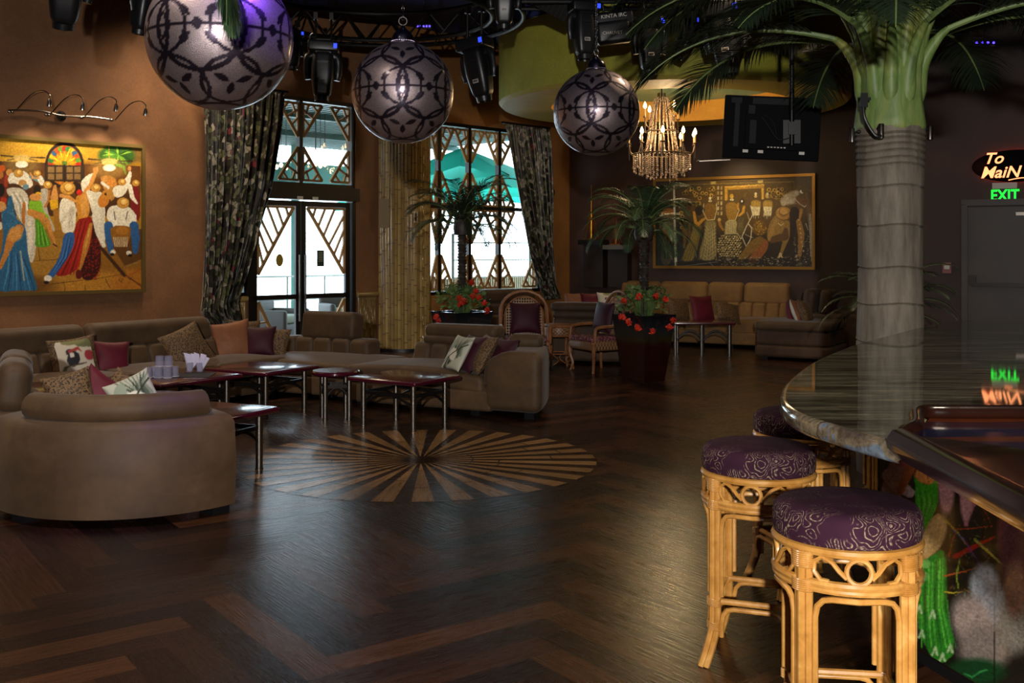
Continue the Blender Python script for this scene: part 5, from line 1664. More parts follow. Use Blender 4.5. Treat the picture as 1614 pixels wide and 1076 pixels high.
# (heading deg, elevation at crown, droop, length, start height above zt1)
for i in range(9): specs.append((i * 40 + 12, 0.45, 1.15, 2.0, 0.50))
for i in range(14): specs.append((i * 360 / 14 + 3, 0.72, 1.25, 2.35, 0.72))
for i in range(14): specs.append((i * 360 / 14 + 16, 0.95, 1.45, 2.5, 0.98))
for i in range(9): specs.append((i * 40 + 31, 1.25, 1.5, 2.3, 1.2))
for i, (h_, e_l, l_, z_) in enumerate(((172, 0.55, 2.05, 0.85), (186, 0.75, 2.1, 1.0), (197, 0.45, 1.9, 0.72), (205, 0.85, 2.1, 1.1), (160, 0.7, 2.1, 0.95), (215, 0.6, 1.9, 0.85), (-8, 0.6, 2.2, 0.8), (10, 0.8, 2.4, 1.0), (-25, 0.7, 2.2, 0.9))): specs.append((h_, e_l, 1.05, l_, z_))
for i, (hd, el, dr_, ln, hz) in enumerate(specs):
    h = math.radians(hd + rnd.uniform(-7, 7)); el += rnd.uniform(-0.1, 0.1); ln *= rnd.uniform(0.9, 1.08) * (0.84 if i < 46 and 140 < hd % 360 < 225 else 1.0)
    # petiole: leaves the crown almost upright, then arcs outwards
    r0_ = 0.15; b = Vector((r0_ * math.cos(h), r0_ * math.sin(h), zt1 + hz - 0.42))
    m1 = Vector(((r0_ + 0.07) * math.cos(h), (r0_ + 0.07) * math.sin(h), zt1 + hz - 0.05))
    e_ = Vector(((r0_ + 0.24) * math.cos(h), (r0_ + 0.24) * math.sin(h), zt1 + hz + 0.20 * math.sin(el) + 0.1))
    pp = catmull([b, b.lerp(m1, 0.5), m1, m1.lerp(e_, 0.55) + Vector((0, 0, 0.03)), e_], 4)
    g = G(); g.tube(pp, [(0.03 + 0.055 * min(1, k_ / 3.5)) - 0.063 * (k_ / (len(pp) - 1)) ** 0.8 for k_ in range(len(pp))], 10, m=2)
    frond(g, e_, h, el * 0.75, ln * 0.86, dr_, 105, 0.56, 0.017, 0.022, 0, 1, start=0.10, seed=i, side=rnd.uniform(-0.2, 0.2), vshape=0.15, hang=0.30)
    obj('frond', g, [M['palm_rachis'], M['palm_leaf'], M['crown']], bp_)
# small spotlights strapped round the trunk collar
def cam_spot(name, label, px_, py_, Y, rz, hang=0.0):
    t = thing(name, label, 'spotlight', at(px_, py_, Y), rz)
    g = G(); g.tube([(0, 0, 0.045), (0, 0, 0.04), (0, 0, -0.055), (0, 0, -0.06)], [0.016, 0.02, 0.02, 0.014], 12); obj('housing', g, M['steel'], t)
    g = G(); g.tube([(0, 0.0, 0.02), (0.0, 0.05, 0.02)], 0.008, 6); g.ball((0, 0.05, 0.02), 0.014, 8, 6); obj('bracket', g, M['dark_steel'], t)
    return t
cam_spot('small_spotlight', 'small steel spotlight on the front of the palm collar', 1389, 205, 7.27, 0.0)
cam_spot('small_spotlight', 'small steel spotlight on the left side of the palm collar', 1343, 212, 7.50, math.radians(-90))
cam_spot('small_spotlight', 'small steel spotlight on the right side of the palm collar', 1466, 208, 7.52, math.radians(90))
g = G(); g.box((0, 0, 0), (0.045, 0.03, 0.10)); g.box((0.03, 0.0, 0.01), (0.03, 0.02, 0.02)); o = obj('junction_box', g, M['black'], smooth=False); o.location = at(1362, 158, 7.29)
tag(o, 'black junction box on the green palm crown', 'electrical box')
g = G(); g.tube(catmull([at(1361, 168, 7.27), at(1363, 185, 7.26), at(1372, 203, 7.26), at(1381, 214, 7.25), at(1389, 214, 7.25)], 5), 0.011, 8)
tag(obj('cable', g, M['black']), 'thick black cable looping down the palm crown to the spotlight', 'cable')

# --- dark fan of fronds from another planting behind the trunk
def planter_palm(name, label, base, trunk_h, pot, frs, sc, seed, trunk=True, mats=None, flowers=True, potsize=(0.3, 0.46, 0.80), leafl=0.2, nl=40):
    t = thing(name, label, 'potted palm', base)
    rb, rtp, ph = potsize
    if pot:
        n_ = M['pot']
        g = G(); g.add([(-rb / 2, -rb / 2, 0), (rb / 2, -rb / 2, 0), (rb / 2, rb / 2, 0), (-rb / 2, rb / 2, 0), (-rtp / 2, -rtp / 2, ph), (rtp / 2, -rtp / 2, ph), (rtp / 2, rtp / 2, ph), (-rtp / 2, rtp / 2, ph),
               (-rtp / 2 + .03, -rtp / 2 + .03, ph), (rtp / 2 - .03, -rtp / 2 + .03, ph), (rtp / 2 - .03, rtp / 2 - .03, ph), (-rtp / 2 + .03, rtp / 2 - .03, ph),
               (-rtp / 2 + .03, -rtp / 2 + .03, ph - .08), (rtp / 2 - .03, -rtp / 2 + .03, ph - .08), (rtp / 2 - .03, rtp / 2 - .03, ph - .08), (-rtp / 2 + .03, rtp / 2 - .03, ph - .08)],
              [(3, 2, 1, 0), (0, 1, 5, 4), (1, 2, 6, 5), (2, 3, 7, 6), (3, 0, 4, 7), (4, 5, 9, 8), (5, 6, 10, 9), (6, 7, 11, 10), (7, 4, 8, 11), (8, 9, 13, 12), (9, 10, 14, 13), (10, 11, 15, 14), (11, 8, 12, 15), (12, 13, 14, 15)])
        po = obj('pot', g, n_, t, smooth=False); po.rotation_euler.z = math.radians(38)
    rn = random.Random(seed)
    if trunk:
        g = G(); pr = []; z = (ph - 0.1) if pot else 0
        while z < trunk_h:
            pr += [(0.048, z), (0.062, z + 0.028), (0.05, z + 0.034)]; z += 0.04
        pr += [(0.10, trunk_h + 0.02), (0.12, trunk_h + 0.10), (0.10, trunk_h + 0.28), (0.0, trunk_h + 0.36)]
        g.lathe(pr, 14)
        g.v = [(x * (1 + 0.12 * math.sin(5 * math.atan2(y, x) + z * 40)), y * (1 + 0.12 * math.sin(5 * math.atan2(y, x) + z * 40)), z) for x, y, z in g.v]
        obj('trunk', g, M['palm_bark'], t)
    for i in range(frs):
        h = 2 * PI * i / frs * 1.618 * 2 + rn.uniform(-0.2, 0.2); k_ = i / frs
        el = 0.25 + 1.05 * k_ + rn.uniform(-0.1, 0.1)
        g = G(); b = (0.05 * math.cos(h), 0.05 * math.sin(h), trunk_h + 0.12 + 0.2 * k_)
        frond(g, b, h, el, sc * rn.uniform(0.9, 1.1), 1.8 - 0.25 * k_, nl, leafl, 0.012, 0.008, 0, 1, start=0.12, seed=seed * 50 + i, side=rn.uniform(-0.3, 0.3), vshape=0.2, hang=0.28)
        obj('frond', g, mats or [M['palm_rachis'], M['palm_leaf_far']], t)
    if flowers:
        # ivy and silk flowers spilling over the rim
        g = G()
        for i in range(230):
            a = rn.uniform(0, 2 * PI); r = rn.uniform(0.08, 0.36); zz = ph + 0.20 - 0.75 * max(0, r - 0.20) * rn.uniform(0.6, 1.6) + rn.uniform(-0.06, 0.14)
            c = Vector((r * math.cos(a), r * math.sin(a), zz)); s = rn.uniform(0.035, 0.065)
            Rm = (rotz(rn.uniform(0, 6.28)) @ rotx(rn.uniform(0.2, 1.3)))
            pts = [(0, 0, 0), (s * .55, s * .25, .006), (s * .45, s * .8, .0), (s * .15, s * .75, 0.006), (0, s * 1.4, -0.008), (-s * .15, s * .75, 0.006), (-s * .45, s * .8, 0), (-s * .55, s * .25, .006)]
            g.add([c + Rm @ Vector(p) for p in pts], [(0, 1, 2, 3), (0, 3, 4, 5), (0, 5, 6, 7)])
            if i % 3 == 0: g.tube([(0.08 * math.cos(a), 0.08 * math.sin(a), ph - 0.05), c * 0.6 + Vector((0, 0, 0.42 * zz + 0.04)), c], 0.003, 4)
        obj('foliage', g, M['ivy'], t)
        spotsf = flowers if isinstance(flowers, list) else []
        for (fx, fz) in spotsf:
            g = G(); fy = -math.sqrt(max(0.0, 0.36 ** 2 - fx * fx)) if abs(fx) < 0.36 else 0
            c = Vector((fx, fy * 0.9, fz))
            for q in range(11):
                a = q * 2.4; rr_ = 0.02 + 0.004 * q
                Rm = rotz(a) @ rotx(0.4 + 0.06 * q)
                pts = [(0, 0, 0), (0.022, 0.028, 0.004), (0.012, 0.055, 0.012), (0, 0.048, 0.006), (-0.012, 0.055, 0.012), (-0.022, 0.028, 0.004)]
                g.add([c + rotx(1.1) @ (Rm @ Vector(p)) + Vector((rn.uniform(-.016, .016), 0, rn.uniform(-.016, .016))) for p in pts], [(0, 1, 2, 3), (0, 3, 4, 5)])
            obj('flower', g, M['flower'], t)
    return t
n = NT('glazed_pot'); v = n.coord('Object'); sx = n.node('ShaderNodeSeparateXYZ'); n.link(v, sx.inputs[0])
zz = n.math('ADD', sx.outputs['Z'], n.math('MULTIPLY', n.noise(v, 5, 3), 0.12))
n.base(n.ramp(zz, [(0.0, '#1f0806'), (0.5, '#2a0d08'), (0.58, '#2e2a18'), (0.70, '#23272a'), (0.85, '#15171c')])).set(rough=0.14, coat=0.5)
M['pot'] = n.mat
fp = fl(1017, 601)
planter_palm('potted_palm', 'potted palm in tall glazed square pot with red flowers, near the room middle', (fp.x, fp.y + 0.12, 0), 1.72, True, 36, 0.80, 3,
             flowers=[(-0.28, 0.98), (-0.30, 0.78), (-0.22, 0.72), (-0.12, 0.66), (0.06, 0.62), (0.28, 0.66), (0.22, 1.0), (0.10, 1.04), (0.34, 0.74), (-0.1, 1.04)], potsize=(0.36, 0.56, 0.82), leafl=0.20)
planter_palm('potted_palm', 'potted palm with red flowers standing in front of the lattice window', ((728 - 807) / F * 13.9, 13.9, 0), 1.80, True, 38, 0.88, 9,
             flowers=[(-0.33, 0.72), (-0.3, 0.66), (-0.02, 0.98), (0.0, 0.90), (0.05, 0.94), (0.16, 1.0), (0.14, 1.18), (0.24, 0.98), (0.3, 0.9), (0.34, 0.8), (0.2, 1.06)], mats=[M['palm_rachis'], M['palm_leaf']], potsize=(0.4, 0.6, 0.80), leafl=0.22)
planter_palm('leafy_palm', 'dark leafy palm half hidden behind the giant trunk', ((1398 - 807) / F * 11.5, 11.5, 0), 0.75, False, 26, 0.8, 14, trunk=True, flowers=False, mats=[M['palm_rachis'], M['palm_leaf']], leafl=0.2)
# ---------------------------------------------------------------- wicker chairs and table
def wicker_chair(label, loc, rz):
    t = thing('wicker_chair', label, 'chair', loc, rz)          # faces -y
    W_ = 0.29
    # tall hooped back
    def hoop(r, w, ztop, y0, y1):
        pts = []
        for i in range(25):
            s = i / 24
            a = PI * s
            if s < 0.001: pass
            x = w * math.cos(PI - a)
            z = ztop - 0.28 + 0.28 * math.sin(a)
            pts.append((x, y0 + (y1 - y0) * ((z - 0.42) / (ztop - 0.42)), z))
        pts = [(-w, y0, 0.40)] + pts + [(w, y0, 0.40)]
        return pts
    g = G(); g.tube(hoop(0, W_ + 0.03, 1.06, 0.24, 0.36), 0.021, 10); g.tube(hoop(0, W_ - 0.03, 0.99, 0.225, 0.335), 0.011, 8)
    obj('back_hoop', g, M['wicker'], t)
    g = G()
    for i in range(-7, 8):
        x = i * 0.034; zt_ = 0.71 + 0.28 * math.sqrt(max(0, 1 - (x / (W_ - 0.03)) ** 2))
        g.bar((x, 0.235, 0.45), (x, 0.235 + 0.115 * (zt_ - .42) / .57, zt_), 0.012, 0.006, up=(0, 1, 0))
    for i in range(15):
        z = 0.47 + i * 0.036; w_ = W_ - 0.03 if z < 0.71 else (W_ - 0.03) * math.sqrt(max(0.01, 1 - ((z - 0.71) / 0.28) ** 2))
        y = 0.238 + 0.115 * (z - .42) / .57
        g.bar((-w_, y, z), (w_, y, z), 0.012, 0.006, up=(0, 1, 0))
    obj('cane_back', g, M['wicker_pale'], t, smooth=False)
    g = G(); g.rbox((0, 0, 0.36), (0.62, 0.54, 0.13), 0.04, sub=2)
    obj('woven_apron', g, M['weave'], t)
    g = G(); g.rbox((0, -0.02, 0.445), (0.54, 0.5, 0.07), 0.03, sub=3, puff=0.015)
    obj('seat_pad', g, M['padcloth'], t)
    for sx_ in (-1, 1):
        for sy_ in (-1, 1):
            x, y = sx_ * 0.27, sy_ * 0.23
            g = G(); g.tube(catmull([Vector(p) for p in ((x, y, 0.42), (x + sx_ * 0.03, y + sy_ * 0.02, 0.33), (x + sx_ * 0.025, y + sy_ * 0.015, 0.22), (x - sx_ * 0.01, y - sy_ * 0.005, 0.10), (x + sx_ * 0.02, y + sy_ * 0.02, 0.0))], 4), [0.024] * 4 + [0.03] * 4 + [0.022] * 4 + [0.018] * 5, 8)
            obj('leg', g, M['wicker'], t)
        g = G(); x = sx_ * 0.31
        g.tube(catmull([Vector(p) for p in ((x, 0.26, 0.60), (x + sx_ * 0.01, 0.05, 0.615), (x, -0.18, 0.60), (x, -0.23, 0.55), (x, -0.235, 0.40))], 5), 0.022, 8)
        g.tube(catmull([Vector(p) for p in ((x, 0.26, 0.60), (x * 0.97, 0.28, 0.75), (x * 0.95, 0.31, 0.86))], 4), 0.014, 8)
        obj('armrest', g, M['wicker'], t)
    return t
n = NT('plum_pad'); v = n.coord('Object')
n.base(n.mix(n.ramp(n.noise(v, 30, 2), [(0.48, 0.0), (0.55, 1.0)]), '#5c1c2f', '#9b6a68')).set(rough=0.7)
M['padcloth'] = n.mat
def quick_weave(): pass
p = at(828, 400, 13.75); p.z = 0
wc1 = wicker_chair('hooped wicker chair facing the room in front of the window sofa', p, 0.05)
o = pillow('dark plum square cushion standing in the front-facing wicker chair', M['wine'], 828, 503, 13.72, 0.42, face=3, tilt=12); o.location = p + Vector((0, 0.10, 0.715))
p2 = fl(944, 588); p2.y += 0.25
wc2 = wicker_chair('hooped wicker chair turned left beside the tall square pot', p2, math.radians(-62))
o = pillow('plum square cushion leaning in the side-on wicker chair', M['wine'], 960, 505, 13.3, 0.42, face=-62, tilt=12); o.location = p2 + rotz(math.radians(-62)) @ Vector((0, 0.10, 0.715))
tp = fl(893, 583); 
t = thing('wicker_table', 'round wicker side table between the two hooped chairs', 'table', (tp.x - 0.09, tp.y + 0.30, 0))
g = G(); g.lathe([(0, 0.60), (0.20, 0.60), (0.235, 0.592), (0.245, 0.575), (0.235, 0.56)], 32); obj('tabletop', g, M['wicker'], t)
g = G(); g.lathe([(0.225, 0.565), (0.235, 0.50), (0.225, 0.45), (0.20, 0.45)], 32); obj('woven_apron', g, M['weave'], t)
g = G(); g.tube([(0.228 * math.cos(2 * PI * i / 30), 0.228 * math.sin(2 * PI * i / 30), 0.45) for i in range(30)], 0.014, 8, closed=True)
g.tube([(0.19 * math.cos(2 * PI * i / 30), 0.19 * math.sin(2 * PI * i / 30), 0.20) for i in range(30)], 0.010, 8, closed=True)
obj('ring', g, M['wicker'], t)
for i in range(4):
    a = PI / 4 + i * PI / 2 + 0.2
    g = G(); g.tube([(0.21 * math.cos(a), 0.21 * math.sin(a), 0.46), (0.19 * math.cos(a), 0.19 * math.sin(a), 0.2), (0.23 * math.cos(a), 0.23 * math.sin(a), 0.0)], 0.017, 8)
    for k_ in (-1, 1):
        g.tube([((0.19 - 0.0 * q) * math.cos(a + k_ * 0.5 * math.sin(q * PI / 6)), 0.19 * math.sin(a + k_ * 0.5 * math.sin(q * PI / 6)), 0.04 + 0.026 * q) for q in range(7)], 0.007, 6)
    obj('leg', g, M['wicker'], t)

# ---------------------------------------------------------------- curtains
def curtain(name, label, Pf, L_, R_, off, pleats):
    """L_/R_ : lists of (pixel x, pixel y) down the left and right edges, measured on the wall plane Pf"""
    tf = tW
    def edge_at(E, z):
        pts = [(tW(a), zW(a, b)) for a, b in E]
        pts = sorted(pts, key=lambda q: -q[1])
        if z >= pts[0][1]: return pts[0][0]
        for (t0, z0), (t1, z1) in zip(pts, pts[1:]):
            if z1 <= z <= z0:
                s = (z0 - z) / max(1e-6, z0 - z1); return t0 + (t1 - t0) * s
        return pts[-1][0]
    zt = max(zW(*E[0]) for E in (L_, R_)); zb = min(zW(*L_[-1]), zW(*R_[-1]))
    NU, NV = 220, 70
    g = G(); uvs = []
    full = edge_at(R_, zt) - edge_at(L_, zt)
    vs = []
    for i in range(NU + 1):
        u = i / NU
        for j in range(NV + 1):
            v = j / NV; z = zt + (zb - zt) * v
            a, b = edge_at(L_, z), edge_at(R_, z)
            w = b - a; sq = w / full
            t_ = a + w * u
            dep = 0.035 + 0.055 * (1 - min(1, sq)) 
            ph = 2 * PI * (pleats * u + 0.12 * math.sin(5 * v + 7 * u))
            o_ = off + dep * (math.sin(ph) + 0.35 * math.sin(2.3 * ph + 3 * v)) + 0.02 * math.sin(9 * u + 4 * v)
            p = W(t_, z, o_); vs.append(p)
    base_ = W(edge_at(L_, zb), 0, 0)
    fs = [(i * (NV + 1) + j, (i + 1) * (NV + 1) + j, (i + 1) * (NV + 1) + j + 1, i * (NV + 1) + j + 1) for i in range(NU) for j in range(NV)]
    g.add(vs, fs)
    t = thing(name, label, 'curtain', base_)
    g.v = [tuple(Vector(p) - base_) for p in g.v]
    o = obj('fabric', g, M['curtain'], t)
    uvl = o.data.uv_layers.new(name='UVMap')
    li = np.zeros(len(o.data.loops), dtype=np.int32); o.data.loops.foreach_get('vertex_index', li)
    uu = (li // (NV + 1)) / NU * full * 1.25; vv = (li % (NV + 1)) / NV * (zt - zb)
    uvl.data.foreach_set('uv', np.stack([uu, vv], 1).astype(np.float32).ravel())
    md_ = o.modifiers.new('thickness', 'SOLIDIFY'); md_.thickness = 0.006
    g = G(); g.tube([W(edge_at(L_, zt) - 0.08, zt + 0.02, off) - base_, W(edge_at(R_, zt) + 0.05, zt + 0.02, off) - base_], 0.022, 8); obj('rod', g, M['dark_steel'], t)
    return t, base_
c1, b1c = curtain('curtain', 'jungle-print curtain gathered to the left of the glass doors', W,
        [(303, 152), (305, 250), (306, 400), (305, 470), (302, 492), (314, 508), (326, 526)], [(432, 150), (427, 200), (412, 300), (391, 380), (372, 440), (358, 474), (362, 495), (363, 526)], 0.28, 9)
c2, b2c = curtain('curtain', 'jungle-print curtain gathered to the right of the lattice window', W,
        [(783, 200), (792, 260), (806, 330), (822, 400), (838, 448), (845, 466)], [(850, 205), (855, 240), (859, 320), (860, 400), (861, 450), (869, 470)], 0.22, 7)

# ---------------------------------------------------------------- bamboo column
tc0 = tW(631); cc = W(tc0, 0, 0.05); CR = 0.43
col_ = bpy.data.objects.new('bamboo_column', None); COL.objects.link(col_); col_.location = cc
tag(col_, 'round column clad in split bamboo poles between door and lattice window', 'column')
g = G(); g.lathe([(CR - 0.03, 0), (CR - 0.03, 3.95)], 40); obj('core', g, simple('dark_core', '#2a1f14', 0.8), col_)
rnd = random.Random(8)
NP = 30
for i in range(NP):
    a = WA - PI / 2 - 1.75 + 3.5 * i / (NP - 1)
    g = G(); bamboo_stick(g, Vector((CR * math.cos(a), CR * math.sin(a), 0)), 0.02, 3.95, rnd.uniform(0.026, 0.034)); obj('bamboo_pole', g, [M['bamboo'], M['bamboo_node']], col_)
g = G(); g.lathe([(CR + 0.04, 0), (CR + 0.04, 0.05), (CR - 0.03, 0.05)], 40); obj('base_ring', g, M['black'], col_)
def wallbox(name, label, cat, px_, py_, Y, size, mat, rz=WA):
    g = G(); g.box((0, 0, 0), size); o = obj(name, g, mat, smooth=False); o.location = at(px_, py_, Y); o.rotation_euler.z = rz
    return tag(o, label, cat) if label else o
sw = thing('light_switch', 'white light switch plate on the bamboo column', 'switch', at(654, 342, cc.y - 0.36), WA * 0.8)
g = G(); g.box((0, 0, 0), (0.075, 0.05, 0.18)); obj('plate', g, M['white'], sw, smooth=False)
for dz in (-0.035, 0.035):
    g = G(); g.box((0, -0.028, dz), (0.025, 0.015, 0.045)); obj('toggle', g, M['dark_steel'], sw, smooth=False)
pl = wallbox('access_panel', 'square panel faced in pale bamboo set into the column', 'panel', 607, 336, cc.y - 0.42, (0.2, 0.03, 0.46), simple('aged_bamboo_board', '#7d6844', 0.6), 0.15)
# round black wall speaker
sp = thing('wall_speaker', 'small round black speaker on the ochre wall beside the curtain', 'speaker', W(tW(866), zW(866, 303), 0.0), WA)
g = G(); g.lathe([(0, 0.10), (0.055, 0.095), (0.07, 0.05), (0.05, 0.0)], 16, (0, 0, 0), rotx(PI / 2)); obj('housing', g, M['black'], sp)
g = G(); g.box((0, -0.01, 0), (0.06, 0.03, 0.06)); obj('mount', g, M['black'], sp, smooth=False)

# ---------------------------------------------------------------- paintings
def painting(name, label, P, tfun, px0, px1, ytl, ybl, ytr, ybr, ras, scx_, scy_, x0, y0, frame_mat, nx, ny, ang_, fw=0.06, zt=None, zb=None):
    """flat framed canvas hung on wall P; corners measured in the photo"""
    t0, t1 = tfun(px0), tfun(px1)
    zt = zt; zb = zb
    base = P((t0 + t1) / 2, (zt + zb) / 2, 0.0)
    r_ = thing(name, label, 'painting', base, ang_)
    g = G(); vs = []
    w = t1 - t0; h = zt - zb; cols = []
    X = []; Y = []
    for i in range(nx + 1):
        for j in range(ny + 1):
            t = t0 + w * i / nx; z = zb + h * j / ny
            vs.append(((i / nx - 0.5) * w, -0.035, (j / ny - 0.5) * h))
            q = pix(P(t, z, 0.035)); X.append((q[0] - x0) * scx_); Y.append((q[1] - y0) * scy_)
    fs = [(i * (ny + 1) + j, (i + 1) * (ny + 1) + j, (i + 1) * (ny + 1) + j + 1, i * (ny + 1) + j + 1) for i in range(nx) for j in range(ny)]
    g.add(vs, fs); o = obj('canvas', g, M['canvas'], r_, smooth=False); setcol(o.data, ras.sample(X, Y))
    g = G()
    for (a, b) in (((-w / 2 - fw, h / 2 + fw / 2), (w / 2 + fw, h / 2 + fw / 2)), ((-w / 2 - fw, -h / 2 - fw / 2), (w / 2 + fw, -h / 2 - fw / 2)), ((-w / 2 - fw / 2, -h / 2), (-w / 2 - fw / 2, h / 2)), ((w / 2 + fw / 2, -h / 2), (w / 2 + fw / 2, h / 2))):
        g.bar((a[0], -0.03, a[1]), (b[0], -0.03, b[1]), fw, 0.06, up=(0, 1, 0))
    obj('frame', g, frame_mat, r_, smooth=False)
    return r_
M['canvas'] = colormat('oil_canvas', 0.45, bump=0.1)

# left painting: dancers (drawn in the coordinates of a 956 x 1076 study of photo area 0..240 x 200..470)
r = Ras(620, 560, '#a8791f', -240, 0, 0.5)
r.poly([(-240, 30), (880, 110), (880, 300), (-240, 300)], '#b8861c'); r.ell(200, 150, 260, 90, '#c9982a', soft=0.8).ell(560, 150, 120, 60, '#c8962a', soft=0.8).ell(830, 150, 90, 60, '#6f5526', soft=0.6)
r.poly([(-240, 205), (880, 245), (880, 560), (-240, 560)], '#4a2c14'); r.ell(560, 330, 300, 80, '#6a4018', soft=0.6)
# floor
r.poly([(-240, 640), (350, 640), (640, 700), (900, 800), (900, 1076), (-240, 1076)], '#8a5c1c')
r.ell(330, 830, 160, 120, '#a0742a', soft=0.8).ell(620, 1000, 200, 70, '#b07a28', soft=0.7).ell(60, 1000, 200, 60, '#6c4518', soft=0.7).ell(840, 980, 100, 60, '#a86a20', soft=0.8)
for a, b in (((210, 840), (380, 830)), ((220, 1000), (520, 960)), ((400, 760), (390, 840)), ((560, 960), (760, 925)), ((660, 950), (690, 1010)), ((240, 760), (250, 840)), ((400, 970), (410, 1040)), ((530, 990), (540, 1040))): r.line([a, b], 4, '#5a3a14')
r.poly([(640, 640), (780, 870), (900, 830), (900, 640)], '#5c3a16'); r.line([(630, 755), (780, 930)], 22, '#3f2510'); r.line([(640, 745), (790, 915)], 6, '#8a5a24'); r.line([(780, 880), (900, 830)], 8, '#8a6a34'); r.line([(790, 930), (890, 1000)], 10, '#6a3a18'); r.line([(800, 940), (900, 880)], 8, '#9c5020')
# arched stained-glass window
r.ell(404, 240, 122, 148, '#2a1e18'); r.poly([(280, 230), (530, 240), (530, 345), (280, 335)], '#2c1f18')
r.ell(404, 240, 106, 126, '#c8751c')
for i in range(13):
    a = PI + PI * i / 12; r.ell(404 + 88 * math.cos(a), 236 + 100 * math.sin(a), 18, 17, ['#b8301c', '#2f7a3a', '#d8b020', '#2a5a8a', '#c8501c', '#5c9a30'][i % 6])
for i in range(9):
    a = PI + PI * (i + 0.5) / 9; r.line([(404, 236), (404 + 50 * math.cos(a), 236 + 58 * math.sin(a)), (404 + 76 * math.cos(a), 236 + 88 * math.sin(a))], [6, 22, 3], '#eccb2a' if i % 2 else '#e0a81c')
for i in range(13):
    a = PI + PI * (i + 0.5) / 13; r.line([(404, 236), (404 + 104 * math.cos(a), 236 + 124 * math.sin(a))], 1.6, '#8a3a18')
r.ell(404, 226, 18, 14, '#5a7a2a')
r.poly([(284, 236), (528, 242), (528, 345), (284, 338)], '#3a2a1c')
for x0_ in (300, 352, 418, 466):
    for y0_ in (248, 292): r.poly([(x0_, y0_), (x0_ + 40, y0_ + 1), (x0_ + 40, y0_ + 38), (x0_, y0_ + 37)], '#8a6a40')
r.line([(404, 240), (404, 345)], 10, '#2a1c14')
# fan lights and plant
r.ell(730, 180, 100, 60, '#2f5a1c', soft=0.3); rs_ = np.random.RandomState(5)
for i in range(26):
    a = rs_.uniform(0, 6.28); r.line([(740, 175), (740 + 55 * math.cos(a), 175 + 30 * math.sin(a)), (740 + 100 * math.cos(a), 185 + 60 * math.sin(a))], [8, 14, 2], ['#3f7a24', '#6aa02c', '#234a18', '#8ab83a'][i % 4])
r.line([(735, 235), (775, 250), (790, 300)], [20, 18, 3], '#5a9a2c')
for cx, cy in ((135, 190), (685, 212)):
    r.line([(cx - 3, cy - 90), (cx, cy)], 4, '#c89a40')
    r.line([(cx - 130, cy - 12), (cx, cy)], 9, '#3a2c18'); r.line([(cx + 145, cy + 2), (cx, cy)], 9, '#3a2c18'); r.line([(cx - 90, cy + 18), (cx, cy)], 7, '#3a2c18'); r.line([(cx + 100, cy + 22), (cx, cy)], 7, '#3a2c18')
    r.ell(cx, cy, 52, 16, '#c8a860').ell(cx, cy + 14, 46, 12, '#d8b868').ell(cx, cy + 46, 80, 46, '#e8c870', al=0.35, soft=0.8).ell(cx, cy + 44, 40, 22, '#f8ecc8').ell(cx, cy + 50, 30, 16, '#fffbe8')
def hat(x, y, rr, c='#c8923a'):
    r.ell(x, y, rr, rr * 0.86, '#7a4c1a').ell(x, y - 1, rr * 0.94, rr * 0.8, c).ell(x + rr * .1, y - rr * .12, rr * 0.58, rr * 0.55, '#8f5e24').ell(x + rr * .12, y - rr * .16, rr * 0.5, rr * 0.48, '#e0b055').ell(x + rr * .05, y - rr * .25, rr * 0.3, rr * 0.25, '#f0cc7c', soft=0.6)
SK, SK2, WHc, WH2 = '#b5722f', '#d0924a', '#e6dfcc', '#b8b0a0'
# back row figures
r.poly([(-60, 250), (60, 290), (40, 470), (-80, 520)], '#6a2c1c', smooth=1); r.ell(0, 300, 20, 24, SK); r.ell(8, 260, 26, 22, '#c85a1c')
r.ell(57, 285, 20, 22, SK2).line([(40, 310), (35, 365)], 20, '#a03a20')
r.poly([(50, 300), (90, 280), (160, 270), (205, 340), (205, 375), (160, 390), (100, 350), (50, 360)], WHc, smooth=2).ell(140, 350, 26, 20, '#c09050').ell(160, 375, 20, 18, '#6a8a9a')
hat(115, 290, 30)
r.line([(190, 310), (240, 330), (265, 330)], [18, 34, 26], '#6a8a98').line([(250, 320), (262, 350)], 34, WHc); hat(232, 292, 24); r.line([(190, 290), (205, 320), (240, 320)], 12, SK2)
r.poly([(245, 390), (300, 380), (310, 440), (290, 480), (300, 540), (350, 650), (330, 660), (262, 530), (240, 460)], WH2, smooth=2); hat(298, 364, 28)
r.line([(345, 370), (340, 440), (335, 510)], [16, 50, 30], SK2); r.poly([(310, 460), (362, 455), (366, 510), (318, 515)], '#dba81c')
r.line([(310, 400), (300, 470), (280, 500)], 14, SK)
r.poly([(330, 515), (370, 515), (370, 700), (355, 700)], '#9a6a24')
# white-suited partner left
r.poly([(25, 390), (90, 375), (150, 390), (185, 450), (170, 520), (235, 600), (232, 700), (215, 830), (200, 860), (150, 810), (140, 700), (150, 620), (95, 540), (85, 470)], '#c9c1ae', smooth=2)
for k_ in range(5): r.line([(60 + 20 * k_, 400 + 6 * k_), (110 + 14 * k_, 480), (120 + 14 * k_, 560)], [4, 14, 4], ['#e8e2d2', '#a8a090'][k_ % 2])
r.line([(185, 600), (190, 720), (180, 820)], [20, 30, 10], '#e0d9c8').line([(150, 480), (145, 560), (150, 640)], [20, 22, 12], SK)
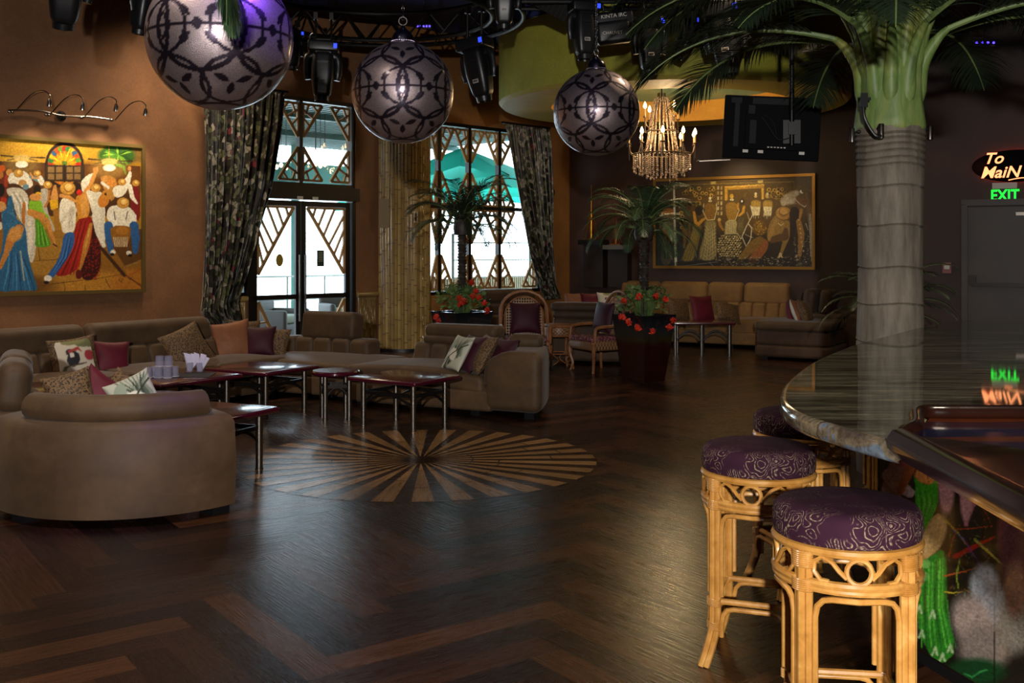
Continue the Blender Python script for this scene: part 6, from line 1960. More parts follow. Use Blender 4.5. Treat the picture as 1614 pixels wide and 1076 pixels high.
# woman in green
r.ell(232, 395, 24, 34, '#2a1c12').ell(240, 418, 18, 12, '#e8b81c').ell(222, 440, 38, 24, SK2)
r.poly([(185, 450), (215, 470), (262, 455), (268, 530), (310, 560), (300, 600), (280, 560), (215, 545), (175, 520)], '#7fb52a', smooth=2)
r.line([(190, 535), (260, 560), (300, 600), (325, 680), (350, 745)], [44, 44, 32, 20, 10], '#c4853c')
r.poly([(215, 560), (262, 600), (300, 690), (325, 745), (270, 755), (215, 750), (225, 690)], '#4f8f22', smooth=2)
for k_ in range(5): r.line([(238 + 8 * k_, 600 + 6 * k_), (245 + 14 * k_, 740)], [2, 7], ['#86c03a', '#2f6a18'][k_ % 2])
r.line([(335, 735), (355, 748)], 8, '#2a1410')
# woman in blue
r.poly([(-240, 380), (-30, 380), (20, 470), (30, 560), (-30, 700), (-80, 900), (-240, 1000)], '#5a2a1c', smooth=1)
r.ell(5, 395, 24, 40, '#1c1410').ell(22, 460, 20, 20, '#b8321c').ell(8, 500, 30, 34, SK2)
r.poly([(0, 530), (40, 520), (50, 440), (75, 425), (85, 520), (105, 580), (160, 620), (165, 700), (180, 830), (225, 980), (240, 1030), (120, 1025), (-20, 1040), (-60, 940), (10, 800), (20, 640)], '#2a6088', smooth=2)
r.line([(120, 640), (70, 700), (40, 790), (0, 880)], [60, 62, 36, 26], '#bb7a36').ell(95, 670, 36, 40, '#cf9248', soft=0.4, ang=0.5)
for k_ in range(8): r.line([(60 + 12 * k_, 760 + 8 * k_), (50 + 18 * k_, 900), (20 + 28 * k_, 1025)], [3, 9, 5], ['#4a8ab8', '#1a3f66', '#3674a4'][k_ % 3])
r.line([(128, 780), (150, 960)], 10, '#98a09a')
for k_ in range(70): r.ell(rs_.uniform(10, 130), rs_.uniform(470, 640), 2.2, 2.2, '#7ab0c8')
r.ell(0, 620, 14, 26, '#d8d0bc')
# woman in red and her partner
r.poly([(500, 350), (545, 300), (590, 285), (605, 310), (560, 390), (520, 420)], WHc, smooth=1)
r.line([(598, 285), (565, 370), (540, 400)], [24, 26, 30], SK2).ell(600, 270, 18, 20, SK2).line([(600, 262), (612, 252)], 8, SK2)
r.ell(488, 390, 24, 40, '#2a1a12')
r.poly([(470, 440), (500, 420), (548, 400), (560, 470), (562, 560), (510, 582), (485, 575)], '#c8862f', smooth=2).ell(530, 490, 20, 60, '#d89a48', soft=0.5)
r.ell(496, 410, 17, 19, '#c8281c')
r.poly([(485, 575), (540, 570), (570, 555), (590, 640), (560, 760), (500, 880), (430, 930), (360, 940), (330, 900), (400, 800), (460, 680)], '#8c1a12', smooth=2)
r.poly([(575, 560), (605, 640), (635, 780), (630, 900), (580, 960), (520, 965), (500, 890), (555, 780), (580, 680)], '#3a0f0c', smooth=2)
for _ in range(150):
    x_, y_ = rs_.uniform(520, 630), rs_.uniform(660, 955)
    if x_ > 640 - (y_ - 560) * 0.28 - 60 or True: r.ell(x_, y_, 6, 3, '#8a1c14', ang=rs_.uniform(0, 3))
for k_ in range(7): r.line([(500 + 9 * k_, 590), (460 + 8 * k_, 760), (370 + 18 * k_, 925)], [3, 10, 6], ['#b42a1c', '#64100c', '#a02016'][k_ % 3])
r.line([(570, 610), (545, 720), (510, 860), (495, 910)], [22, 40, 22, 10], '#b8772c').line([(560, 640), (535, 760)], 10, '#d09a4c')
r.poly([(375, 450), (430, 440), (470, 470), (480, 540), (470, 640), (455, 665), (390, 670), (385, 610), (368, 580)], WHc, smooth=2)
r.poly([(430, 560), (480, 540), (486, 510), (455, 500), (420, 530), (380, 590), (380, 615)], '#d2c9b4', smooth=1)
for k_ in range(4): r.line([(440 + 6 * k_, 500), (430 + 8 * k_, 640)], 3, '#a8a08c')
r.line([(380, 430), (430, 440), (470, 465)], [22, 26, 18], SK2)
r.poly([(398, 665), (468, 655), (468, 720), (440, 800), (370, 900), (320, 960), (290, 935), (350, 860), (385, 780)], '#2c5a9c', smooth=2)
for k_ in range(4): r.line([(420 + 10 * k_, 680), (390 + 10 * k_, 820), (330 + 6 * k_, 920)], [2, 7, 3], ['#4a7ab8', '#1c3c70'][k_ % 2])
hat(424, 385, 50)
r.ell(300, 950, 26, 20, '#e8e0d0').ell(290, 975, 18, 10, '#1c1410').ell(494, 925, 20, 30, '#5c1410')
# musicians
r.poly([(555, 400), (600, 395), (660, 420), (660, 760), (640, 755), (610, 600), (585, 560), (560, 480)], '#d8d1be', smooth=2)
r.line([(555, 410), (575, 470), (620, 500)], [28, 32, 20], WHc); r.ell(650, 460, 34, 46, '#c07828', ang=0.4).ell(662, 425, 26, 30, '#c8832c', ang=0.3).ell(664, 420, 9, 9, '#2a1608'); hat(600, 382, 32)
r.line([(600, 560), (620, 660), (650, 745)], [50, 46, 26], '#ded7c6')
r.poly([(620, 320), (660, 300), (720, 310), (740, 370), (720, 450), (690, 470)], '#b98236', smooth=1).ell(655, 325, 22, 20, SK2).ell(700, 350, 30, 26, '#d0883a', ang=0.3).line([(640, 350), (680, 380)], 18, WHc)
r.poly([(700, 380), (760, 360), (800, 300), (815, 270), (828, 290), (815, 360), (780, 430), (720, 450)], WHc, smooth=1).ell(812, 260, 12, 14, SK2); hat(765, 345, 26)
r.poly([(820, 380), (875, 360), (880, 600), (840, 560), (815, 470)], '#7a1c1c', smooth=1).line([(815, 370), (830, 440), (860, 480)], [26, 28, 12], WHc); hat(852, 352, 24)
# seated drummer
r.poly([(680, 500), (730, 490), (800, 490), (850, 540), (862, 600), (820, 610), (780, 640), (720, 630), (690, 600), (665, 570)], WHc, smooth=2)
r.line([(690, 560), (720, 620), (770, 635)], [36, 36, 18], '#ece6d6').line([(840, 560), (820, 610), (790, 635)], [34, 34, 18], '#ece6d6').line([(715, 530), (722, 580)], 6, '#4a4a4a').line([(800, 530), (790, 580)], 6, '#6a5a4a')
r.line([(680, 620), (685, 700), (695, 780)], [56, 52, 34], '#2c5a94').line([(840, 620), (850, 700), (848, 780)], [56, 52, 34], '#2c5a94')
r.poly([(690, 620), (815, 620), (825, 650), (800, 755), (715, 750), (695, 690)], '#8a5a1c', smooth=1).ell(765, 650, 40, 26, '#a86c24')
for k_ in range(9): r.line([(712 + 11 * k_, 690), (722 + 9 * k_, 750)], 4, '#d8cdb4')
hat(772, 476, 40); r.ell(708, 785, 18, 14, '#e0d8c8').ell(808, 790, 18, 14, '#e0d8c8').ell(704, 800, 14, 9, '#1a1210').ell(816, 805, 14, 9, '#1a1210')
r.line([(745, 955), (760, 975), (770, 950)], 3, '#3a2410').line([(800, 945), (815, 960), (830, 940)], 3, '#3a2410')
r.blur(1).grain(0.06)
zt_ = zW(222, 234); zb_ = zW(222, 455)
painting('dancers_painting', 'large bright oil painting of dancing couples and musicians on the orange wall', W, tW, -55, 221, 0, 0, 0, 0, r, 956 / 240, 1076 / 270, 0, 200, simple('olive_frame', '#6e5c34', 0.4, metal=0.4), 330, 260, WA, fw=0.045, zt=zt_, zb=zb_)

# right painting: dressmakers in ochre (study 1614 x 980 of photo area 1020..1300 x 265..435)
r = Ras(807, 490, '#2c241a', 0, 0, 0.5)
r.poly([(80, 100), (1500, 60), (1500, 905), (80, 905)], '#2e251a').ell(900, 300, 500, 200, '#5a421c', soft=0.8).ell(200, 700, 200, 240, '#2a2c2a', soft=0.5)
r.line([(260, 150), (1335, 122)], 10, '#7a6430'); r.line([(1335, 122), (1338, 200)], 5, '#5c4a26'); r.line([(624, 150), (626, 420)], 8, '#6a5228'); r.line([(300, 285), (620, 285)], 6, '#6a5228')
for (bx, by) in ((602, 132), (1030, 120)): r.poly([(bx - 28, by - 10), (bx + 22, by - 14), (bx + 22, by + 12), (bx - 24, by + 14)], '#b8a060')
rs_ = np.random.RandomState(9)
for (x0_, x1_, y0_, y1_, n_) in ((330, 610, 175, 275, 26), (1080, 1270, 185, 270, 30), (350, 480, 305, 340, 7), (280, 330, 400, 540, 9), (640, 680, 170, 440, 0)):
    for _ in range(n_):
        x_, y_ = rs_.uniform(x0_, x1_), rs_.uniform(y0_, y1_); q = rs_.uniform(13, 19)
        r.ell(x_, y_, q, q, '#c8a048' if rs_.rand() > .4 else '#8a6a2c').ell(x_ + 1, y_ + 1, q * .55, q * .55, '#2c2010')
for row in range(6):
    for k_ in range(2):
        x_, y_ = 645 + 28 * k_, 180 + 46 * row; r.poly([(x_ - 8, y_ - 16), (x_ + 9, y_ - 16), (x_ + 9, y_ + 16), (x_ - 8, y_ + 16)], '#a08858' if (row + k_) % 2 else '#c0a878')
r.poly([(700, 165), (1062, 140), (1062, 280), (1036, 280), (1034, 180), (734, 196), (732, 290), (702, 290)], '#a87c28')
for k_ in range(24): r.ell(712 + 15 * k_, 170 - k_ * 0.9 + rs_.uniform(-5, 5), 9, 6, '#d8ac48')
for k_ in range(7): r.ell(716, 195 + 15 * k_, 7, 9, '#c89a3c').ell(1048, 190 + 14 * k_, 7, 9, '#d8ac48')
def gown(cx, top, w, bot, wb, ca, cb, lean=0, folds=9):
    r.poly([(cx - w, top), (cx + w, top), (cx + w * 0.8, top + (bot - top) * .25), (cx + wb + lean, bot), (cx - wb + lean, bot), (cx - w * 0.8, top + (bot - top) * .25)], ca, smooth=2)
    for k_ in range(folds):
        s = -1 + 2 * (k_ + 0.5) / folds
        r.line([(cx + s * w * .7, top + 20), (cx + s * wb * .5 + lean * .4, (top + bot) / 2), (cx + s * wb * .9 + lean, bot - 10)], [2, 7, 4], cb if k_ % 2 else ca)
# left silhouette
r.poly([(110, 420), (150, 360), (250, 370), (260, 460), (240, 560), (230, 880), (110, 880), (150, 600), (140, 500)], '#54503e', smooth=2).ell(190, 400, 60, 40, '#a0682c').line([(155, 560), (180, 620), (205, 670)], [40, 44, 20], '#b0702c').line([(120, 440), (115, 560)], [22, 14], '#8a5424')
for k_ in range(90): r.ell(rs_.uniform(150, 245), rs_.uniform(430, 520), 2.5, 2.5, '#a09878')
for k_ in range(9): r.line([(120 + 8 * k_, 640 + 20 * k_), (150 + 8 * k_, 740 + 8 * k_), (235, 690 + 20 * k_)], 3.5, '#8a8a78')
r.line([(243, 160), (248, 480), (262, 890)], [14, 18, 22], '#d4ccb8')
r.line([(330, 500), (345, 600), (335, 720)], [40, 44, 14], '#6c5226').line([(375, 470), (385, 600), (370, 740)], [20, 26, 10], '#5a4420')
# kneeling seamstress and first mannequin
gown(450, 500, 45, 850, 70, '#6a5a2a', '#8c7a3c', lean=-90); r.ell(468, 385, 36, 44, '#2c1e10').line([(425, 400), (440, 500), (480, 500)], [24, 30, 20], '#c08a30').line([(450, 520), (500, 470), (545, 445)], [30, 24, 14], '#b5802c')
r.poly([(520, 320), (625, 320), (625, 400), (600, 480), (545, 480), (515, 400)], '#7c5a22', smooth=1).line([(515, 320), (505, 390), (545, 470), (610, 465), (632, 380), (628, 320)], 7, '#d0c090')
r.ell(570, 272, 13, 15, '#ddd3ae').ell(572, 298, 20, 10, '#c8b890').line([(570, 250), (570, 262)], 4, '#a08850')
gown(575, 470, 55, 840, 100, '#7a6a40', '#a8976a', lean=-30, folds=12)
for k_ in range(9): r.line([(520, 520 + 34 * k_), (560, 560 + 34 * k_), (625, 520 + 32 * k_)], 4, '#b0a076')
r.line([(650, 470), (665, 520), (690, 560)], [18, 26, 20], '#9a6c28').ell(655, 465, 14, 14, '#c8a860')
# centre mannequin with ruffled skirt
r.poly([(715, 310), (820, 310), (825, 400), (800, 480), (740, 480), (712, 400)], '#96702a', smooth=1).ell(766, 255, 17, 22, '#c89a30').ell(768, 285, 20, 10, '#d0c090').line([(820, 320), (835, 380), (800, 470)], 7, '#d0c090')
r.poly([(712, 470), (820, 465), (826, 600), (850, 610), (700, 610), (706, 560)], '#b0a070', smooth=1)
for k_ in range(6): r.line([(720 + 18 * k_, 480), (712 + 22 * k_, 600)], 4, '#8c7c4c')
r.poly([(690, 600), (850, 600), (900, 700), (840, 780), (740, 830), (630, 800), (640, 680)], '#3c3018', smooth=1)
for row in range(10):
    for k_ in range(9):
        x_ = 650 + 24 * k_ + (12 if row % 2 else 0) + rs_.uniform(-4, 4) - row * 1.5; y_ = 610 + 20 * row + rs_.uniform(-4, 4)
        if x_ < 640 + abs(row - 5) * 4 or x_ > 870: continue
        r.line([(x_ - 11, y_), (x_, y_ + 9), (x_ + 10, y_ - 3)], [3, 9, 3], '#b8a06a' if (row + k_) % 3 else '#e0d0a0')
# second seamstress
gown(850, 440, 36, 600, 50, '#5a4c2c', '#7c6c44'); r.ell(862, 300, 22, 26, '#2c1e10').ell(860, 298, 9, 12, '#e0d8c0').line([(880, 350), (870, 400), (835, 430)], [24, 26, 16], '#c8922c').line([(825, 320), (825, 370)], 16, '#c08a2c')
# corset mannequins with tapes
for cx_ in (985, 1092):
    r.poly([(cx_ - 40, 290), (cx_ + 45, 290), (cx_ + 48, 340), (cx_ + 30, 420), (cx_ - 28, 420), (cx_ - 44, 340)], '#9c7a30', smooth=1).poly([(cx_ - 38, 345), (cx_ + 42, 350), (cx_ + 34, 430), (cx_ - 30, 430)], '#ccb888')
    r.ell(cx_, 232, 12, 13, '#e0d4b0').ell(cx_, 256, 14, 12, '#c8b070').ell(cx_ - 16, 318, 20, 18, '#b08a38').ell(cx_ + 22, 320, 20, 18, '#b08a38')
    for k_ in range(5): r.line([(cx_ - 30 + 15 * k_, 350), (cx_ - 34 + 15 * k_, 440 + 10 * (k_ % 3))], 3, '#efe6cc')
r.line([(940, 340), (960, 420), (905, 520), (860, 620), (900, 710), (940, 640), (950, 540), (915, 500)], 8, '#d8ccb0').line([(890, 600), (960, 630)], 5, '#c0b08c').line([(905, 400), (930, 470)], 5, '#d0c4a4').ell(885, 240, 14, 20, '#6a5020')
# reclining man with hat, flowers
r.poly([(1100, 520), (1160, 420), (1200, 420), (1260, 470), (1300, 480), (1305, 600), (1250, 700), (1200, 640), (1100, 690), (1085, 600)], '#8c6c34', smooth=2)
r.line([(1230, 480), (1290, 560), (1240, 700), (1215, 780)], [50, 54, 40, 24], '#8a6a30').line([(1210, 780), (1175, 850)], [26, 8], '#c8b080').line([(1205, 770), (1225, 810)], 12, '#c8b080')
r.poly([(1060, 620), (1120, 700), (1000, 860), (930, 880), (900, 860), (1000, 700)], '#8a5226', smooth=2).poly([(1040, 610), (1070, 660), (880, 840), (820, 880), (800, 860), (900, 700), (960, 640)], '#7c5c28', smooth=2)
r.line([(1130, 650), (1250, 620), (1260, 560)], [60, 70, 40], '#5a3c20').line([(1180, 460), (1130, 560), (1110, 650)], [40, 44, 20], '#9a783c')
r.ell(1238, 412, 72, 64, '#6a4820').ell(1238, 408, 70, 58, '#a87c3c').ell(1240, 400, 44, 38, '#7a5624').ell(1242, 392, 38, 30, '#b88c48').line([(1190, 500), (1215, 520), (1240, 500)], 6, '#d0c090')
r.ell(1020, 540, 68, 72, '#6a4a1c')
for _ in range(90):
    a = rs_.uniform(0, 6.28); q = rs_.uniform(0, 62); r.ell(1020 + q * math.cos(a), 540 + q * math.sin(a), 6, 4, ['#a87a24', '#c8942c', '#7a3c18', '#8a8a3c'][rs_.randint(4)], ang=rs_.uniform(0, 3))
# woman at the right with feather hat
r.poly([(1290, 350), (1380, 350), (1370, 480), (1330, 640), (1290, 760), (1300, 560)], '#251812', smooth=1)
r.ell(1385, 300, 60, 40, '#6a4420', ang=0.3).line([(1335, 265), (1380, 320), (1430, 350), (1460, 320)], 6, '#d0c8b0')
for x_, y_, q in ((1250, 295, 30), (1285, 265, 34), (1320, 240, 30), (1350, 225, 24), (1240, 320, 20), (1300, 290, 34)): r.ell(x_, y_, q, q * .8, '#b0a088', soft=0.7)
for _ in range(60): x_, y_ = rs_.uniform(1230, 1350), rs_.uniform(225, 330); r.line([(x_, y_), (x_ + rs_.uniform(-10, 10), y_ + rs_.uniform(-10, 10))], 2.5, '#cfc4b0')
r.ell(1395, 210, 8, 14, '#d8d0c0').ell(1405, 222, 12, 6, '#d8d0c0').line([(1445, 230), (1480, 420), (1490, 560)], [20, 60, 40], '#6a4a26').line([(1375, 480), (1400, 600), (1385, 780), (1385, 870)], [44, 62, 34, 16], '#94682c').line([(1400, 380), (1385, 460)], [30, 20], '#a07434')
for k_ in range(8): r.ell(1375 + 6 * k_ + 4 * math.sin(k_), 470 + 40 * k_, 7, 6, '#c8b890')
r.line([(1478, 420), (1490, 620), (1488, 840)], [20, 30, 14], '#8a8474').line([(1440, 500), (1460, 560)], 5, '#c8bc9c').ell(1385, 870, 22, 16, '#c8b8a4').line([(1355, 790), (1362, 850)], 12, '#b8a890')
# shavings across the floor
r.poly([(260, 850), (1490, 800), (1490, 900), (260, 900)], '#1e1a14', al=0.7)
for _ in range(240):
    x_, y_ = rs_.uniform(620, 1480), rs_.uniform(800, 895); r.line([(x_, y_), (x_ + rs_.uniform(-20, 20), y_ + rs_.uniform(-10, 10))], rs_.uniform(2, 5), ['#8a8474', '#a09070', '#5a4c34', '#c8beaa'][rs_.randint(4)])
for _ in range(50):
    x_, y_ = rs_.uniform(1330, 1480), rs_.uniform(600, 800); r.ell(x_, y_, 5, 4, '#8a8068')
r.line([(300, 890), (640, 850)], 4, '#7c8088').line([(560, 850), (600, 890)], 4, '#8c8c88').line([(725, 815), (775, 890)], 4, '#8c7c5c')
r.blur(1).grain(0.07)
zt_ = zD(1283, 275) ; zb_ = zD(1283, 423)
painting('dressmaker_painting', 'wide ochre painting of dressmakers and mannequins over the tan leather sofa', D, tD, 1035, 1281, 0, 0, 0, 0, r, 1614 / 280, 980 / 170, 1020, 265, M['gold'], 360, 200, DA, fw=0.05, zt=zt_ - 0.03, zb=zb_ + 0.03)

# chrome track light over the dancers
tr = thing('track_light', 'chrome wall track light with four curved arms above the dancers painting', 'wall light', W(tW(96), zW(96, 183), 0), WA)
t_at = lambda a: tW(a) - tW(96)
zz_ = lambda a, b: zW(a, b) - zW(96, 183)
g = G(); g.tube(catmull([Vector((t_at(10), -0.06, zz_(10, 174))), Vector((t_at(60), -0.06, zz_(60, 178) + .02)), Vector((t_at(96), -0.06, zz_(96, 183))), Vector((t_at(140), -0.06, zz_(140, 186) + .01)), Vector((t_at(176), -0.06, zz_(176, 190)))], 5), 0.012, 8)
for a in (14, 72, 124, 172): g.ball((t_at(a), -0.06, zz_(a, 176 + a * .08)), 0.022, 10, 6, (1.8, 1, 1))
obj('rail', g, M['chrome'], tr)
g = G(); g.lathe([(0, 0.03), (0.06, 0.02), (0.07, 0.0)], 20, (0, 0, 0), rotx(PI / 2)); g.tube([(0, 0, 0), (0, -0.06, 0)], 0.015, 8); obj('canopy', g, M['chrome'], tr)
for (ax, ay, hx, hy) in ((22, 175, 62, 160), (76, 181, 114, 166), (128, 187, 166, 168), (178, 190, 212, 175)):
    p0 = Vector((t_at(ax), -0.06, zz_(ax, ay))); p1 = Vector((t_at(hx), -0.32, zz_(hx, hy)))
    g = G(); g.tube(catmull([p0, p0.lerp(p1, 0.45) + Vector((0, 0, 0.13)), p0.lerp(p1, 0.8) + Vector((0, 0, 0.13)), p1 + Vector((0, 0, 0.05)), p1], 6), 0.007, 6)
    arm_ = obj('arm', g, M['chrome'], tr)
    g = G(); g.tube([p1 + Vector((0, 0, 0.0)), p1 + Vector((0, 0, -0.04)), p1 + Vector((0, 0.01, -0.09))], [0.018, 0.028, 0.032], 12); lh = obj('lamp_head', g, M['chrome'], arm_)
    wp = tr.location + rotz(WA) @ (p1 + Vector((0, 0.01, -0.12)))
    tgt = W(tW(hx) + 0.25 - 0.5, zW(100, 345), 0.0)
    lamp('picture_spot', 'SPOT', wp, 34, (1.0, 0.80, 0.5), 0.03, aim=tgt, angle=1.5, blend=0.8)
# picture light effect on the right painting
lamp('picture_spot', 'SPOT', D(tD(1160), 3.4, 0.9), 60, (1.0, 0.78, 0.42), 0.05, aim=D(tD(1170), 2.1, 0), angle=1.6, blend=0.9)

# ---------------------------------------------------------------- ledges with golden derricks on the dark wall
def pedestal(px0, px1, y0, y1, ytop, name, label, dep_, mat, ledge):
    t0, t1 = tD(px0), tD(px1); z1 = zD(px0, y0); z0 = zD(px0, y1)
    t = thing(name, label, 'wall shelf', D((t0 + t1) / 2, 0, 0), DA)
    g = G(); g.box((0, -dep_ / 2, (z0 + z1) / 2), (t1 - t0, dep_, z1 - z0)); obj('shelf', g, ledge, t, smooth=False)
    g = G(); w = (t1 - t0) * 0.8; zz0 = zD(px0, ytop); g.box((0.02, -dep_ * 0.35, (z0 + zz0) / 2), (w, dep_ * 0.7, z0 - zz0)); obj('bracket_panel', g, mat, t, smooth=False)
    return t, z1
dk = simple('dark_panel', '#241812', 0.6)
_, zA = pedestal(922, 960, 378, 385, 452, 'ledge', 'black wall ledge carrying the larger golden derrick model', 0.32, dk, M['black'])
_, zB_ = pedestal(960, 998, 386, 393, 452, 'ledge', 'grey edged wall ledge carrying the smaller copper derrick model', 0.30, dk, simple('grey_stone_ledge', '#6c6864', 0.4))
def derrick(name, label, px_, z0, zt_, mat, w):
    p = D(tD(px_), z0, 0.17); h = zt_ - z0
    t = thing(name, label, 'ornament', p, DA)
    g = G(); g.box((0, 0, 0.012), (w * 1.25, w * 0.8, 0.024)); obj('base', g, mat, t, smooth=False)
    g = G()
    for s in (-1, 1):
        for q in (-1, 1): g.tube([(s * w * .55, q * w * .3, 0.02), (s * 0.012, q * 0.01, h * 0.52)], 0.007, 6)
    g.tube([(0, 0, 0.02), (0, 0, h * 0.5), (0, 0, h * 0.52), (0, 0, h)], [w * 0.20, w * 0.16, 0.010, 0.005], 10)
    obj('tower', g, mat, t)
    return t
derrick('derrick_model', 'golden derrick model on the black wall ledge', 938, zA, zD(938, 292), M['gold_shiny'], 0.22)
derrick('derrick_model', 'slim copper derrick model on the grey edged ledge', 977, zB_, zD(977, 322), simple('copper', '#9c5a30', 0.35, metal=0.9), 0.16)
lamp('ledge_light', 'SPOT', D(tD(950), 3.6, 0.7), 26, (1.0, 0.65, 0.3), 0.04, aim=D(tD(955), 1.9, 0.1), angle=0.8, blend=0.8)

# ---------------------------------------------------------------- signs by the exit door
ex = thing('exit_sign', 'glowing green exit sign over the dark door', 'exit sign', D(tD(1584), zD(1584, 304), 0.0), DA)
wS = tD(1604) - tD(1565)
g = G(); g.box((0, -0.05, 0.11), (wS, 0.1, 0.09)); obj('housing', g, M['white'], ex, smooth=False)
g = G(); g.box((0, -0.03, -0.05), (wS * 0.95, 0.02, 0.24)); obj('panel', g, simple('dark_acrylic', '#0a120c', 0.2), ex, smooth=False)
def text(s_, size, mat, parent, loc_, rx=PI / 2, ext=0.004, shear=0.0, offset=0.0, name='lettering', sx_=1.0, rz_=0.0, align='CENTER'):
    cu = bpy.data.curves.new(name, 'FONT'); cu.body = s_; cu.size = size; cu.align_x = align; cu.align_y = 'CENTER'; cu.extrude = ext; cu.shear = shear; cu.offset = offset
    tmp = bpy.data.objects.new(name + '_tmp', cu); COL.objects.link(tmp); bpy.context.view_layer.update()
    me_ = bpy.data.meshes.new_from_object(tmp.evaluated_get(bpy.context.evaluated_depsgraph_get())); bpy.data.objects.remove(tmp)
    me_.materials.clear(); me_.materials.append(mat); o = bpy.data.objects.new(name, me_); COL.objects.link(o)
    if parent is not None: o.parent = parent
    o.location = loc_; o.rotation_euler = (rx, 0, rz_); o.scale = (sx_, 1, 1); return o
text('EXIT', 0.24, emit('green_glow', '#14e53a', 1.6), ex, (0, -0.045, -0.045), offset=0.006, sx_=0.82)
ns_ = thing('neon_sign', 'orange glowing handwritten sign reading To Main Bar on a dark plaque', 'sign', D(tD(1590), zD(1590, 262), 0), DA)
g = G(); g.lathe([(0, 0.02), (0.5, 0.02), (0.5, -0.01), (0, -0.01)], 40, (0.10, -0.055, 0.0), rotx(PI / 2) @ Matrix.Diagonal((1.25, 0.5, 1))); obj('plaque', g, simple('matt_dark_plaque', '#0c0909', 0.9, spec=0.1), ns_)
nm_ = emit('orange_neon', '#ff9a62', 2.2)
g = G(); g.tube([(0.10 + 0.55 * math.cos(2 * PI * i / 40), -0.02, 0.21 * math.sin(2 * PI * i / 40)) for i in range(40)], 0.012, 6, closed=True); obj('backlight', g, emit('red_neon', '#ff3410', 14.0), ns_)
text('To', 0.24, nm_, ns_, (-0.22, -0.07, 0.12), ext=0.006, shear=0.35, offset=0.004)
text('MaiN BAR', 0.25, nm_, ns_, (-0.40, -0.07, -0.10), ext=0.006, shear=0.3, offset=0.004, align='LEFT')
g = G(); g.tube(catmull([Vector((0.0, -0.07, -0.22)), Vector((0.2, -0.07, -0.19)), Vector((0.45, -0.07, -0.21)), Vector((0.7, -0.07, -0.19))], 6), 0.010, 6); obj('underline', g, nm_, ns_)
lamp('neon_glow', 'POINT', D(tD(1590), zD(1590, 262), 0.02) + Vector((0, 0, -0.33)), 3, (1.0, 0.22, 0.06), 0.1)
lamp('neon_glow', 'POINT', D(tD(1548), zD(1590, 262), 0.06), 3, (1.0, 0.22, 0.06), 0.1)
fa = thing('fire_alarm', 'small red and white fire alarm pull on the wall left of the dark door', 'fire alarm', D(tD(1493), zD(1493, 422), 0), DA)
g = G(); g.box((0, -0.025, 0), (0.13, 0.05, 0.17)); obj('housing', g, simple('faded_red', '#8c4a4a', 0.5), fa, smooth=False)
g = G(); g.box((0, -0.055, 0.01), (0.08, 0.015, 0.06)); obj('handle', g, M['white'], fa, smooth=False)

# ---------------------------------------------------------------- television on its ceiling pole, seen from behind
tvY = 9.9
tvc = at(1216, 202, tvY)
tv = thing('television', 'flat television seen from behind, hung on a black ceiling pole near the big palm', 'television', tvc, math.radians(-7))
TW_ = 0.90; TH_ = 0.60
Rt = roty(math.radians(3.2))
def tvbox(name, c, s, mat, par=None):
    g = G(); g.box(Rt @ Vector(c), s, Rt); return obj(name, g, mat, par or tv, smooth=False)
tvb = simple('matt_black', '#0b0b0d', 0.85, spec=0.15)
g = G(); g.rbox((0, 0.0, 0), (TW_, 0.06, TH_), 0.012, Rt); shell = obj('back_shell', g, tvb, tv)
g = G(); g.box(Rt @ Vector((0, -0.05, -0.03)), (0.50, 0.06, 0.36), Rt); obj('electronics_box', g, tvb, tv, smooth=False)
gy = simple('grey_label', '#1e2024', 0.7, spec=0.2)
g = G()
for c_, s_ in (((-0.33, -0.033, 0.02), (0.045, 0.006, 0.42)), ((-0.20, -0.084, 0.16), (0.06, 0.006, 0.08)), ((-0.18, -0.084, -0.05), (0.06, 0.006, 0.22)), ((-0.02, -0.034, 0.25), (0.34, 0.006, 0.06)), ((-0.34, -0.034, 0.25), (0.1, 0.006, 0.05)), ((0.33, -0.034, 0.25), (0.1, 0.006, 0.05))):
    g.box(Rt @ Vector(c_), s_, Rt)
obj('vent_panel', g, gy, tv, smooth=False)
g = G()
for x_ in (-0.24, -0.1, 0.28): g.box(Rt @ Vector((x_, -0.085, -0.235)), (0.05, 0.006, 0.028), Rt)
for k_ in range(6): g.box(Rt @ Vector((-0.03 + 0.03 * k_, -0.085, -0.19)), (0.018, 0.006, 0.010), Rt)
obj('label', g, M['white'], tv, smooth=False)
pt = (at(1247, 200, tvY - 0.09) - tvc); pt = rotz(math.radians(7)) @ pt
g = G(); g.tube([(pt.x, -0.11, pt.z - 0.18), (pt.x, -0.11, CEIL - tvc.z)], 0.024, 12); obj('pole', g, M['black_metal'], tv)
g = G(); g.box((pt.x, -0.09, pt.z - 0.05), (0.16, 0.05, 0.22)); g.box((pt.x, -0.13, pt.z - 0.02), (0.07, 0.05, 0.12)); obj('bracket', g, M['black_metal'], tv, smooth=False)
g = G(); g.tube(catmull([Vector((-0.1, -0.09, 0.1)), Vector((-0.04, -0.12, 0.0)), Vector((0.05, -0.12, -0.12)), Vector((pt.x, -0.12, -0.1))], 6), 0.006, 6)
g.tube(catmull([Vector((-0.08, -0.09, 0.12)), Vector((0.0, -0.13, 0.04)), Vector((0.03, -0.12, -0.08))], 6), 0.004, 6)
obj('cable', g, gy, tv)
g = G(); g.tube([at(1100, 253, tvY) - tvc, at(1152, 251, tvY) - tvc], 0.006, 6); g.ball(at(1102, 253, tvY) - tvc, 0.014, 8, 6); obj('antenna', g, M['steel'], tv)
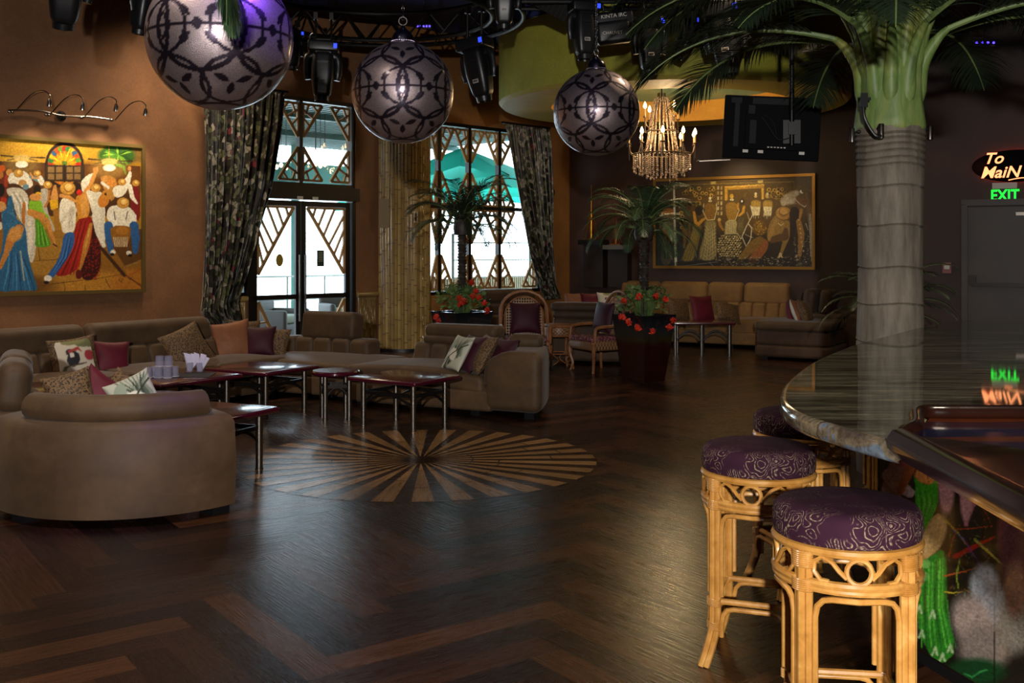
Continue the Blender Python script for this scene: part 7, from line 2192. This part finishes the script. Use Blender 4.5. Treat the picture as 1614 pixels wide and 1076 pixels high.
# ---------------------------------------------------------------- pierced metal globes
n = NT('pierced_silver'); a = n.node('ShaderNodeAttribute', attribute_name='Col')
uv = n.coord('UV', (1, 1, 1))
vo = n.node('ShaderNodeTexVoronoi'); vo.inputs['Scale'].default_value = 190; vo.inputs['Randomness'].default_value = 0.35; n.link(uv, vo.inputs['Vector'])
dots = n.ramp(vo.outputs['Distance'], [(0.15, '#241a1e'), (0.38, '#c0aeb0')])
sepc = n.node('ShaderNodeSeparateColor'); n.link(a.outputs['Color'], sepc.inputs[0])
n.base(n.mix(sepc.outputs[0], dots, '#3c3340'))
n.b.inputs['Metallic'].default_value = 0.85
n.link(n.math('MULTIPLY_ADD' if False else 'ADD', n.math('MULTIPLY', sepc.outputs[0], -0.10), 0.38), n.b.inputs['Roughness'])
n.bump(n.ramp(vo.outputs['Distance'], [(0.15, 0.0), (0.4, 1.0)]), 0.35, 0.003)
n.b.inputs['Coat Weight'].default_value = 0.5; n.b.inputs['Coat Roughness'].default_value = 0.12
M['globe'] = n.mat
def globe_mask(P):
    """filigree: interlaced circles, equator band and leaf shapes; P unit vectors"""
    m = np.zeros(len(P))
    lon = np.arctan2(P[:, 1], P[:, 0]); lat = np.arcsin(np.clip(P[:, 2], -1, 1))
    def ring(c, rad, w):
        d = np.arccos(np.clip(P @ c, -1, 1)); return (np.abs(d - rad) < w)
    def leaf(c, size, ang, asp=0.42):
        c = c / np.linalg.norm(c); e = np.cross([0, 0, 1.0], c); e /= np.linalg.norm(e); nn = np.cross(c, e)
        u = P @ e; v = P @ nn; f = P @ c > 0.2
        cu, su = math.cos(ang), math.sin(ang); a_, b_ = (u * cu + v * su) / size, (-u * su + v * cu) / size
        return f & (np.abs(b_) < 1) & (np.abs(a_) < asp * (1 - b_ ** 2))
    for i in range(6):
        L = 2 * PI * i / 6
        for la in (0.0,):
            c = np.array([math.cos(L), math.sin(L), 0]); m[ring(c, 0.62, 0.035)] = 1
            for k_ in range(4):
                a_ = PI / 4 + k_ * PI / 2; q = np.array([math.cos(L + 0.27 * math.cos(a_)), math.sin(L + 0.27 * math.cos(a_)), math.tan(0.27 * math.sin(a_))])
                m[leaf(q, 0.13, -a_ + PI / 2 if False else (a_ - PI / 2))] = 1
            m[leaf(np.array([math.cos(L), math.sin(L), 0.0]), 0.09, 0, 0.8)] = 1
        c = np.array([math.cos(L + PI / 6), math.sin(L + PI / 6), 0]); m[ring(c, 0.36, 0.024)] = 1
        m[leaf(c, 0.20, 0, 0.5)] = 1; m[leaf(c, 0.15, 0, 0.3)] = 0
        for sg in (-1, 1):
            L2_ = L + PI / 6; la = sg * 0.80
            c = np.array([math.cos(la) * math.cos(L2_), math.cos(la) * math.sin(L2_), math.sin(la)]); m[ring(c, 0.40, 0.028)] = 1
            for k_ in range(3):
                a_ = 2 * PI * k_ / 3 + 0.5; q = c + 0.17 * np.array([-math.sin(L2_) * math.cos(a_), math.cos(L2_) * math.cos(a_), math.sin(a_)])
                m[leaf(q, 0.12, a_ - PI / 2)] = 1
    m[np.abs(lat) < 0.018] = 1; m[np.abs(np.abs(lat) - 1.25) < 0.03] = 1
    return m
def make_globe():
    R_ = 0.4
    t = thing('pierced_globe_lamp', '', 'pendant lamp')
    nu, nv = 260, 150; g = G(); vs = []; fs = []
    for i in range(nu + 1):
        for j in range(nv + 1):
            a_ = 2 * PI * i / nu; b_ = PI * (j / nv) * 0.985
            vs.append((R_ * math.sin(b_ + 0.008) * math.cos(a_), R_ * math.sin(b_ + 0.008) * math.sin(a_), -R_ * math.cos(b_ + 0.008)))
    fs = [(i * (nv + 1) + j, (i + 1) * (nv + 1) + j, (i + 1) * (nv + 1) + j + 1, i * (nv + 1) + j + 1) for i in range(nu) for j in range(nv)]
    g.add(vs, fs); o = obj('globe_shell', g, M['globe'], t, angle=180)
    P = np.array(vs) / R_; P /= np.linalg.norm(P, axis=1)[:, None]
    mk = globe_mask(P); setcol(o.data, np.stack([mk] * 3, 1))
    uvl = o.data.uv_layers.new(name='UVMap'); li = np.zeros(len(o.data.loops), dtype=np.int32); o.data.loops.foreach_get('vertex_index', li)
    uvl.data.foreach_set('uv', np.stack([(li // (nv + 1)) / nu * 2, (li % (nv + 1)) / nv], 1).astype(np.float32).ravel())
    g = G(); g.lathe([(0.088, 0.385), (0.09, 0.405), (0.086, 0.43), (0.080, 0.45), (0.062, 0.475), (0.036, 0.495), (0.018, 0.515), (0.010, 0.53), (0.0, 0.533)], 28)
    cp = obj('cap', g, M['capmetal'], t)
    g = G()
    for k_ in range(30): g.ball((0.089 * math.cos(k_ * 2 * PI / 30), 0.089 * math.sin(k_ * 2 * PI / 30), 0.402), 0.007, 6, 4)
    obj('beading', g, M['capmetal'], cp)
    g = G(); g.tube([(0.032 * math.cos(2 * PI * k_ / 20), 0, 0.563 + 0.032 * math.sin(2 * PI * k_ / 20)) for k_ in range(20)], 0.005, 6, closed=True); obj('ring', g, M['chrome'], t)
    return t
M['capmetal'] = simple('violet_grey_metal', '#6c6474', 0.25, metal=1.0)
GZ = {}
def globe_place(t, px_, py_, diam, label, rz):
    Y = 0.8 * F / diam; p = at(px_, py_, Y); t.location = p; t.rotation_euler.z = rz; t['label'] = label; t['group'] = 'pierced metal globes hanging in a row'
    return p
gl0 = make_globe()
g1 = dup(gl0, (0, 0, 0)); g2 = dup(gl0, (0, 0, 0))
for t, a in ((gl0, (347, 60, 226, 'largest pierced silver globe lamp, nearest, with violet light on its upper right', 0.5)),
             (g1, (635, 146, 160, 'pierced silver globe lamp hanging in front of the bamboo column', 0.1)),
             (g2, (940, 177, 136, 'pierced silver globe lamp hanging before the yellow-green ceiling drum', 0.85))):
    p = globe_place(t, *a)
    g = G(); L = CEIL - p.z - 0.03; z = 0.59; k_ = 0
    while z < L:
        pts = [(0.011 * math.cos(q * PI / 4), 0.0, z + 0.022 * math.sin(q * PI / 4)) for q in range(8)]
        if k_ % 2: pts = [(0, x, zz) for x, _, zz in pts]
        g.tube(pts, 0.0035, 4, closed=True); z += 0.036; k_ += 1
    obj('chain', g, M['chrome'], t)

# ---------------------------------------------------------------- lighting truss
def truss_ring(c, R_, z, h, label):
    t = thing('truss', label, 'lighting truss', (c[0], c[1], z))
    g = G()
    for rr, zz in ((R_ - 0.2, 0), (R_ + 0.2, 0), (R_, h)):
        g.tube([(rr * math.cos(2 * PI * i / 64), rr * math.sin(2 * PI * i / 64), zz) for i in range(64)], 0.034, 8, closed=True)
    obj('chord', g, M['black_metal'], t)
    g = G(); nb_ = 18
    for i in range(nb_):
        a0 = 2 * PI * i / nb_; a1 = 2 * PI * (i + 0.5) / nb_; a2 = 2 * PI * (i + 1) / nb_
        for rr in (R_ - 0.2, R_ + 0.2):
            g.tube([(rr * math.cos(a0), rr * math.sin(a0), 0), (R_ * math.cos(a1), R_ * math.sin(a1), h)], 0.014, 6)
            g.tube([(R_ * math.cos(a1), R_ * math.sin(a1), h), (rr * math.cos(a2), rr * math.sin(a2), 0)], 0.014, 6)
        g.tube([((R_ - .2) * math.cos(a0), (R_ - .2) * math.sin(a0), 0), ((R_ + .2) * math.cos(a1), (R_ + .2) * math.sin(a1), 0)], 0.012, 6)
    obj('lattice', g, M['black_metal'], t)
    g = G()
    for i in range(4):
        a = PI / 4 + i * PI / 2; g.tube([(R_ * math.cos(a), R_ * math.sin(a), h), (R_ * math.cos(a), R_ * math.sin(a), CEIL - z)], 0.010, 6)
    obj('hanger', g, M['steel'], t)
    return t
TZ = 4.6
tf_ = at(612, 71, 1); 
Yt = F * (TZ - CAMZ) / (HY - 71)
TC = ((612 - 807) / F * Yt + 0.0, Yt - 1.9)
truss_ring(TC, 1.75, TZ, 0.42, 'round black box truss hanging under the blue ceiling')
# straight truss carrying the right-hand group of lights
tsY = 12.3
def straight_truss(x0, x1, y0, y1, z, label):
    t = thing('truss', label, 'lighting truss', (x0, y0, z)); L = math.hypot(x1 - x0, y1 - y0); t.rotation_euler.z = math.atan2(y1 - y0, x1 - x0)
    g = G()
    for yy, zz in ((-0.18, 0), (0.18, 0), (0, 0.36)): g.tube([(0, yy, zz), (L, yy, zz)], 0.03, 8)
    obj('chord', g, M['black_metal'], t)
    g = G(); k_ = int(L / 0.4)
    for i in range(k_):
        a, b, c_ = i * L / k_, (i + .5) * L / k_, (i + 1) * L / k_
        for yy in (-0.18, 0.18): g.tube([(a, yy, 0), (b, 0, 0.36)], 0.012, 6); g.tube([(b, 0, 0.36), (c_, yy, 0)], 0.012, 6)
        g.tube([(a, -0.18, 0), (b, 0.18, 0)], 0.012, 6); g.tube([(b, 0.18, 0), (c_, -0.18, 0)], 0.012, 6)
    obj('lattice', g, M['black_metal'], t)
    g = G()
    for s in (0.1, 0.5, 0.9): g.tube([(L * s, 0, 0.36), (L * s, 0, CEIL - z)], 0.010, 6)
    obj('hanger', g, M['steel'], t)
    return t
zs_t = CAMZ + (HY - 8) / F * 12.0
straight_truss((822 - 807) / F * 12.0, (1215 - 807) / F * 12.0, 12.0, 12.0, zs_t, 'straight black truss holding the moving lights before the ceiling drum')
straight_truss((60 - 807) / F * 9.3, (262 - 807) / F * 9.3, 9.3, 9.3, CAMZ + (HY + 95) / F * 9.3, 'straight black truss above the largest globe lamp')

# ---------------------------------------------------------------- moving head lights
M['head'] = simple('charcoal_plastic', '#17181a', 0.36)
disp = emit('blue_display', '#2a44ff', 1.6)
def moving_head(label, px_, ytop, ybot, Y, yaw=0.0, tilt=0.0, htilt=0.0, s=None, up=None, blank=False):
    p = at(px_, ytop, Y); H = (ybot - ytop) / F * Y; s = H / 0.80
    t = thing('moving_head_light', label, 'stage light', p, yaw)
    Rb = roty(tilt)
    g = G(); g.rbox((0, 0, -0.07 * s), (0.40 * s, 0.30 * s, 0.14 * s), 0.03 * s, Rb); g.box((0, 0, -0.145 * s), (0.2 * s, 0.2 * s, 0.03 * s), Rb)
    base_ = obj('base', g, M['head'], t)
    g = G(); g.box(Rb @ Vector((0.155 * s, -0.152 * s, -0.07 * s)), (0.045 * s, 0.008, 0.06 * s), Rb); obj('display', g, disp, base_, smooth=False)
    g = G()
    L = (up if up is not None else 0.12)
    g.tube([(-0.1 * s, 0, 0), (-0.1 * s, 0, L)], 0.016, 8); g.tube([(0.1 * s, 0, 0), (0.1 * s, 0, L)], 0.016, 8); g.box((-0.1 * s, 0, L), (0.05, 0.09, 0.09)); g.box((0.1 * s, 0, L), (0.05, 0.09, 0.09)); g.tube([(-0.1 * s, 0, 0.03), (0.1 * s, 0, 0.03)], 0.014, 6)
    obj('clamp', g, M['dark_steel'], t)
    g = G()
    for sx_ in (-1, 1):
        pts = catmull([Vector((sx_ * 0.05 * s, 0, -0.17 * s)), Vector((sx_ * 0.17 * s, 0, -0.19 * s)), Vector((sx_ * 0.20 * s, 0, -0.28 * s)), Vector((sx_ * 0.195 * s, 0, -0.42 * s)), Vector((sx_ * 0.185 * s, 0, -0.5 * s))], 4)
        g.tube([Rb @ q for q in pts], [0.055 * s] * 8 + [0.05 * s] * 5 + [0.04 * s] * 4, 8, flat=0.6)
    obj('yoke', g, M['head'], t)
    c = Rb @ Vector((0, 0, -0.42 * s)); Rh = Rb @ rotx(htilt)
    g = G()
    def hf(p_, Hh):
        k_ = 1.0 - 0.28 * max(0, -p_.z / Hh[2]) ** 1.5 - 0.15 * max(0, p_.z / Hh[2]) ** 2
        return (p_.x * k_, p_.y * k_, p_.z)
    g.rbox((0, 0, 0), (0.29 * s, 0.26 * s, 0.62 * s), 0.08 * s, None, sub=5, k=3, fn=hf)
    g.lathe([(0.10 * s, -0.29 * s), (0.095 * s, -0.35 * s), (0.085 * s, -0.355 * s), (0.08 * s, -0.33 * s), (0, -0.33 * s)], 20)
    hd = obj('head', g, M['head'], t); hd.location = c; hd.rotation_euler = Rh.to_euler()
    g = G(); g.lathe([(0, -0.332 * s), (0.078 * s, -0.332 * s)], 20); obj('lens', g, simple('lens', '#20242c', 0.08), hd)
    if not blank:
        g = G(); g.box((0, -0.129 * s, -0.10 * s), (0.075 * s, 0.006, 0.045 * s)); lb = obj('label', g, M['white'], hd, smooth=False)
        for k_, xx in enumerate((-0.024, -0.009, 0.007, 0.023)):
            g = G(); g.box((xx * s, -0.134 * s, -0.10 * s), (0.010 * s, 0.004, 0.03 * s)); 
            if k_ % 2: g.box((xx * s, -0.136 * s, -0.10 * s), (0.005 * s, 0.004, 0.012 * s))
            obj('marking', g, M['dark_steel'], lb, smooth=False)
        g = G(); g.box((0, -0.131 * s, 0.14 * s), (0.14 * s, 0.012, 0.03 * s)); obj('vent', g, M['black'], hd, smooth=False)
    return t
HB = [('moving head light nearest the left end, over the track light', 112, -85, 52, 9.3, 0.35, 0.1, 0.35),
      ('moving head light half hidden behind the left rim of the largest globe', 226, -40, 58, 9.3, 1.2, 0.0, 0.2),
      ('moving head light peeping out at the right rim of the largest globe', 461, 48, 112, 13.7, 0.5, 0.0, 0.0),
      ('moving head light over the transom window of the glass door', 510, 66, 163, 13.3, 0.15, 0.03, 0.0),
      ('moving head light tilted left over the edge of the ceiling drum', 748, 62, 165, 12.9, -0.5, -0.15, 0.15),
      ('moving head light at the top before the blue fascia, left of the framed flood', 796, -42, 48, 12.0, 0.0, 0.02, 0.1),
      ('moving head light directly above the right-hand globe lamp', 921, 4, 98, 11.8, 0.25, 0.0, -0.05),
      ('moving head light in the middle of the group before the drum', 1024, 28, 120, 11.8, 0.05, 0.0, 0.0),
      ('moving head light turned sideways between two others before the drum', 1083, 22, 98, 12.2, 1.2, 0.05, 0.5),
      ('bulky moving head light at the right end of the group, beside palm fronds', 1137, 8, 124, 11.8, -0.35, -0.12, -0.05)]
for i, (lab, px_, yt_, yb_, Y, yaw, tl, ht) in enumerate(HB):
    zt_h = CAMZ + (HY - yt_) / F * Y
    if i < 2: zc_ = CAMZ + (HY + 95) / F * 9.3
    elif i < 6: zc_ = TZ
    else: zc_ = zs_t
    moving_head(lab, px_, yt_, yb_, Y, yaw, tl, ht, up=max(0.05, zc_ - zt_h), blank=(i in (0, 1, 2, 8)))
# flood fixture with lettering and a slatted flood
fx = thing('flood_light', 'black flood fixture lettered in white between two moving heads', 'stage light', at(966, 40, 11.9), 0.0)
g = G(); g.rbox((0, 0, 0), (0.50, 0.22, 0.30), 0.05, roty(-0.12), sub=2); g.rbox((0.0, -0.08, -0.10), (0.40, 0.16, 0.26), 0.05, roty(-0.12), sub=2); obj('housing', g, M['head'], fx)
text('KINTA IRC', 0.062, M['white'], fx, (0.0, -0.115, 0.085), ext=0.002, rz_=0.0).rotation_euler = (PI / 2, -0.12, 0)
text('CHAUVET', 0.05, M['white'], fx, (-0.02, -0.168, -0.12), ext=0.002).rotation_euler = (PI / 2, -0.05, 0)
g = G(); g.tube([(-0.1, 0, 0.13), (-0.13, 0, 0.30)], 0.014, 6); g.tube([(0.1, 0, 0.15), (0.13, 0, 0.30)], 0.014, 6); obj('clamp', g, M['dark_steel'], fx)
fs2 = thing('flood_light', 'black slatted flood light tilted beside the blue ceiling fascia', 'stage light', at(872, 6, 12.0), 0.0)
Rf = roty(0.5) @ rotx(0.5)
g = G(); g.box((0, 0, 0), (0.42, 0.12, 0.22), Rf); obj('housing', g, M['head'], fs2, smooth=False)
g = G()
for k_ in range(7): g.box(Rf @ Vector((-0.17 + 0.056 * k_, -0.07, 0)), (0.03, 0.03, 0.19), Rf)
obj('fin', g, M['dark_steel'], fs2, smooth=False)
g = G(); g.tube([(0, 0, 0.05), (0.0, 0, 0.30)], 0.016, 6); obj('clamp', g, M['dark_steel'], fs2)
# safety wires
for lab, pts in (('thin steel safety wire looped over the middle moving head', [(1012, 30), (1016, 16), (1022, 10), (1025, 2), (1018, -4), (1014, 4), (1016, 14)]), ('thin steel safety wire looped beside the moving head over the door', [(490, 80), (496, 66), (498, 56), (493, 52), (488, 58), (492, 70)])):
    g = G(); g.tube(catmull([at(a, b, 11.75 if pts[0][0] > 800 else 13.2) for a, b in pts], 5), 0.006, 5); tag(obj('safety_wire', g, M['chrome']), lab, 'wire')
# small violet LED bars
led = emit('violet_led', '#4a36ff', 5.0)
def led_bar(label, px_, py_, Y, n_, w_):
    p = at(px_, py_, Y)
    t = thing('led_bar', label, 'stage light', p); g = G(); g.box((0, 0, 0), (w_, 0.05, 0.06)); g.tube([(0, 0, 0), (0, 0, CEIL - p.z)], 0.008, 6); obj('housing', g, M['black'], t, smooth=False)
    g = G()
    for k_ in range(n_): g.ball((-w_ / 2 + w_ * (k_ + .5) / n_, -0.03, 0), 0.014, 8, 6)
    obj('led', g, led, t)
led_bar('small bar of violet LEDs at the upper right between palm fronds', 1551, 68, 12.0, 4, 0.26)
led_bar('small bar of violet LEDs up behind the round truss', 668, 42, 15.4, 5, 0.22)

# ---------------------------------------------------------------- crystal chandelier
chc = at(1043, 262, 15.3)
ch = thing('chandelier', 'crystal chandelier with candle bulbs under the ceiling drum', 'chandelier', (chc.x, chc.y, chc.z))
ZR = (262 - 243) / F * 15.3       # lower ring height above origin
iron = simple('aged_iron', '#5a4a3c', 0.4, metal=0.8)
g = G()
for (rr, zz) in ((0.42, ZR), (0.24, ZR + 0.33), (0.10, ZR + 0.78)):
    g.tube([(rr * math.cos(2 * PI * i / 40), rr * math.sin(2 * PI * i / 40), zz) for i in range(40)], 0.010, 6, closed=True)
for i in range(8):
    a = 2 * PI * i / 8; g.tube(catmull([Vector((0.42 * math.cos(a), 0.42 * math.sin(a), ZR)), Vector((0.22 * math.cos(a), 0.22 * math.sin(a), ZR + 0.10)), Vector((0.12 * math.cos(a), 0.12 * math.sin(a), ZR + 0.45)), Vector((0.05 * math.cos(a), 0.05 * math.sin(a), ZR + 0.9))], 5), 0.008, 6)
g.tube([(0, 0, ZR), (0, 0, DZ + 0.6 - chc.z)], 0.012, 8); obj('frame', g, iron, ch)
flame = emit('candle_flame', '#ffcf8a', 28.0)
candlem = simple('candle_sleeve', '#c9a878', 0.5)
arms = [(2 * PI * i / 10 + 0.2, 0.50, ZR + 0.03, 0.30) for i in range(10)] + [(2 * PI * i / 4 + 0.5, 0.30, ZR + 0.42, 0.30) for i in range(4)]
for (a, rr, zz, hh) in arms:
    ca, sa = math.cos(a), math.sin(a)
    g = G(); r0 = rr - 0.18
    g.tube(catmull([Vector((r0 * ca, r0 * sa, zz + 0.12)), Vector(((r0 + .05) * ca, (r0 + .05) * sa, zz - 0.02)), Vector(((rr - .03) * ca, (rr - .03) * sa, zz - 0.02)), Vector((rr * ca, rr * sa, zz + 0.10))], 5), 0.008, 6)
    g.lathe([(0.0, zz + 0.10), (0.035, zz + 0.115), (0.03, zz + 0.10)], 12, (rr * ca, rr * sa, 0)); g.tube([(rr * ca, rr * sa, zz + 0.1), (rr * ca, rr * sa, zz - 0.10)], 0.008, 6)
    arm_ = obj('arm', g, iron, ch)
    g = G(); g.tube([(rr * ca, rr * sa, zz + 0.11), (rr * ca, rr * sa, zz + 0.23)], 0.013, 8); obj('candle', g, candlem, arm_)
    g = G(); g.lathe([(0, 0), (0.018, 0.012), (0.026, 0.035), (0.017, 0.07), (0.0, 0.105)], 10, (rr * ca, rr * sa, zz + 0.23)); obj('bulb', g, flame, arm_)
cry = NT('crystal').base('#d9bfa6').set(rough=0.1, trans=0.5, spec=1.0).mat
g = G()
def bead(g, p, r): 
    x, y, z = p; g.add([(x + r, y, z), (x, y + r, z), (x - r, y, z), (x, y - r, z), (x, y, z + r * 1.3), (x, y, z - r * 1.3)], [(0, 1, 4), (1, 2, 4), (2, 3, 4), (3, 0, 4), (1, 0, 5), (2, 1, 5), (3, 2, 5), (0, 3, 5)])
for i in range(20):
    a = 2 * PI * i / 20
    for k_ in range(34):
        s = k_ / 34; rr = 0.10 + 0.14 * s ** 0.8; rr *= 1.0; z = ZR + 0.82 - 0.80 * s; bead(g, (rr * math.cos(a), rr * math.sin(a), z), 0.013)
cr = obj('crystal_strands', g, cry, ch, smooth=False)
g = G(); rnd = random.Random(31)
for ring_, (rr, cnt, ln) in enumerate(((0.42, 44, 0.26), (0.33, 30, 0.32), (0.22, 22, 0.36))):
    for i in range(cnt):
        a = 2 * PI * i / cnt; L = ln * rnd.uniform(0.8, 1.1); k2 = int(L / 0.03)
        for k_ in range(k2): bead(g, (rr * math.cos(a), rr * math.sin(a), ZR - 0.02 - k_ * 0.03), 0.010 if k_ < k2 - 1 else 0.018)
obj('crystal_skirt', g, cry, ch, smooth=False)
lamp('chandelier_glow', 'POINT', (chc.x, chc.y, chc.z + ZR + 0.2), 20, (1.0, 0.68, 0.36), 0.08)
lamp('chandelier_glow', 'POINT', (chc.x, chc.y - 0.45, chc.z + ZR + 0.35), 26, (1.0, 0.68, 0.36), 0.05)

# ---------------------------------------------------------------- frond tip hanging in front of the largest globe
hp = at(262, -60, 4.9)
t = thing('hanging_frond', 'green palm frond hanging down in front of the largest globe lamp', 'palm frond', hp)
for k_ in range(2):
    g = G(); frond(g, (0.02 * k_, 0, 0.55), math.radians(-20 + 60 * k_), -0.9, 0.95, 0.75, 90, 0.26, 0.012, 0.010, 0, 1, start=0.1, seed=90 + k_, side=0.2, vshape=0.05, hang=1.1)
    obj('leaf', g, [M['palm_rachis'], M['palm_leaf_far']], t)
g = G(); g.tube([(0, 0, 0.5), (0, 0, CEIL - hp.z)], 0.01, 6); obj('stem', g, M['palm_rachis'], t)
